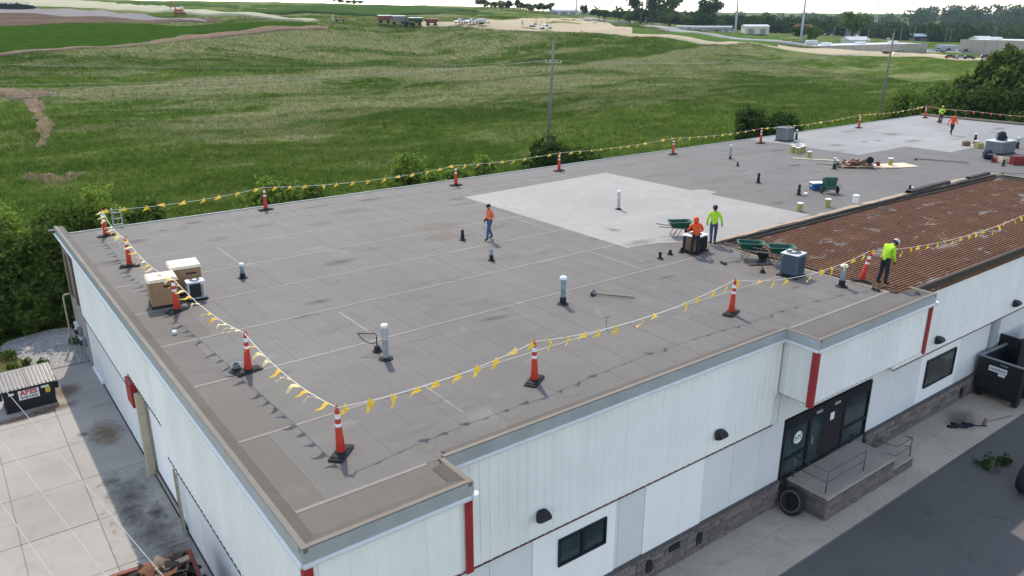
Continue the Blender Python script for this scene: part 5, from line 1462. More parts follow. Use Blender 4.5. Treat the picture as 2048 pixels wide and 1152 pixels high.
for (x, y, a, lab) in ((59.0, 11.0, 20, 'pale wooden crate beside the dark red tool boxes'), (58.75, 11.45, 50, 'small pale crate behind the thin pipe near the tool boxes')):
    t = thing('crate', lab, 'crate', (x, y, ZR + .008), R(a), 'pale crates')
    m = MB()
    for k in range(3): m.box(-.3, .3, -.2, -.18, .03 + k * .12, .12 + k * .12); m.box(-.3, .3, .18, .2, .03 + k * .12, .12 + k * .12)
    m.box(-.3, .3, -.18, .18, 0, .03); m.build('slats', M['plywood'], t)
    for sx in (-.29, .27):
        MB().box(sx, sx + .02, -.18, .18, 0, .38).build('end_board', M['plywood'], t)
# ladder rising over the rear edge
t = thing('ladder', 'white topped metal ladder rising over the rear roof edge', 'ladder', (2.62, 30.0, 1.2))
for s in (-.21, .21): MB().bar((s, .9, 0), (s, .05, 7.05), .03, .07, 0, (1, 0, 0)).build('rail', M['galv'], t)
for k in range(22): MB().tube([(-.2, .9 - .85 * (k * .31 + .3) / 7.05, k * .31 + .3), (.2, .9 - .85 * (k * .31 + .3) / 7.05, k * .31 + .3)], .016, 6).build('rung', M['white_cap'], t)
# small debris on the roof: scraps one could pick up
for i, (x, y, lab) in enumerate(((1.0, 13.3, 'tiny white plastic cup near the left roof edge'), (43.9, 10.55, 'white scrap beside the pipe stub at the torn edge'), (37.1, 13.45, 'white scrap beside the black pipe left of the cooler'))):
    o = tag(MB().lathe([(.05, 0), (.08, .06), (.07, .12), (.02, .13)], 10).build('plastic_cup', M['white_plastic']), lab, 'scrap'); o.location = (x, y, ZR + .008)
    if i: o.scale = (2, 1.6, 1.2)
# ---------------------------------------------------------------- people
def skin_surface(verts, edges, radii, root, sub=2):
    me = bpy.data.meshes.new('tmp'); me.from_pydata(verts, edges, [])
    o = bpy.data.objects.new('tmp', me); COL.objects.link(o)
    o.modifiers.new('s', 'SKIN')
    for i, r in enumerate(radii):
        sv = me.skin_vertices[0].data[i]
        sv.radius = r if isinstance(r, tuple) else (r, r)
        sv.use_root = (i == root)
    sb = o.modifiers.new('u', 'SUBSURF'); sb.levels = sub; sb.render_levels = sub
    bpy.context.view_layer.update()
    dg = bpy.context.evaluated_depsgraph_get()
    ev = o.evaluated_get(dg)
    m2 = bpy.data.meshes.new_from_object(ev)
    bpy.data.objects.remove(o); bpy.data.meshes.remove(me)
    return m2

def seg_d(P, a, b):
    ab = b - a; t = np.clip(((P - a) @ ab) / (ab @ ab + 1e-9), 0, 1)
    return np.linalg.norm(P - a - t[:, None] * ab, axis=1)

def person(label, loc, heading, J, shirt, trousers, hand='skin', head='hair', scale=1.0, group=None, hood=None):
    """J: joints in metres, x right, y forward, z up"""
    D = dict(pelvis=(0, 0, .95), waist=(0, 0, 1.10), chest=(0, .01, 1.32), neck=(0, .01, 1.48), chin=(0, .03, 1.57), skull=(0, .035, 1.67), crown=(0, .02, 1.74),
             shR=(.19, 0, 1.41), elR=(.25, -.02, 1.14), wrR=(.27, .05, .90), shL=(-.19, 0, 1.41), elL=(-.25, -.02, 1.14), wrL=(-.27, .05, .90),
             hiR=(.10, 0, .90), knR=(.11, .03, .50), anR=(.11, -.02, .10), hiL=(-.10, 0, .90), knL=(-.11, .03, .50), anL=(-.11, -.02, .10))
    D.update(J)
    for s in 'RL':
        if 'to' + s not in D:
            a, k = Vector(D['an' + s]), Vector(D['kn' + s])
            D['to' + s] = (a.x * 1.12, a.y + .17, max(.045, a.z - .055))
        w, e = Vector(D['wr' + s]), Vector(D['el' + s])
        d = (w - e).normalized()
        D['pa' + s] = tuple(w + d * .085)
    names = ['pelvis', 'waist', 'chest', 'neck', 'chin', 'skull', 'crown'] + [a + s for s in 'RL' for a in ('sh', 'el', 'wr', 'pa', 'hi', 'kn', 'an', 'to')]
    rad = dict(pelvis=(.165, .125), waist=(.155, .115), chest=(.175, .125), neck=.062, chin=(.068, .075), skull=(.083, .098), crown=(.05, .06), sh=.078, el=.056, wr=.041, pa=(.048, .026), hi=.10, kn=.073, an=.062, to=.048)
    idx = {n: i for i, n in enumerate(names)}
    V = [D[n] for n in names]; rr = [rad.get(n, rad.get(n[:2])) for n in names]
    E = [('pelvis', 'waist'), ('waist', 'chest'), ('chest', 'neck'), ('neck', 'chin'), ('chin', 'skull'), ('skull', 'crown')]
    for s in 'RL': E += [('chest', 'sh' + s), ('sh' + s, 'el' + s), ('el' + s, 'wr' + s), ('wr' + s, 'pa' + s), ('pelvis', 'hi' + s), ('hi' + s, 'kn' + s), ('kn' + s, 'an' + s), ('an' + s, 'to' + s)]
    me = skin_surface(V, [(idx[a], idx[b]) for a, b in E], rr, 0)
    # which piece of clothing covers each face
    P = np.array([p.center for p in me.polygons]); G = {n: np.array(D[n], float) for n in names}
    bones = [('pelvis', 'waist', 0), ('waist', 'chest', 0), ('chest', 'neck', 0), ('chin', 'skull', 2), ('neck', 'chin', 2), ('skull', 'crown', 2)]
    for s in 'RL': bones += [('chest', 'sh' + s, 0), ('sh' + s, 'el' + s, 0), ('el' + s, 'wr' + s, 0), ('wr' + s, 'pa' + s, 3), ('hi' + s, 'kn' + s, 1), ('kn' + s, 'an' + s, 1), ('an' + s, 'to' + s, 4)]
    dist = np.stack([seg_d(P, G[a], G[b]) for a, b, _ in bones]); kind = np.array([k for _, _, k in bones])[dist.argmin(0)]
    low = P[:, 2] < G['pelvis'][2] - .02
    kind = np.where((kind == 0) & low & (dist[[i for i, b in enumerate(bones) if b[2] == 0 and b[0] in ('el' + 'R', 'elL', 'shR', 'shL')]].min(0) > .09), 1, kind)
    mats = [M[shirt], M[trousers], M['skin'], M[hand], M['boots']]
    me.materials.clear()
    for m in mats: me.materials.append(m)
    me.polygons.foreach_set('material_index', kind.astype(np.int32))
    me.polygons.foreach_set('use_smooth', np.ones(len(me.polygons), bool))
    # fingers: four and a thumb on each hand, joined into the body mesh
    bm = bmesh.new(); bm.from_mesh(me)
    def finger(pts, r):
        m = MB().tube(pts, [r, r * .95, r * .85, r * .5], 6)
        vs = [bm.verts.new(p) for p in m.v]
        for f in m.f:
            try: fc = bm.faces.new([vs[i] for i in f]); fc.material_index = 3; fc.smooth = True
            except ValueError: pass
    for s in 'RL':
        sg = 1 if s == 'R' else -1
        w, p = Vector(D['wr' + s]), Vector(D['pa' + s]); d = (p - w).normalized()
        side = d.cross(Vector((sg, 0, 0))).normalized()         # across the knuckles
        if side.length < .1: side = Vector((0, 1, 0))
        inw = side.cross(d).normalized()
        if inw.x * sg > 0: inw = -inw
        for k, L in enumerate((.075, .085, .08, .062)):
            b = p + side * (.030 - .02 * k) * 1.0 - d * .02
            finger([b, b + d * L * .45 + inw * .006, b + d * L * .78 + inw * .022, b + d * L + inw * .045], .0095)
        b = w + d * .03 + side * .035
        finger([b, b + side * .03 + d * .025, b + side * .038 + d * .05 + inw * .015, b + side * .034 + d * .072 + inw * .03], .011)
    # nose and ears
    c = Vector(D['skull']); ch = Vector(D['chin']); upv = (Vector(D['crown']) - ch).normalized(); rt = Vector((1, 0, 0)); fwd = upv.cross(rt).normalized()
    if fwd.y < 0: fwd = -fwd
    def lump(q, r, st):
        m = MB().lathe([(.004, -r * 1.1), (r * .8, -r * .5), (r, .0), (r * .7, r * .7), (.004, r * 1.1)], 6)
        vs = [bm.verts.new(q + Vector((p[0] * st[0], p[1] * st[1], p[2] * st[2]))) for p in m.v]
        for f in m.f: fc = bm.faces.new([vs[i] for i in f]); fc.material_index = 2; fc.smooth = True
    lump(c + fwd * .105 - upv * .035, .017, (.8, 1, 1.3))
    for sg in (-1, 1): lump(c + rt * sg * .088 - upv * .025, .025, (.4, .8, 1.1))
    bm.to_mesh(me); bm.free()
    me.name = 'person'
    o = bpy.data.objects.new('person', me); link(o)
    o.location = loc; o.rotation_euler = (0, 0, heading); o.scale = (scale,) * 3
    tag(o, label, 'person', group)
    base = c
    def cap_piece(prof, name, mat, off=Vector((0, 0, 0)), sc=(1, 1.15, 1)):
        m = MB().lathe(prof, 18)
        q = upv.to_track_quat('Z', 'Y') if False else Vector((0, 0, 1)).rotation_difference(upv)
        vs = []
        for v in m.v:
            w = Vector((v[0] * sc[0], v[1] * sc[1], v[2] * sc[2])); w = q @ w
            vs.append(w + base + off)
        m.v = vs
        return m.build(name, mat, o, 'all')
    # dark eyes and mouth
    em = MB()
    for sg in (-1, 1): e = c + fwd * .092 + rt * sg * .034 - upv * .008; em.box(e.x - .012, e.x + .012, e.y - .006, e.y + .006, e.z - .006, e.z + .006, 0, .004)
    e = c + fwd * .088 - upv * .075; em.box(e.x - .022, e.x + .022, e.y - .006, e.y + .006, e.z - .004, e.z + .004)
    em.build('eyes_and_mouth', M['hair'], o)
    if head == 'hair':
        cap_piece([(.099, -.02), (.104, .03), (.09, .07), (.05, .10), (.01, .105)], 'hair', M['hair'], fwd * -.012)
    elif head in ('cap_dark', 'cap_pale'):
        cap_piece([(.107, -.0), (.110, .03), (.098, .075), (.055, .105), (.01, .11)], 'cap', M[head], fwd * -.004)
        bmx = MB(); f0 = c + fwd * .08 + upv * .012
        bmx.add([f0 + rt * .085, f0 - rt * .085, f0 - rt * .05 + fwd * .11 - upv * .012, f0 + rt * .05 + fwd * .11 - upv * .012, f0 + rt * .085 + upv * .012, f0 - rt * .085 + upv * .012, f0 - rt * .05 + fwd * .11, f0 + rt * .05 + fwd * .11], [(0, 1, 2, 3), (7, 6, 5, 4), (0, 4, 5, 1), (1, 5, 6, 2), (2, 6, 7, 3), (3, 7, 4, 0)])
        bmx.build('cap_brim', M[head], o)
        cap_piece([(.092, -.07), (.100, -.03), (.10, .0)], 'neck_cloth', M['hair'] if head == 'cap_dark' else M['gloves'], fwd * -.02)
    elif head == 'hood':
        cap_piece([(.105, -.16), (.118, -.08), (.124, .0), (.112, .06), (.07, .105), (.01, .118)], 'hood', M[shirt], fwd * -.028)
    elif head == 'helmet':
        cap_piece([(.128, .01), (.115, .02), (.112, .05), (.09, .095), (.04, .12), (.01, .122)], 'helmet', M['hivis_lime'], fwd * -.004)
    return o

Zf = ZR + .008
right = Vector((.80, -.60)); fwd_ = Vector((.60, .80))
def face(dx, dy):                                             # heading so that local +y points along (dx, dy)
    return math.atan2(dy, dx) - math.pi / 2
# walking worker, mid roof
person('worker in faded orange shirt and blue jeans walking across the mid roof', (16.25, 16.62, Zf), face(-.95, .05),
       dict(hiR=(.10, .0, .90), knR=(.10, -.04, .50), anR=(.10, -.20, .11), knL=(-.10, .16, .52), anL=(-.11, .20, .10),
            chin=(0, .05, 1.56), skull=(0, .065, 1.65), crown=(0, .06, 1.72), elR=(.27, -.05, 1.15), wrR=(.24, .10, .95), elL=(-.26, -.06, 1.16), wrL=(-.20, .20, 1.08)),
       'hivis_faded', 'jeans', 'gloves', 'hair', 1.0)
# hooded worker leaning on the condenser
person('worker in bright orange hooded shirt leaning over the dark condenser', (22.07, 9.02, Zf), face(.55, .75),
       dict(waist=(0, .03, 1.09), chest=(0, .10, 1.29), neck=(0, .16, 1.42), chin=(0, .20, 1.50), skull=(0, .23, 1.59), crown=(0, .23, 1.66), shR=(.20, .10, 1.36), shL=(-.20, .10, 1.36),
            elR=(.32, .20, 1.12), wrR=(.26, .42, .98), elL=(-.33, .18, 1.12), wrL=(-.27, .42, .97), anR=(.15, -.02, .10), anL=(-.16, .03, .10), knR=(.13, .05, .5), knL=(-.14, .08, .5)),
       'hivis_orange', 'jeans_dark', 'gloves', 'hood', 1.0)
# lime shirted worker seen from behind
person('worker in lime shirt and dark cap walking away beside the bright coated area', (24.15, 9.75, Zf), face(.75, .62),
       dict(knR=(.10, .12, .52), anR=(.08, .18, .11), knL=(-.09, .02, .49), anL=(-.08, -.20, .12), elR=(.31, -.03, 1.15), wrR=(.34, .06, .93), elL=(-.29, -.02, 1.14), wrL=(-.29, .10, .93), chin=(0, .05, 1.56), skull=(0, .06, 1.66), crown=(0, .05, 1.73)),
       'hivis_lime', 'jeans_grey', 'gloves', 'cap_dark', 1.05)
# lone worker looking down at the deck edge
person('worker in lime shirt and pale cap looking down beside the leaning warning post', (24.9, 1.88, Zf), face(.9, -.30),
       dict(waist=(0, .03, 1.10), chest=(0, .10, 1.31), neck=(0, .19, 1.44), chin=(0, .27, 1.47), skull=(0, .34, 1.53), crown=(0, .385, 1.575), shR=(.19, .10, 1.38), shL=(-.19, .10, 1.38),
            elR=(.22, .12, 1.10), wrR=(.17, .24, .88), elL=(-.22, .12, 1.10), wrL=(-.15, .24, .90), anR=(.10, .03, .10), anL=(-.12, -.10, .10), knR=(.10, .05, .5), knL=(-.11, .0, .5)),
       'hivis_lime', 'jeans_dark', 'gloves', 'cap_pale', 1.12)
# two at the far end
person('worker in lime shirt standing near the far rear corner of the roof', (77.7, 25.2, Zf), face(-.7, -.7),
       dict(elR=(.30, .02, 1.15), wrR=(.10, .22, 1.22), elL=(-.30, .02, 1.15), wrL=(-.10, .22, 1.22), anR=(.12, .1, .1), anL=(-.10, -.12, .1)), 'hivis_lime', 'jeans_dark', 'gloves', 'helmet', .98)
person('worker in orange shirt striding towards the viewer near the far end', (70.2, 20.6, Zf), face(-.66, -.75),
       dict(waist=(0, .02, 1.10), chest=(0, .08, 1.31), neck=(0, .12, 1.46), chin=(0, .16, 1.54), skull=(0, .18, 1.63), crown=(0, .18, 1.70), elR=(.34, -.10, 1.17), wrR=(.40, .02, .95), elL=(-.34, .05, 1.17), wrL=(-.28, .24, 1.05),
            knR=(.10, .20, .52), anR=(.06, .12, .12), knL=(-.10, -.05, .50), anL=(-.06, -.36, .25)), 'hivis_orange', 'jeans_dark', 'gloves', 'hood', 1.0)
# ---------------------------------------------------------------- things around the building
def wall_lamp(label, x, y, z):
    t = thing('wall_lamp', label, 'wall lamp', (x, y, z), 0, 'black wall lamps'); t.scale = (.78, .8, .8)
    pts = [(0, -.16), (-.10, -.16), (-.30, -.06), (-.34, .04), (-.30, .13), (-.18, .19), (0, .20)]
    MB().prism(pts, 'x', -.22, .22).build('hood', M['black'], t)
    MB().prism([(-.02, -.20), (-.12, -.19), (-.29, -.08), (-.28, -.06), (-.10, -.161), (-.02, -.161)], 'x', -.18, .18).build('lens', M['white_plastic'], t)
    MB().box(-.14, .14, -.001, .03, -.2, .22).build('back_plate', M['black'], t)
wall_lamp('black wall lamp above the two pane window on the front wall', 7.05, 1.20, 4.45)
wall_lamp('black wall lamp left of the entrance on the front wall', 14.5, 1.20, 4.42)
wall_lamp('black wall lamp just right of the far red corner trim', 28.7, 1.02, 4.25)
wall_lamp('black wall lamp at the right edge above the open dumpster', 36.3, 1.02, 4.25)

# front load dumpster with plastic lids
t = thing('dumpster', 'black front load dumpster with grey lids and a red lettered sign on the pad', 'dumpster', (-2.95, 24.95, 1.105), R(2))
W2 = 1.02
MB().hexa([(-W2 + .10, -.62, .08), (W2 - .10, -.62, .08), (W2 - .10, .60, .08), (-W2 + .10, .60, .08), (-W2, -.62, 1.05), (W2, -.62, 1.05), (W2, .72, 1.38), (-W2, .72, 1.38)]).build('bin', M['black'], t)
MB().box(-W2 + .05, W2 - .05, -.60, .60, 0, .079).build('skid', M['black'], t)
for s in (-1, 1):
    MB().box(s * (W2 + .06) - .07, s * (W2 + .06) + .07, -.50, .35, .62, .95, 0, .015).build('fork_pocket', M['black'], t)
for s in (-1, 1):
    x0, x1 = (-W2 - .03, -.012) if s < 0 else (.012, W2 + .03)
    lid = MB().hexa([(x0, -.70, 1.065), (x1, -.70, 1.065), (x1, .76, 1.425), (x0, .76, 1.425), (x0, -.70, 1.085), (x1, -.70, 1.085), (x1, .76, 1.445), (x0, .76, 1.445)]).build('lid', M['lid'], t)
    n = 7
    for k in range(n):
        a = x0 + (x1 - x0) * (k + .25) / n; b = x0 + (x1 - x0) * (k + .72) / n
        MB().hexa([(a, -.68, 1.09), (b, -.68, 1.09), (b, .74, 1.44), (a, .74, 1.44), (a + .02, -.66, 1.125), (b - .02, -.66, 1.125), (b - .02, .72, 1.475), (a + .02, .72, 1.475)]).build('lid_rib', M['lid'], lid)
sg = MB().box(-.42, .36, -.655, -.635, .52, .95).build('sign', M['sign_white'], t)
text_mesh('sign_letters', 'ABES', .30, M['sign_red'], sg, (-.03, -.658, .82), (R(90), 0, 0), .003, bold=.012)
text_mesh('sign_number', '468-5434', .17, M['sign_black'], sg, (-.03, -.658, .61), (R(90), 0, 0), .003, bold=.004)
MB().box(.46, .76, -.645, -.635, .86, .95).build('sticker', M['sign_white'], t); MB().box(.60, .79, -.648, -.636, .60, .85).build('sticker', M['sign_yellow'], t); MB().box(-.78, -.58, -.645, -.635, .83, .92).build('sticker', M['sign_white'], t)

# debris container at the near left: only its heaped top shows
t = thing('debris_container', 'red steel container heaped with torn brown roofing at the lower left', 'container', (-1.7, 6.7, 1.105), R(-4))
b = MB()
b.box(-1.05, 1.05, -1.9, 1.55, .25, .33); b.box(-1.05, -.99, -1.9, 1.55, .33, 1.35); b.box(.99, 1.05, -1.9, 1.55, .33, 1.35); b.box(-.99, .99, 1.49, 1.55, .33, 1.35); b.box(-.99, .99, -1.9, -1.84, .33, 1.35)
b.box(-1.09, 1.09, 1.46, 1.60, 1.35, 1.43); b.box(-1.09, -.97, -1.9, 1.46, 1.35, 1.43); b.box(.97, 1.09, -1.9, 1.46, 1.35, 1.43)
for k in range(5): b.box(-1.10, -1.05, -1.7 + k * .75, -1.6 + k * .75, .3, 1.34); b.box(1.05, 1.10, -1.7 + k * .75, -1.6 + k * .75, .3, 1.34)
b.build('container_body', M['wagon_red'], t)
for s in (-1, 1):
    for yy in (-1.2, .9): wheel(M['rubber'], M['white_plastic'], t, (s * .9, yy, .14), .14, .12, 'x')
rr = random.Random(21)
for k in range(90):
    x, y = rr.uniform(-.92, .92), rr.uniform(-1.8, 1.42)
    hh = 1.15 + .75 * max(0, 1 - (x / 1.05) ** 2) * max(0.1, 1 - ((y + .2) / 1.9) ** 2)
    L, w = rr.uniform(.25, .8), rr.uniform(.12, .5)
    m = MB(); n = 4
    ph = rr.uniform(0, 6); am = rr.uniform(.02, .09)
    vs = []
    for i in range(n + 1):
        u = i / n
        for (v, h) in ((-.5, 0), (.5, 0), (.5, .025), (-.5, .025)): vs.append((L * (u - .5), w * v * (1 - .25 * math.sin(u * 5 + ph) ** 2), h + am * math.sin(u * 4 + ph)))
    fs = [(0, 1, 2, 3), (n * 4 + 3, n * 4 + 2, n * 4 + 1, n * 4)]
    for i in range(n):
        for q in range(4): fs.append((i * 4 + q, i * 4 + (q + 1) % 4, i * 4 + 4 + (q + 1) % 4, i * 4 + 4 + q))
    o = m.add(vs, fs).build('roofing_scrap', M[rr.choice(['deck_dark', 'rustpanel', 'deck_dark', 'lumber', 'rubber', 'deck_tan', 'rusty'])], t)
    o.location = (x, y, hh + rr.uniform(-.1, .12)); o.rotation_euler = (rr.uniform(-.7, .7), rr.uniform(-.6, .6), rr.uniform(0, 6.3))
for (x, y, L, a) in ((.1, .9, 1.4, 120), (.55, 1.2, .9, 5)):
    o = MB().box(-L / 2, L / 2, -.12, .12, 0, .05, 0, .01).build('timber_offcut', M['lumber'], t); o.location = (x, y - .5, 1.72); o.rotation_euler = (.1, -.12, R(a)); o.scale = (.8, .8, 1)

# open roll off dumpster at the right
t = thing('roll_off_dumpster', 'open black steel dumpster with a white sign in front of the right wall', 'dumpster', (33.75, 1.35, .42), R(-3))
b = MB()
b.box(0, .06, -2.2, -.25, .15, 1.75); b.box(.06, 3.6, -2.2, -2.14, .15, 1.75); b.box(.06, 3.6, -.31, -.25, .15, 1.75); b.box(.06, 3.6, -2.14, -.31, .15, .2)
for k in range(4): b.box(.5 + k * .9, .6 + k * .9, -2.26, -2.2, .15, 1.7)
b.build('bin', M['black'], t)
MB().box(-.04, .10, -2.24, -.21, 1.751, 1.80).box(.10, 3.6, -2.24, -2.10, 1.751, 1.80).box(.10, 3.6, -.35, -.21, 1.751, 1.80).build('rim', M['acgrey'], t)
sg = MB().box(-.025, -.003, -1.55, -.75, 1.20, 1.45).build('sign', M['sign_white'], t)
m = MB()
for k in range(9): m.box(-.032, -.026, -1.50 + k * .08, -1.445 + k * .08, 1.27, 1.38)
m.build('sign_lettering', M['acgrey'], sg)
MB().box(-.025, -.003, -1.50, -1.2, 1.05, 1.17).build('sign', M['sign_white'], t); MB().box(-.02, -.003, -1.55, -1.2, 1.58, 1.64).build('number_plate', M['acgrey'], t)
for s in (-2.05, -.4):
    for xx in (.3, 3.2): MB().lathe([(.22, -.1), (.22, .1)], 14, (xx, s, -.09), 0, 'y').build('roller', M['black'], t, True)
MB().box(.1, 3.5, -1.9, -.5, -.05, .149).build('skid_frame', M['black'], t)
t = thing('roll_off_dumpster', 'second open black dumpster behind the one with the white sign', 'dumpster', (36.3, 2.2, .25), R(-3))
b = MB(); b.box(0, .06, -1.9, -.35, .12, 2.3); b.box(.06, 3, -1.9, -1.84, .12, 2.3); b.box(.06, 3, -.41, -.35, .12, 2.3); b.box(.06, 3, -1.84, -.41, .12, .18); b.build('bin', M['black'], t)
MB().box(-.03, .09, -1.94, -.31, 2.301, 2.35).box(.09, 3, -1.94, -1.80, 2.301, 2.35).box(.09, 3, -.45, -.31, 2.301, 2.35).build('rim', M['black'], t)

# worn tyre leaning on the platform
t = thing('tyre', 'large worn tyre leaning against the stone platform end', 'tyre', (18.42, .62, .58), 0)
prof = []
for k in range(17):
    a = 2 * math.pi * k / 16; prof.append((.37 + .15 * math.cos(a), .15 * math.sin(a)))
o = MB().lathe(prof, 30, (0, 0, 0), 0, 'x', cap=False).build('tyre_casing', M['rubber'], t, 'all')
MB().lathe([(.345, -.135), (.36, -.155), (.40, -.155), (.415, -.13)], 30, (0, 0, 0), 0, 'x', cap=False).build('worn_bead', M['mortar'], t, 'all')
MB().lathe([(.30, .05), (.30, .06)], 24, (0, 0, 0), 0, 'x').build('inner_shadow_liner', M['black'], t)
t.rotation_euler = (0, R(22), 0)

# oil spill, rag heap, brick tool, twig on the sidewalk
rg2 = random.Random(4)
def splat(name, x, y, rx, ry, z, mat, a=0):
    pts = []
    for k in range(22):
        tt = 2 * math.pi * k / 22; r = 1.0; u, v = rx * r * math.cos(tt), ry * r * math.sin(tt)
        pts.append((x + u * math.cos(a) - v * math.sin(a), y + u * math.sin(a) + v * math.cos(a)))
    return sheet(name, pts, z, mat)
splat('oil_stain', 31.0, .35, 1.3, .75, .106, M['soft_oil'], -.3); splat('oil_stain', 30.3, .0, 1.1, .55, .108, M['soft_oil'], -.7)
for i, (x, y, rx, ry) in enumerate(((-1.0, 14.6, .9, 1.7), (-.9, 11.9, .8, 1.7), (-1.25, 13.3, .5, .9), (-.6, 10.2, .7, 1.3), (-1.4, 16.0, .4, .5), (-.5, 13.0, .4, .7), (-1.6, 20.5, .3, .3), (-2.2, 23.8, 1.3, .5), (-3.6, 23.6, 1.2, .4), (-1.5, 25.4, .8, .9), (-.8, 20, .8, 1.5))):
    splat('oil_stain', x, y, rx, ry, 1.1065 + i * .0006, M['soft_oil'] if i < 7 else M['soft_rust'])
t = thing('rag_heap', 'dark heap of wet rags and a stick on the stained sidewalk', 'rags', (30.1, -.05, .105), R(-35))
for k in range(7):
    o = MB().lathe([(.20, 0), (.19, .04), (.12, .07), (.01, .08)], 9).build('rag', M['darkcloth'] if k % 2 else M['rubber'], t, 'all'); o.location = (-.5 + k * .17, rg2.uniform(-.12, .12), 0); o.scale = (rg2.uniform(.7, 1.4), rg2.uniform(.5, .9), 1); o.rotation_euler = (0, 0, k)
MB().tube([(.3, 0, .05), (1.15, -.08, .03)], .025, 6).build('stick', M['black'], t)
t = thing('push_broom', 'reddish push broom lying on the sidewalk right of the rags', 'broom', (31.3, -.55, .105), R(-75))
MB().box(-.06, .06, -.28, .28, 0, .09, 0, .02).build('head', M['rustpanel'], t); MB().bar((.05, .0, .06), (.9, 1.45, .05), .028).build('handle', M['wood_handle'], t)
# wheel of a parked truck at the right edge
def make_pickup(name, label, paint, loc, rz, scale=1.0, grp=None):
    t = thing(name, label, 'pickup truck', loc, rz, grp); t.scale = (scale,) * 3
    # +x = front; 5.7 long
    low = [(-2.85, .55), (-2.85, 1.10), (-.75, 1.12), (-.75, 1.15), (1.05, 1.15), (2.55, 1.08), (2.80, .95), (2.85, .55), (2.45, .48), (-2.5, .48)]
    MB().prism(low, 'y', -.95, .95).build('body', paint, t)
    MB().hexa([(-.72, -.90, 1.152), (1.05, -.90, 1.152), (1.05, .90, 1.152), (-.72, .90, 1.152), (-.55, -.74, 1.85), (.42, -.74, 1.85), (.42, .74, 1.85), (-.55, .74, 1.85)]).build('cab', paint, t)
    MB().hexa([(-.60, -.905, 1.2), (.92, -.905, 1.2), (.92, .905, 1.2), (-.60, .905, 1.2), (-.50, -.775, 1.75), (.42, -.775, 1.75), (.42, .775, 1.75), (-.50, .775, 1.75)]).build('side_windows', M['glass_car'], t)
    MB().hexa([(.98, -.80, 1.18), (1.075, -.80, 1.16), (1.075, .80, 1.16), (.98, .80, 1.18), (.42, -.68, 1.79), (.45, -.68, 1.79), (.45, .68, 1.79), (.42, .68, 1.79)]).build('windshield', M['glass_car'], t)
    MB().box(-2.75, -.85, -.80, .80, 1.121, 1.14).build('bed', M['black'], t)
    for x in (-1.75, 1.85):
        for s in (-1, 1): wheel(M['rubber'], M['galv'], t, (x, s * .86, .40), .40, .26)
    for s in (-.7, .7): MB().box(2.82, 2.87, s - .16, s + .16, .80, .95).build('headlight', M['white_plastic'], t); MB().box(-2.87, -2.84, s * 1.2 - .08, s * 1.2 + .08, .75, 1.02).build('tail_light', M['redtool'], t)
    MB().box(2.80, 2.93, -.92, .92, .48, .66, 0, .03).build('bumper', M['galv'], t); MB().box(-2.97, -2.83, -.9, .9, .48, .62, 0, .03).build('bumper', M['galv'], t)
    return t
t = thing('telehandler', 'dark machine at the right edge, only its big tyre in view', 'machine', (26.98, -3.9, .005), R(0))
for xx in (0.0, 2.9):
    for s in (0, -1.9): wheel(M['rubber'], M['acgrey'], t, (xx, s, .60), .60, .42)
MB().box(.65, 3.6, -1.9, .15, .6, 1.3, 0, .1).build('chassis', M['car_dark'], t); MB().box(1.2, 2.6, -1.0, .1, 1.3, 2.4, 0, .1).build('cab', M['glass_car'], t); MB().bar((.9, -1.5, 1.5), (5.4, -1.5, 1.7), .35).build('boom', M['car_dark'], t)
for xx in (0, 2.9): MB().tube([(xx, -1.9, .55), (xx, 0, .55)], .1, 8).build('axle', M['black'], t)

# utility pipe and meters on the rear of the left wall
t = thing('standpipe', 'pale standpipe with an elbow at the rear of the left wall', 'pipe', (-.32, 31.15, 1.0))
MB().tube([(0, 0, 0), (0, 0, 2.75), (.03, 0, 2.85), (.12, 0, 2.9), (.40, -.0, 2.9)], .045, 10).build('pipe', M['lumber_grey'], t, 'all')
for i, (y, z, lab) in enumerate(((30.4, 2.45, 'topmost utility meter on the rear of the left wall'), (29.4, 2.45, 'middle utility meter on the rear of the left wall'), (29.3, 2.0, 'lowest utility meter on the rear of the left wall'), (28.4, 2.2, 'utility meter nearest the pad on the rear left wall'))):
    t = thing('utility_meter', lab, 'meter', (.05, y, z), 0, 'utility meters')
    MB().box(-.20, -.002, -.16, .16, -.28, .14, 0, .02).build('meter_box', M['acgrey'] if i % 2 else M['white_plastic'], t)
    MB().lathe([(.13, 0), (.13, -.10), (.09, -.14), (.01, -.14)], 14, (-.2, 0, -.06), 0, 'x').build('meter_dial', M['black'], t, True)
    MB().tube([(-.08, 0, -.28), (-.08, 0, 1.0 - z + .12)], .025, 6).build('conduit', M['galv'], t)

# ---------------------------------------------------------------- utility poles and wires
def wood_pole(label, x, y, z, h, rz, lean=(0, 0), arms=True):
    t = thing('utility_pole', label, 'utility pole', (x, y, z), rz, 'wooden utility poles'); t.rotation_euler = (R(lean[0]), R(lean[1]), rz)
    MB().tube([(0, 0, -.5), (0, 0, h * .5), (0, 0, h)], [.24, .20, .15], 12).build('pole', M['pole_wood'], t, 'all')
    za = h - 3.0
    MB().box(-1.25, 1.25, -.22, -.10, za - .07, za + .07).build('cross_arm', M['lumber_grey'], t)
    for s in (-1, 1): MB().bar((s * .75, -.16, za - .05), (0, -.16, za - .75), .05, .02).build('arm_brace', M['galv'], t)
    for s in (-1.15, -.45, .45, 1.15): MB().lathe([(.03, 0), (.05, .04), (.09, .10), (.06, .14), (.09, .18), (.05, .26)], 10, (s, -.16, za + .07)).build('insulator', M['insul'], t, True)
    return t
w1 = wood_pole('tall wooden utility pole with cross arm behind the middle of the roof', 64.3, 71.0, gz1(64.3, 71.0), 14.6, R(-10), (0, 3.0))
w2 = wood_pole('leaning wooden utility pole near the far end of the roof', 132.5, 61.3, gz1(132.5, 61.3), 14.9, R(-10), (0, 2.2))
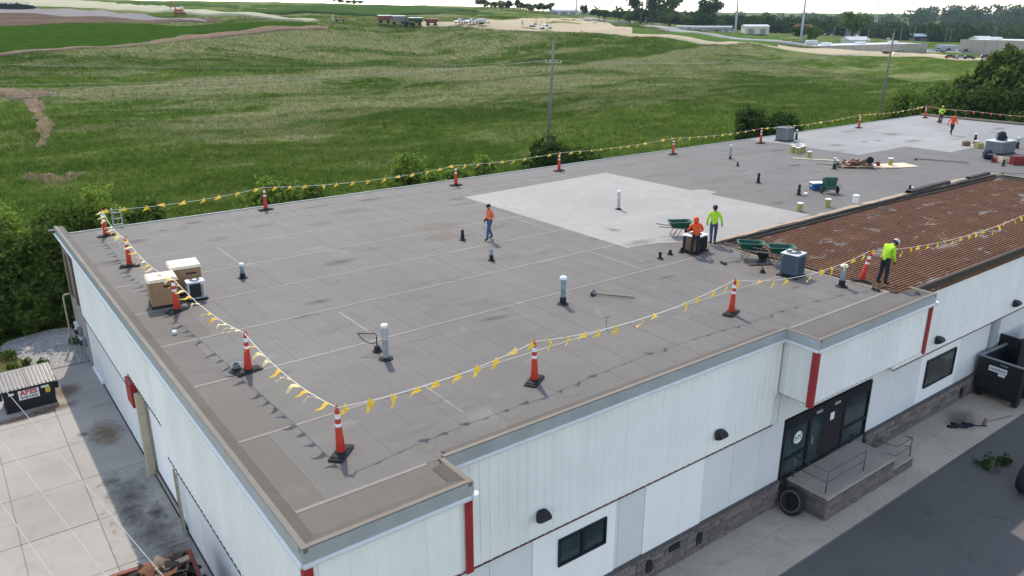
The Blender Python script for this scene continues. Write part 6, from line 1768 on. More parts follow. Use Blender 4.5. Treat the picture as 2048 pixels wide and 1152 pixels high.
def wire(label, a, b, sag, r=.012, n=24, grp='overhead wires'):
    a, b = Vector(a), Vector(b); pts = []
    for k in range(n + 1):
        u = k / n; p = a.lerp(b, u); p.z -= 4 * sag * u * (1 - u); pts.append(p - a)
    t = MB().tube(pts, r, 5).build('overhead_wire', M['wire'], None, 'all'); t.location = a
    tag(t, label, 'wire', grp)
_d = Vector((-.985, .17, 0))
for s, lab in ((-1.15, 'overhead wire on the near end of the cross arm running left over the meadow'), (-.45, 'second overhead wire from the near end of the cross arm'), (.45, 'third overhead wire from the near end of the cross arm'), (1.15, 'overhead wire on the far end of the cross arm running left over the meadow')):
    st = w1.matrix_basis @ Vector((s, -.16, 11.92))
    wire(lab, st, (st.x - 95, st.y + 14 + s * 2.0, st.z + {-1.15: -1.0, -.45: .1, .45: .7, 1.15: 3.6}[s]), 1.5, .009)
    e2 = w2.matrix_basis @ Vector((s, -.16, 12.2))
    wire({-1.15: 'wire between the two wooden poles, nearest the roof', -.45: 'wire between the two wooden poles, second from the roof', .45: 'wire between the two wooden poles, third from the roof', 1.15: 'wire between the two wooden poles, farthest from the roof'}[s], st, e2, 1.2, .007)
for i, (a, b, lab) in enumerate((((-4.4, 12.5, 8.1), (-1.9, -4.5, 7.9), 'pale service wire nearest the building over the concrete pad'), ((-4.9, 10.4, 8.1), (-2.6, -4.4, 7.9), 'middle pale service wire over the concrete pad'), ((-5.15, 7.2, 8.1), (-3.23, -4.4, 7.9), 'leftmost pale service wire over the concrete pad'))):
    a, b = Vector(a), Vector(b); a2 = a + (a - b) * 1.2; b2 = b + (b - a) * 1.5
    wire(lab, a2, b2, .02, .006)
# ---------------------------------------------------------------- grass, shrubs and trees
def leaf_cards(C_, out, size, rg, droop=0.0, aspect=1.6, upb=.5):
    """quads at C_, normals leaning outwards and up"""
    n = len(C_)
    nrm = out * .7 + rg.normal(0, .7, (n, 3)); nrm[:, 2] += upb
    nrm /= np.linalg.norm(nrm, axis=1, keepdims=True) + 1e-9
    a = rg.normal(0, 1, (n, 3)); a[:, 2] -= droop
    u = a - nrm * (a * nrm).sum(1, keepdims=True); u /= np.linalg.norm(u, axis=1, keepdims=True) + 1e-9
    v = np.cross(nrm, u)
    s = (size * rg.uniform(.6, 1.35, n))[:, None]
    U, Vv = u * s * aspect * .5, v * s * .5
    q = np.stack([C_ - U, C_ - U * .1 + Vv, C_ + U, C_ - U * .1 - Vv], 1).reshape(-1, 3)
    return q, np.arange(4 * n).reshape(-1, 4)
def crown_points(lobes, n, rg, inner=.5, gap=.25, cell=.9):
    L = np.array(lobes, float)
    vol = (L[:, 3] * L[:, 4] * L[:, 5]) ** .75
    k = rg.choice(len(L), n, p=vol / vol.sum())
    d = rg.normal(0, 1, (n, 3)); d /= np.linalg.norm(d, axis=1, keepdims=True)
    r = rg.uniform(inner ** 3, 1, n) ** (1 / 3)
    # lumpy surface: radius swings with direction
    r = np.where(rg.random(n) < .13, r * rg.uniform(1.0, 1.38, n), r)
    lump = 1 + .16 * np.sin(d[:, 0] * 7 + k * 1.7) * np.sin(d[:, 1] * 8 + k) + .12 * np.sin(d[:, 2] * 11 + k * 2.3) + rg.normal(0, .06, n)
    P = L[k, :3] + d * L[k, 3:6] * (r * lump)[:, None]
    if gap > 0:
        h = np.sin(np.floor(P[:, 0] / cell) * 12.9898 + np.floor(P[:, 1] / cell) * 78.233 + np.floor(P[:, 2] / cell) * 37.719) * 43758.5453
        keep = (h - np.floor(h)) > gap
        P, d, k = P[keep], d[keep], k[keep]
    return P, d
def bush_obj(name, label, cat, loc, lobes, n, size, mat, seed, stems=4, h=2.0, group=None, gap=.22, droop=0.0, aspect=1.6, cell=.7, spread=.6, trunk_r=.05):
    rg = np.random.default_rng(seed)
    t = thing(name, label, cat, loc, 0, group)
    P, d = crown_points(lobes, n, rg, .45, gap, cell)
    P[:, 2] = np.maximum(P[:, 2], .05)
    q, f = leaf_cards(P, d, size, rg, droop, aspect)
    np_obj('foliage', q, f, mat, t)
    m = MB(); r = random.Random(seed)
    for k in range(stems):
        tx, ty = r.gauss(0, spread), r.gauss(0, spread)
        lb = lobes[k % len(lobes)]
        tx, ty, tz = lb[0] * .8 + tx * .3, lb[1] * .8 + ty * .3, lb[2] + lb[5] * .3
        m.tube([(tx * .08, ty * .08, -.2), (tx * .35, ty * .3, tz * .35), (tx * .7, ty * .75, tz * .7), (tx, ty, tz)], [trunk_r, trunk_r * .8, trunk_r * .5, trunk_r * .2], 6)
        for b in range(3):
            u = .4 + .18 * b; p = (tx * u, ty * u, tz * u); m.tube([p, (p[0] + r.gauss(0, .35) * lb[3], p[1] + r.gauss(0, .35) * lb[4], p[2] + .35 * lb[5])], [trunk_r * .4, trunk_r * .15], 5)
    m.build('stems', M['bark'], t, 'all')
    return t
def lobes_for(w, h, n, seed, z0=.3):
    r = random.Random(seed); L = []
    for k in range(n):
        a = r.uniform(0, 6.28); rr_ = r.uniform(.15, .75) * w / 2
        hh = h * (1.05 if k == 0 else r.uniform(.55, 1.05)) * (1 - .30 * rr_ / (w / 2))
        R_ = w * r.uniform(.18, .30)
        L.append((rr_ * math.cos(a), rr_ * math.sin(a), max(z0 + R_ * .6, hh - R_ * .75), R_, R_, R_ * r.uniform(.85, 1.2)))
    L.append((0, 0, h * .42, w * .33, w * .33, h * .38))
    return L
# shrubs showing over the rear edge of the roof
SH = [(17.6, 49.4, 4.9, 4.2, 'leaf_bright', 'bright green shrub over the rear roof edge left of its second warning post'),
      (20.6, 49.6, 3.9, 3.5, 'leaf_mid', 'low green shrub over the rear roof edge near the second warning post'),
      (31.6, 51.0, 6.0, 5.0, 'leaf_bright', 'round bright green bush standing above the rear roof edge left of centre'),
      (36.3, 51.0, 3.8, 3.2, 'leaf_bright', 'small bright shrub behind the rear warning post above the walking worker'),
      (40.0, 51.0, 4.4, 3.4, 'leaf_bright', 'pointed bright shrub between two rear warning posts'),
      (48.0, 51.0, 5.6, 5.0, 'leaf_dark', 'dark green bush at the foot of the utility pole'),
      (52.4, 50.6, 4.4, 4.6, 'leaf_mid', 'mid green shrub right of the bush at the utility pole'),
      (78.4, 47.6, 7.2, 5.6, 'leaf_dark', 'large dark bush behind the grey rear roof unit'),
      (83.4, 47.0, 5.8, 5.2, 'leaf_dark', 'dark bush right of the large one behind the rear roof unit')]
for i, (x, y, h, w, m, lab) in enumerate(SH):
    z = gz1(x, y)
    bush_obj('shrub', lab, 'shrub', (x, y, z), lobes_for(w, h - z, 11, i + 3), int(2500 + 700 * w * h / 2), .25 if i < 7 else .28, M[m], 40 + i, 6, h, 'shrubs behind the warehouse', .36 if i < 7 else .5)
# thicket at the left rear corner
LT = [(-1.4, 35.2, 2.6, 3.0, 'leaf_mid', 'low dense bush at the rear edge of the gravel'), (-3.9, 35.6, 2.7, 3.0, 'leaf_mid', 'low bush left of the gravel under the thicket'), (.8, 34.6, 3.4, 2.6, 'leaf_dark', 'dark bush wedged behind the standpipe'), (-1.6, 36.6, 6.0, 4.4, 'leaf_mid', 'dense dark green tree nearest the gravel at the left rear corner'), (-4.6, 37.2, 5.0, 4.4, 'leaf_mid', 'dense tree at the left edge beyond the gravel'), (1.4, 36.5, 7.3, 4.2, 'leaf_mid', 'tall shrub just behind the rear left roof corner'),
      (3.3, 36.8, 7.7, 3.4, 'leaf_bright', 'bright leafy tree behind the ladder'), (5.4, 36.4, 6.4, 3.4, 'leaf_mid', 'green shrub right of the ladder behind the roof edge'), (-7.5, 39.5, 4.6, 5.0, 'leaf_mid', 'leafy tree at the far left edge of the thicket'), (-2.2, 39.5, 6.6, 5.0, 'leaf_bright', 'sunlit tree at the back of the left thicket')]
for i, (x, y, h, w, m, lab) in enumerate(LT):
    bush_obj('thicket_tree', lab, 'tree', (x, y, 1.0), lobes_for(w, h, 12, i + 30, .1), int(11000), .16, M[m], 60 + i, 6, h, 'trees of the left thicket', .2, trunk_r=.08)
bush_obj('shrub', 'small pale green bush on the verge beside the gravel', 'shrub', (-4.35, 33.1, 1.05), lobes_for(2.0, 1.9, 7, 77, .1), 2600, .12, M['leaf_bright'], 90, 4, 1.8, 'shrubs behind the warehouse', .15)
for i, (x, y, s, lab) in enumerate(((-2.5, 29.9, .45, 'low weed tuft at the near edge of the gravel'), (-1.95, 29.3, .38, 'small weed tuft beside the pad edge'), (-.1, 31.5, .5, 'weeds growing round the standpipe foot'), (-3.3, 31.2, .6, 'weed clump on the verge left of the gravel'), (-3.2, 29.4, .5, 'weed clump on the verge behind the dumpster'), (27.6, -2.05, .28, 'low dark weeds in a crack of the asphalt'), (28.5, -2.35, .22, 'smaller weeds in the asphalt nearer the big tyre'))):
    bush_obj('weed', lab, 'weed', (x, y, 1.08 if x < 5 else .0), lobes_for(s * (1.6 if x < 5 else 4.5), s, 5, 90 + i, .02), 300, .09, M['leaf_mid'] if x < 5 else M['leaf_dark'], 100 + i, 3, s, 'weeds around the gravel' if x < 5 else 'weeds in the asphalt', .1, trunk_r=.01)
# willow and shrubs at the far right
def big_tree(name, label, loc, lobes, n, size, mat, seed, th, tr, group=None, droop=0.0, aspect=1.8, gap=.3, cell=1.2, strands=0):
    rg = np.random.default_rng(seed)
    t = thing(name, label, 'tree', loc, 0, group)
    P, d = crown_points(lobes, n, rg, .5, gap, cell)
    if strands:
        L = np.array(lobes, float); k = rg.integers(0, len(L), strands); a = rg.uniform(0, 6.28, strands)
        top = L[k, :3] + np.c_[np.cos(a) * L[k, 3] * .95, np.sin(a) * L[k, 4] * .95, rg.uniform(-.2, .45, strands) * L[k, 5]]
        ln = rg.uniform(1.0, 3.6, strands); s = rg.uniform(0, 1, (strands, 16))
        sp = top[:, None, :] + np.stack([rg.normal(0, .10, s.shape) + .25 * s * np.cos(a)[:, None], rg.normal(0, .10, s.shape) + .25 * s * np.sin(a)[:, None], -s * ln[:, None]], -1)
        dd = np.repeat(np.c_[np.cos(a), np.sin(a), np.zeros(strands)], 16, 0)
        P = np.r_[P, sp.reshape(-1, 3)]; d = np.r_[d, dd]
    P[:, 2] = np.maximum(P[:, 2], .1)
    q, f = leaf_cards(P, d, size, rg, droop, aspect)
    np_obj('crown', q, f, mat, t)
    m = MB(); r = random.Random(seed)
    m.tube([(0, 0, -.4), (.1, 0, th * .5), (.15, .1, th)], [tr, tr * .8, tr * .65], 10)
    for lb in lobes:
        e = (lb[0] * .85, lb[1] * .85, lb[2] + lb[5] * .2); mid = (lb[0] * .4 + r.gauss(0, .2), lb[1] * .4 + r.gauss(0, .2), th + (e[2] - th) * .6)
        m.tube([(.15, .1, th * .92), mid, e], [tr * .5, tr * .3, tr * .08], 7)
    m.build('trunk', M['bark'], t, 'all')
    return t
r = random.Random(3)
wl_ = []
for k in range(22):
    a = r.uniform(0, 6.28); q = r.uniform(.5, 5.6); wl_.append((q * math.cos(a), q * math.sin(a), 12.3 - q * .85 + r.uniform(-2.2, .8), r.uniform(1.5, 2.4), r.uniform(1.4, 2.2), r.uniform(1.2, 1.9)))
big_tree('willow_tree', 'large drooping willow tree beyond the far end of the roof', (112.5, 33.5, -.1), wl_, 15000, .34, M['leaf_olive'], 5, 4.6, .45, None, 1.6, 2.6, .3, 1.1, 900)
big_tree('willow_tree', 'second willow crown at the right edge behind the red pennants', (108.5, 25.5, -.1), [(a * .9, b * .9, c * .9, d, e, f) for a, b, c, d, e, f in wl_[:16]], 11000, .34, M['leaf_olive'], 6, 3.6, .4, None, 1.6, 2.6, .3, 1.1, 600)
for i, (x, y, h, w, m, lab) in enumerate(((95.6, 38.0, 9.4, 8.0, 'leaf_mid', 'leafy shrub at the left of the far end thicket'), (100.4, 36.6, 10.2, 7.5, 'leaf_mid', 'tall shrub behind the two far workers'), (104.5, 34.6, 10.0, 7.5, 'leaf_dark', 'dark shrub under the willow'), (97.5, 31.5, 5.6, 5.6, 'leaf_bright', 'low pale shrub behind the end parapet'), (101, 26.0, 7.2, 7.0, 'leaf_dark', 'dark shrub behind the red pennants'), (99.5, 19.5, 6.6, 7.0, 'leaf_dark', 'dark shrub at the right edge beyond the end parapet'), (105, 17.5, 8.5, 8.0, 'leaf_olive', 'olive shrub at the right edge under the second willow'))):
    bush_obj('far_shrub', lab, 'shrub', (x, y, gz1(x, y)), lobes_for(w, h, 13, 200 + i, .2), 7500, .28, M[m], 210 + i, 5, h, 'shrubs beyond the far end', .2, trunk_r=.09)

# ------------- meadow blades (nobody could count them)
rg = np.random.default_rng(17)
def tufts(n, x0, x1, y0, y1, hmin, hmax, wd, keep):
    x = rg.uniform(x0, x1, n); y = rg.uniform(y0, y1, n)
    k = keep(x, y); x, y = x[k], y[k]
    z = gz(x, y); n = len(x)
    B = 3
    V = np.zeros((n, B, 3, 3), np.float32)
    for b in range(B):
        a = rg.uniform(0, 6.28, n); h = rg.uniform(hmin, hmax, n); ox, oy = rg.normal(0, .18, n), rg.normal(0, .18, n)
        lx, ly = rg.normal(-.12, .16, n) * h * 2, rg.normal(-.03, .16, n) * h * 2
        ca, sa = np.cos(a) * wd, np.sin(a) * wd
        V[:, b, 0] = np.c_[x + ox - ca, y + oy - sa, z - .05]; V[:, b, 1] = np.c_[x + ox + ca, y + oy + sa, z - .05]; V[:, b, 2] = np.c_[x + ox + lx, y + oy + ly, z + h]
    return V.reshape(-1, 3)
def keep_near(x, y):
    ok = ~((x > -4.3) & (x < 2.0) & (y < 35)) & ~((x > 0) & (x < 90) & (y < 32))
    ca = (x + 4.45) * .6 + (y + 12.87) * .8; lat = (x + 4.45) * .8 - (y + 12.87) * .6
    return ok & (np.abs(lat) < ca * .80 + 10) & (ca > 20)
def keep_far(x, y):
    k = keep_near(x, y)
    for key in ('crop_field', 'dirt_track', 'bare_soil', 'gravel_yard', 'pale_cut', 'graded_soil', 'access_road', 'lawn'):
        poly = np.array(FEAT[key][0] + FEAT[key][1][::-1]); j = len(poly) - 1; ins = np.zeros(len(x), bool)
        for i in range(len(poly)):
            c = (poly[i, 1] > y) != (poly[j, 1] > y)
            ins ^= c & (x < (poly[j, 0] - poly[i, 0]) * (y - poly[i, 1]) / (poly[j, 1] - poly[i, 1] + 1e-9) + poly[i, 0]); j = i
        k &= ~ins
    return k & (gz(x, y) < 18)
parts = [tufts(60000, -60, 60, 33, 95, .20, .50, .026, keep_near), tufts(130000, -60, 190, 46, 125, .22, .52, .034, keep_near), tufts(110000, -60, 260, 100, 215, .25, .6, .05, keep_near), tufts(120000, -20, 420, 195, 330, .3, .6, .08, keep_far), tufts(1500, -14, -2.4, 28.7, 33.5, .10, .3, .02, lambda x, y: x < -2.6 - (y - 30) * .25)]
V = np.concatenate(parts)
o = np_obj('meadow_grass', V, np.arange(len(V)).reshape(-1, 3), M['blades'], kind='stuff')
give_seed(o, V[:, 0].astype(float), V[:, 1].astype(float))
o['label'] = 'tall uneven meadow grass with pale seed heads'; o['category'] = 'grass'
# ---------------------------------------------------------------- far things on the hillside
def on(x, y, lift=.0): return (x, y, gz1(x, y) + lift)
# farm equipment yard
t = thing('tractor', 'green tractor with yellow wheels parked by the wagons on the hill', 'tractor', on(157.5, 271.8, .3), R(-25))
MB().box(-.4, 2.3, -.45, .45, 1.2, 2.0, 0, .12).build('hood', M['tractor_green'], t); MB().box(-1.7, -.4, -.8, .8, .9, 1.5, 0, .1).build('chassis', M['tractor_green'], t)
MB().box(-1.6, -.35, -.75, .75, 1.5, 2.9, 0, .1).build('cab', M['glass_car'], t); MB().box(-1.75, -.25, -.85, .85, 2.9, 3.1, 0, .05).build('cab_roof', M['tractor_green'], t)
for s in (-1, 1):
    wheel(M['rubber'], M['wheel_yellow'], t, (-1.0, s * 1.05, .95), .95, .5); wheel(M['rubber'], M['wheel_yellow'], t, (1.8, s * .9, .6), .6, .4)
MB().tube([(1.2, .3, 2.0), (1.2, .3, 3.0)], .06, 8).build('exhaust', M['black'], t)
for i, (x, y, L, h, m, tm, lab) in enumerate(((149.3, 276.8, 5.2, 2.6, 'wagon_red', 'tarp', 'rust red farm wagon at the left end of the parked row'), (155.0, 275.8, 5.6, 2.9, 'wagon_grey', 'tarp', 'grey farm wagon behind the tractor'), (161.5, 273.8, 5.8, 2.7, 'tractor_green', 'tarp', 'dark green farm wagon in the parked row'), (167.5, 271.2, 5.0, 2.4, 'wagon_red', 'wagon_red', 'brown farm wagon at the right end of the parked row'))):
    t = thing('farm_wagon', lab, 'wagon', on(x, y, .3), R(-14), 'farm wagons')
    MB().hexa([(-L / 2 + .5, -.8, .9), (L / 2 - .5, -.8, .9), (L / 2 - .5, .8, .9), (-L / 2 + .5, .8, .9), (-L / 2, -1.2, h), (L / 2, -1.2, h), (L / 2, 1.2, h), (-L / 2, 1.2, h)]).build('box', M[m], t)
    m_ = MB()
    for k in range(6): xx = -L / 2 + .3 + k * (L - .6) / 5; m_.box(xx - .05, xx + .05, -1.26, -1.2, 1.2, h)
    m_.build('stakes', M['wagon_grey'], t)
    MB().prism([(-1.22, h), (1.22, h), (0, h + .35)], 'x', -L / 2, L / 2).build('cover', M[tm], t)
    for xx in (-L * .3, L * .3):
        for s in (-.9, .9): wheel(M['rubber'], M['wagon_grey'], t, (xx, s, .45), .45, .3)
t = thing('folded_harrow', 'folded rusty harrow standing left of the wagons on the hill', 'farm implement', on(131.5, 279.0, .3), R(-15))
m = MB()
for k in range(7): m.bar((-2.4 + k * .8, 0, .3), (-2.4 + k * .8 + (.15 if k % 2 else -.15), 0, 2.6 if k in (0, 6) else 1.9), .14)
m.bar((-2.5, 0, .5), (2.5, 0, .5), .2); m.bar((-2.5, 0, 1.5), (2.5, 0, 1.5), .12); m.build('frame', M['rusty'], t)
MB().bar((-2.55, -.1, .2), (-2.55, -.1, 2.7), .22).build('marker_panel', M['white_plastic'], t)
for xx in (-1.2, 1.2): wheel(M['rubber'], M['rusty'], t, (xx, -.5, .4), .4, .3)
t = thing('excavator', 'orange and white excavator standing on the brown soil', 'excavator', on(81.9, 311.8, .4), R(-20))
for s in (-1, 1): MB().prism([(-1.9, .0), (1.9, .0), (2.2, .4), (1.9, .8), (-1.9, .8), (-2.2, .4)], 'y', s * 1.1 - .3, s * 1.1 + .3).build('track', M['rusty'], t)
MB().box(-1.8, 1.4, -1.2, 1.2, .95, 1.9, 0, .1).build('house', M['equip_orange'], t); MB().box(.2, 1.4, .2, 1.2, 1.9, 2.9, 0, .08).build('cab', M['white_plastic'], t); MB().box(-1.9, -1.2, -1.1, 1.1, 1.0, 1.7, 0, .1).build('counterweight', M['equip_orange'], t)
MB().bar((-1.0, -.5, 1.8), (-2.4, -.5, 4.6), .4).build('boom', M['equip_orange'], t); MB().bar((-2.4, -.5, 4.6), (-3.0, -.5, 2.2), .3).build('stick', M['equip_orange'], t); MB().box(-3.4, -2.7, -.9, -.1, 1.5, 2.2, 0, .1).build('bucket', M['white_plastic'], t)
t = thing('covered_silage_pile', 'long black plastic covered pile at the upper left edge', 'pile', on(34, 397, .2), R(-10))
n = 14; vs = []; fs = []
for i in range(n + 1):
    xx = -12 + 24 * i / n; hh = 2.6 * (1 - max(0, (xx - 6) / 7) ** 1.5 * .8) + .2 * math.sin(i * 2.1)
    vs += [(xx, -3.2, 0), (xx, -2.2, hh * .8), (xx, 0, hh), (xx, 2.2, hh * .8), (xx, 3.2, 0)]
for i in range(n):
    for k in range(4): fs.append((i * 5 + k, i * 5 + k + 1, i * 5 + 6 + k, i * 5 + 5 + k))
fs += [(0, 1, 2, 3, 4), tuple(n * 5 + k for k in (4, 3, 2, 1, 0))]
MB().add(vs, fs).build('plastic_cover', M['plastic_black'], t)
m = MB()
for k in range(16): m.lathe([(.25, -.1), (.5, -.1), (.5, .1), (.25, .1)], 10, (-11 + k * 1.3, -1.2 + (k % 3) * 1.1, 2.5), 0, 'z', False)
m.build('weight_tyres', M['rubber'], t)
# pickups and trailers on the graded soil
make_pickup('pickup_truck', 'white pickup truck, left of the two parked by the farm wagons', M['car_white'], on(178.0, 266.0, .55), R(195), 1.0, 'far pickups')
make_pickup('pickup_truck', 'white pickup truck, right of the two parked by the farm wagons', M['car_white'], on(181.8, 263.4, .55), R(190), 1.0, 'far pickups')
make_pickup('pickup_truck', 'white pickup truck beside the flatbed trailer on the pale soil', M['car_white'], on(213.6, 255.2, .55), R(170), 1.0, 'far pickups')
t = thing('tank_trailer', 'brown topped tank trailer right of the white pickups', 'trailer', on(184.2, 260.2, .55), R(-20))
MB().lathe([(.2, -1.9), (.8, -1.7), (.95, -1.2), (.95, 1.2), (.8, 1.7), (.2, 1.9)], 16, (0, 0, 1.3), 0, 'x').build('tank', M['tarp'], t, True); MB().bar((-2.2, 0, .5), (3.6, 0, .5), .25).build('frame', M['rusty'], t)
for xx in (-.6, .4):
    for s in (-.9, .9): wheel(M['rubber'], M['rusty'], t, (xx, s, .4), .4, .25)
MB().bar((2.9, 0, .5), (3.2, 0, 1.4), .12).build('jack', M['rusty'], t)
t = thing('flatbed_trailer', 'long flatbed trailer with an upright gate on the pale soil', 'trailer', on(206.5, 256.6, .55), R(-12))
MB().box(-3.8, 3.4, -1.1, 1.1, .75, .95).build('deck', M['white_plastic'], t); MB().box(-3.9, -3.8, -1.1, 1.1, .8, 2.6).build('gate', M['galv'], t); MB().bar((3.4, 0, .8), (5.0, 0, .7), .2).build('tongue', M['black'], t)
for xx in (.3, 1.2):
    for s in (-1.0, 1.0): wheel(M['rubber'], M['galv'], t, (xx, s, .38), .38, .25)
MB().box(1.6, 2.6, -.6, .6, .96, 1.5, 0, .1).build('load', M['rusty'], t)

# steel transmission poles, lattice mast, small poles
def steel_pole(label, x, y, h):
    t = thing('transmission_pole', label, 'transmission pole', on(x, y), 0, 'steel transmission poles')
    MB().lathe([(.75, -.5), (.7, 2), (.35, h)], 12).build('shaft', M['steel_pole'], t, 'all')
    for z in (h - 2, h - 6, h - 10):
        MB().bar((-2.6, 0, z + .4), (2.6, 0, z + .4), .25).build('davit_arm', M['steel_pole'], t)
        for s in (-2.5, 2.5): MB().lathe([(.10, -1.8), (.16, -1.5), (.10, -1.2), (.16, -.9), (.10, -.6), (.06, 0)], 8, (s, 0, z + .3)).build('insulator', M['insul'], t)
steel_pole('grey steel transmission pole in front of the tall tree group', 490.8, 466.2, 38)
steel_pole('grey steel transmission pole left of the cream shed', 446.7, 340.3, 38)
steel_pole('grey steel transmission pole at the bushes left of the precast wall', 392.7, 253.2, 38)
steel_pole('slim steel pole on the skyline beside the lone conifer', 438.0, 492.9, 30)
t = thing('radio_mast', 'slim lattice radio mast rising above the trees', 'mast', on(760, 640), 0)
m = MB()
for a in range(3):
    c, s = 1.2 * math.cos(a * 2.094), 1.2 * math.sin(a * 2.094); m.tube([(c, s, 0), (c * .4, s * .4, 62)], .14, 5)
for k in range(20):
    z = k * 3.1; f0 = 1 - .6 * z / 62
    for a in range(3): m.bar((1.2 * f0 * math.cos(a * 2.094), 1.2 * f0 * math.sin(a * 2.094), z), (1.15 * f0 * math.cos((a + 1) * 2.094), 1.15 * f0 * math.sin((a + 1) * 2.094), z + 3.0), .08)
m.build('lattice', M['galv'], t)
t = thing('radio_mast', 'lattice tower on the wooded skyline at the right', 'mast', on(1010, 560), 0)
m = MB()
for a in range(4):
    c, s = 3 * math.cos(a * 1.571), 3 * math.sin(a * 1.571); m.tube([(c, s, 0), (c * .2, s * .2, 46)], .25, 5)
for k in range(11):
    z = k * 4.2; f0 = 1 - .8 * z / 46
    for a in range(4): m.bar((3 * f0 * math.cos(a * 1.571), 3 * f0 * math.sin(a * 1.571), z), (2.8 * f0 * math.cos((a + 1) * 1.571), 2.8 * f0 * math.sin((a + 1) * 1.571), z + 4), .14)
m.build('lattice', M['galv'], t)
YARD = [(372, 221), (392, 214), (411, 207), (430, 221), (441, 196), (457, 206), (470, 186), (489, 195), (462, 226), (505, 181)]
for i, (x, y) in enumerate(YARD):
    t = thing('yard_pole', 'thin wooden power pole among the poles behind the precast walls', 'utility pole', on(x, y), .4 * i, 'poles behind the precast walls')
    MB().tube([(0, 0, -.3), (0, 0, 11)], [.2, .14], 7).build('pole', M['pole_wood'], t); MB().bar((-1.3, 0, 10.2), (1.3, 0, 10.2), .14).build('cross_arm', M['pole_wood'], t)
for i, (x, y, lab) in enumerate(((368.9, 590, 'thin pole on the hill crest right of centre'), (341.9, 611, 'thin pole on the hill crest left of the trees'), (262, 660, 'thin pole on the hill crest above the field strips'), (470, 470, 'thin pole right of the lone conifer'))):
    t = thing('crest_pole', lab, 'utility pole', on(x, y), 0, 'poles on the hill crest'); MB().tube([(0, 0, -.5), (0, 0, 14)], [.22, .15], 7).build('pole', M['pole_wood'], t); MB().bar((-1.2, 0, 13), (1.2, 0, 13), .15).build('cross_arm', M['pole_wood'], t)

# buildings
def shed(label, x, y, L, D_, h, rise, rz, wallm, roofm, doors=2, cat='building', name='shed'):
    t = thing(name, label, cat, on(x, y, -.3), rz)
    MB().box(-L / 2, L / 2, -D_ / 2, D_ / 2, 0, h).build('wall', M[wallm], t)
    r_ = MB().prism([(-D_ / 2 - .4, h + .02), (D_ / 2 + .4, h + .02), (0, h + rise)], 'x', -L / 2 - .4, L / 2 + .4).build('roof', M[roofm], t)
    for k in range(doors):
        xx = -L / 2 + L * (k + .5) / doors
        MB().box(xx - L * .12, xx + L * .12, -D_ / 2 - .06, -D_ / 2 - .005, .1, h * .7).build('door', M['wagon_grey'], t)
    return t
def hall(label, p0, p1, depth, h, panels, rz=None):
    p0, p1 = Vector(p0), Vector(p1); L = (p1 - p0).length; a = math.atan2(p1.y - p0.y, p1.x - p0.x)
    z = min(gz1(p0.x, p0.y), gz1(p1.x, p1.y)) - .5
    t = thing('precast_hall', label, 'building', (p0.x, p0.y, z), a)
    MB().box(0, L, .25, depth, 0, h + .3).build('wall_core', M['precast'], t)
    w = L / panels
    pm = None
    for k in range(panels):
        if pm is None: pm = MB().box(.06, w - .06, 0, .249, 0, h + .6, 0, .03).build('wall_panel', M['precast'], t, loc=(k * w, 0, 0))
        else: same('wall_panel', pm, t, (k * w, 0, 0))
    MB().box(.3, L - .3, .5, depth - .3, h + .301, h + .5).build('roof', M['roof_white'], t)
    for k in range(3): MB().box(L * (.2 + .3 * k) - 2, L * (.2 + .3 * k) + 2, depth * .3, depth * .3 + 3, h + .501, h + 1.7).build('roof_unit', M['white_cap'], t)
    return t
hall('long low precast concrete hall beyond the tan road at the right', (324, 199, 0), (404, 189, 0), 22, 4.6, 16)
hall('second precast concrete hall at the right edge behind the parked cars', (398, 171, 0), (392, 118, 0), 30, 6.6, 9)
shed('white arched tent roof behind the long precast hall', 462, 262, 13, 10, 2.6, 2.0, R(-30), 'roof_white', 'roof_white', 0)
shed('cream metal shed with white roof left of the precast halls', 462, 336, 16, 11, 5.0, 1.2, R(-38), 'wall_cream', 'roof_white', 2)
shed('long white trailer office left of the cream shed', 462, 372, 26, 5, 3.6, .5, R(-42), 'roof_white', 'roof_white', 5, 'trailer')
shed('low white shed left of the trailer office', 455, 392, 12, 5, 3.0, .5, R(-42), 'roof_white', 'roof_white', 2)
shed('dark brown industrial block in front of the woods', 640, 378, 22, 16, 11, .5, R(-35), 'wall_dark', 'wall_dark', 3)
shed('blue roofed barn in front of the woods', 640, 318, 22, 12, 4.5, 2, R(-30), 'wall_dark', 'roof_blue', 2)
shed('grey barn with pale roof behind the precast halls', 560, 232, 11, 9, 3.6, 1.8, R(-25), 'wall_dark', 'roof_white', 2)
shed('pale low building on the crest beside the conifer', 449, 521, 24, 10, 3.5, 1.5, R(-40), 'roof_white', 'roof_white', 3)
shed('white plant building on the wooded skyline', 1030, 600, 36, 20, 9, 1, R(-35), 'roof_white', 'roof_white', 3)
shed('reddish shed behind the bushes left of the precast hall', 520, 338, 12, 9, 5, 2.4, R(-30), 'wagon_red', 'rusty', 1)
t = thing('storage_tank', 'small white storage tank at the foot of the steel pole', 'tank', on(333, 207.5), R(-30)); MB().lathe([(.1, -3), (1.1, -2.8), (1.4, -2.2), (1.4, 2.2), (1.1, 2.8), (.1, 3)], 16, (0, 0, 1.5), 0, 'x').build('shell', M['roof_white'], t, True)
for s in (-1.6, 1.6): MB().box(s - .2, s + .2, -1, 1, -.3, .9).build('saddle', M['wagon_grey'], t)
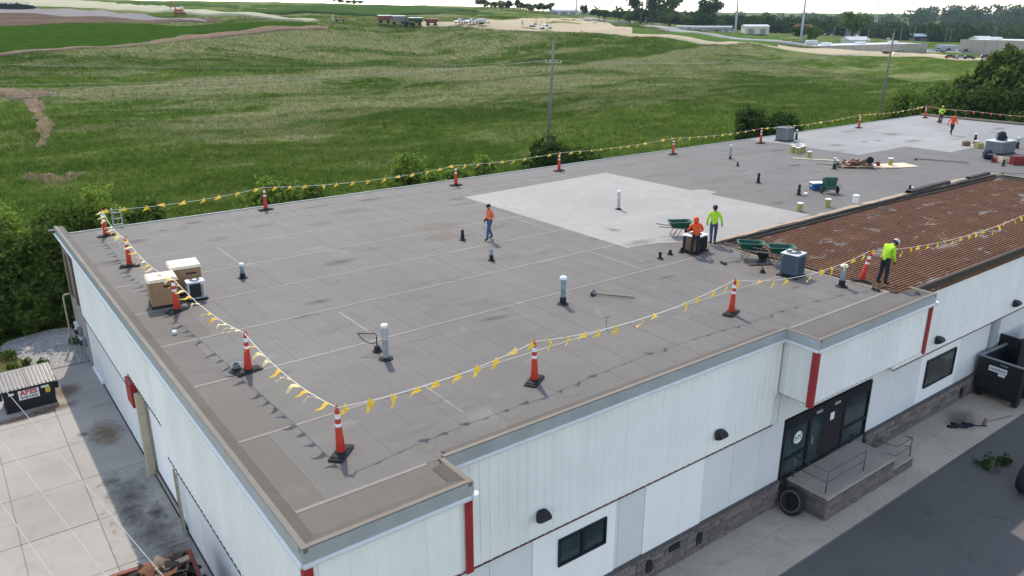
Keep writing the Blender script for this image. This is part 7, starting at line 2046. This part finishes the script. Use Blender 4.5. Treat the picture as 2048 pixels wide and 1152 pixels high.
# silver greenhouse clutter between the halls
for i, (x, y, lab) in enumerate(((409, 183, 'silver trailer at the left between the precast halls'), (404, 178, 'silver trailer at the right between the precast halls'))):
    t = thing('silver_trailer', lab, 'trailer', on(x, y), R(-20), 'silver trailers'); MB().prism([(-1.2, .8), (1.2, .8), (1.2, 3.0), (.8, 3.5), (-.8, 3.5), (-1.2, 3.0)], 'x', -5, 5).build('box', M['car_silver'], t); MB().box(-4.5, 4.5, -1, 1, .5, .79).build('chassis', M['black'], t)
    for xx in (-3.5, -2.4, 3.6):
        for s in (-1, 1): wheel(M['rubber'], M['galv'], t, (xx, s, .5), .5, .3)
# cars
def car(label, x, y, rz, paint, kind='sedan', lift=.6, grp='cars near the precast halls'):
    t = thing('car', label, 'car', on(x, y, lift), rz, grp)
    hh = .2 if kind == 'suv' else 0
    MB().prism([(-2.2, .35), (2.2, .35), (2.25, .7 + hh), (1.2, .85 + hh), (-2.1, .9 + hh), (-2.25, .7)], 'y', -.88, .88).build('body', paint, t)
    MB().hexa([(-1.9, -.8, .88 + hh), (1.0, -.8, .86 + hh), (1.0, .8, .86 + hh), (-1.9, .8, .88 + hh), (-1.5, -.65, 1.40 + hh), (.3, -.65, 1.42 + hh), (.3, .65, 1.42 + hh), (-1.5, .65, 1.40 + hh)]).build('windows', M['glass_car'], t)
    MB().box(-1.5, .3, -.66, .66, 1.421 + hh, 1.46 + hh, 0, .03).build('car_roof', paint, t)
    for xx in (-1.4, 1.4):
        for s in (-1, 1): wheel(M['rubber'], M['galv'], t, (xx, s * .8, .33), .33, .22)
car('red car on the tan road at the right', 347.4, 150.7, R(-55), M['car_red'], 'suv')
car('silver car right behind the red one on the tan road', 349.3, 147.2, R(-55), M['car_silver'], 'suv')
car('dark car right of the silver one on the tan road', 350.4, 144.4, R(-55), M['car_dark'], 'suv')
car('black car near the willow on the tan road', 354.1, 139.4, R(-55), M['car_dark'], 'suv')
for i, (x, y, m, lab) in enumerate(((394.0, 182.0, 'car_white', 'white car left of the others in front of the silver trailers'), (394.2, 178.5, 'car_silver', 'silver car in front of the silver trailers'), (393.6, 173.5, 'car_dark', 'dark car left of two at the second precast hall'), (393.4, 169.5, 'car_white', 'white car between dark ones at the second precast hall'), (393.3, 165.4, 'car_dark', 'dark car right of the white one at the second precast hall'))): car(lab, x, y, R(20), M[m], 'sedan', .8)
for i in range(16):
    x, y = 470 + 5.5 * i + 3 * (i % 2), 352 - 4.0 * i + 10 * ((i * 7) % 3)
    car('small parked car in the crowded lot right of the cream shed' if i > 5 else 'small parked car in the lot left of the cream shed', *(x if i > 5 else 440 + 3.5 * i, y if i > 5 else 362 - 2.8 * i), R(40), M[('car_white', 'car_silver', 'car_dark', 'car_white')[i % 4]], 'sedan', .6, 'cars in the far lot right of the shed' if i > 5 else 'cars in the far lot left of the shed')
t = thing('low_loader', 'rusty low trailer parked at the tan road in front of the precast hall', 'trailer', on(355, 180.5, .5), R(-20)); MB().box(-5, 3, -1.2, 1.2, .7, 1.0).build('deck', M['rusty'], t); MB().box(3, 6, -1.1, 1.1, 1.0, 1.5).build('gooseneck', M['tractor_green'], t)
for xx in (-3.5, -2.5):
    for s in (-1, 1): wheel(M['rubber'], M['rusty'], t, (xx, s, .42), .42, .3)

# trees one can tell apart
TP = []
for s in range(5):
    rg = np.random.default_rng(500 + s); r = random.Random(s)
    lb = []
    for k in range(9 + s):
        a = r.uniform(0, 6.28); q = r.uniform(.1, .42); hh = r.uniform(.42, .92); R_ = r.uniform(.13, .22); lb.append((q * math.cos(a), q * math.sin(a), hh, R_, R_, R_ * .9))
    P, d = crown_points(lb, 2600, rg, .45, .28, .09); q, f = leaf_cards(P, d, .06, rg, 0, 1.4)
    cr = np_obj('crown', q, f, M['leaf_mid'] if s % 2 else M['leaf_far']); m = MB(); m.tube([(0, 0, -.03), (0, 0, .35), (.01, 0, .6)], [.03, .024, .012], 7)
    for l in lb[:6]: m.tube([(0, 0, .32), (l[0] * .5, l[1] * .5, .32 + (l[2] - .32) * .6), (l[0] * .9, l[1] * .9, l[2])], [.014, .009, .003], 5)
    tk = m.build('trunk', M['bark'], None)
    TP.append((cr.data, tk.data)); bpy.data.objects.remove(cr); bpy.data.objects.remove(tk)
cmesh = None
def tree(label, x, y, h, w, s, rz=0.0, grp='far trees', name='tree'):
    t = thing(name, label, 'tree', on(x, y, -.2), rz, grp); t.scale = (w, w, h)
    for n, me in zip(('crown', 'trunk'), TP[s % 5]): o = bpy.data.objects.new(n, me); link(o, t)
tree('tall tree left of the biggest one on the skyline', 460, 442, 24, 22, 0); tree('biggest skyline tree behind the steel pole', 497, 446, 30, 30, 1, 1.0); tree('round skyline tree right of the biggest one', 523, 428, 24, 22, 2, 2.0); tree('smaller tree at the foot of the skyline trees', 470, 425, 12, 14, 3, .4)
tree('round bush tree at the steel pole left of the precast hall', 415.7, 269.1, 9, 12, 4, .3); tree('tree right of the round bush at the steel pole', 398, 248, 10, 11, 1, .8); tree('large dark round tree behind the long precast hall', 497, 286, 17, 19, 3, .5)
tree('lone tree on the skyline at the conifer', 452, 500, 11, 7, 2, .6, name='tree')
SK = [('left of the pale crest building', 430, 560), ('right of the pale crest building', 470, 505), ]
r = random.Random(8)
for i in range(26):
    u = i / 25; x = 452 + 70 * u + r.uniform(-6, 6); y = 470 - 95 * u + r.uniform(-8, 8)
    tree(('leftmost stretch', 'left half', 'right half', 'rightmost stretch')[min(3, i * 4 // 26)] + ' of the hedge row of low trees below the skyline', x, y, r.uniform(8, 13), r.uniform(10, 15), i, r.uniform(0, 6), 'hedge row below the skyline trees')
for i, (x, y, _) in enumerate([(386.4, 553.3, 688), (394.2, 555.2, 694), (398.2, 549.9, 692), (401.4, 545.1, 690), (409.9, 547.6, 697), (413.4, 543.8, 696), (416.8, 539.9, 695), (420.2, 536.1, 694), (424.1, 533.0, 694), (428.1, 529.9, 694), (430.7, 526.5, 693), (436.5, 524.3, 695)]):
    tree('tree of the clump on the hill crest', x, y, r.uniform(6, 9), r.uniform(8, 12), i, r.uniform(0, 6), 'clump on the hill crest')
for i, (x, y) in enumerate([(303.4, 653.4), (312.3, 660.3), (308.3, 640.1), (316.3, 645.1), (325.8, 652.7)]):
    tree('small tree on the distant crest above the field strips', x, y, r.uniform(3, 4.5), r.uniform(6, 8), i, i, 'small trees on the distant crest')
# the far woods read as one mass
rg = np.random.default_rng(77)
Pw = []; Dw = []; Sw = []
def wood(n, d0, d1, px0, px1, hmin, hmax, cards, zb=None):
    for k in range(n):
        d = rg.uniform(d0, d1); px = rg.uniform(px0, px1)
        az = R(36.755) + math.atan((px - 1024) / 1562.5 / math.cos(R(19.04)) * .955)
        x, y = -4.45 + d * math.sin(az), -12.87 + d * math.cos(az)
        h = rg.uniform(hmin, hmax); w = h * rg.uniform(.35, .5); z = gz1(x, y)
        dd = rg.normal(0, 1, (cards, 3)); dd /= np.linalg.norm(dd, axis=1, keepdims=True)
        Pw.append(np.array([x, y, z + h * .48]) + dd * np.array([w, w, h * .52]) * rg.uniform(.7, 1.08, (cards, 1))); Dw.append(dd); Sw.append(np.full(cards, h * .13))
wood(190, 700, 900, 1240, 2120, 9, 15, 230)
wood(170, 900, 1150, 1180, 2150, 13, 20, 180)
wood(200, 1250, 1900, 1150, 2200, 14, 22, 150)
wood(80, 1500, 2100, 1750, 2250, 24, 32, 180)
P = np.concatenate(Pw); D_ = np.concatenate(Dw); S = np.concatenate(Sw)
q, f = leaf_cards(P, D_, S, rg, 0, 1.3, .6)
o = np_obj('far_woods', q, f, M['leaf_far'], kind='stuff'); o['label'] = 'hazy far woods along the right horizon'; o['category'] = 'woods'
# ---------------------------------------------------------------- the air
hz = NT('haze_air')
vol = hz.n('ShaderNodeVolumePrincipled')
vol.inputs['Color'].default_value = (.66, .82, 1.0, 1)
vol.inputs['Density'].default_value = 0.00006
vol.inputs['Anisotropy'].default_value = .2
hz.l(vol.outputs[0], hz.out.inputs['Volume'])
lowest = float(GZ.min()) - 1.0; highest = max(float(GZ.max()), 75.0) + 3.0
haze = MB().box(-2640, 3040, -1640, 3240, lowest, highest).build('haze', hz.m, kind='stuff')
haze['label'] = 'pale summer haze over the whole place'; haze['category'] = 'haze'
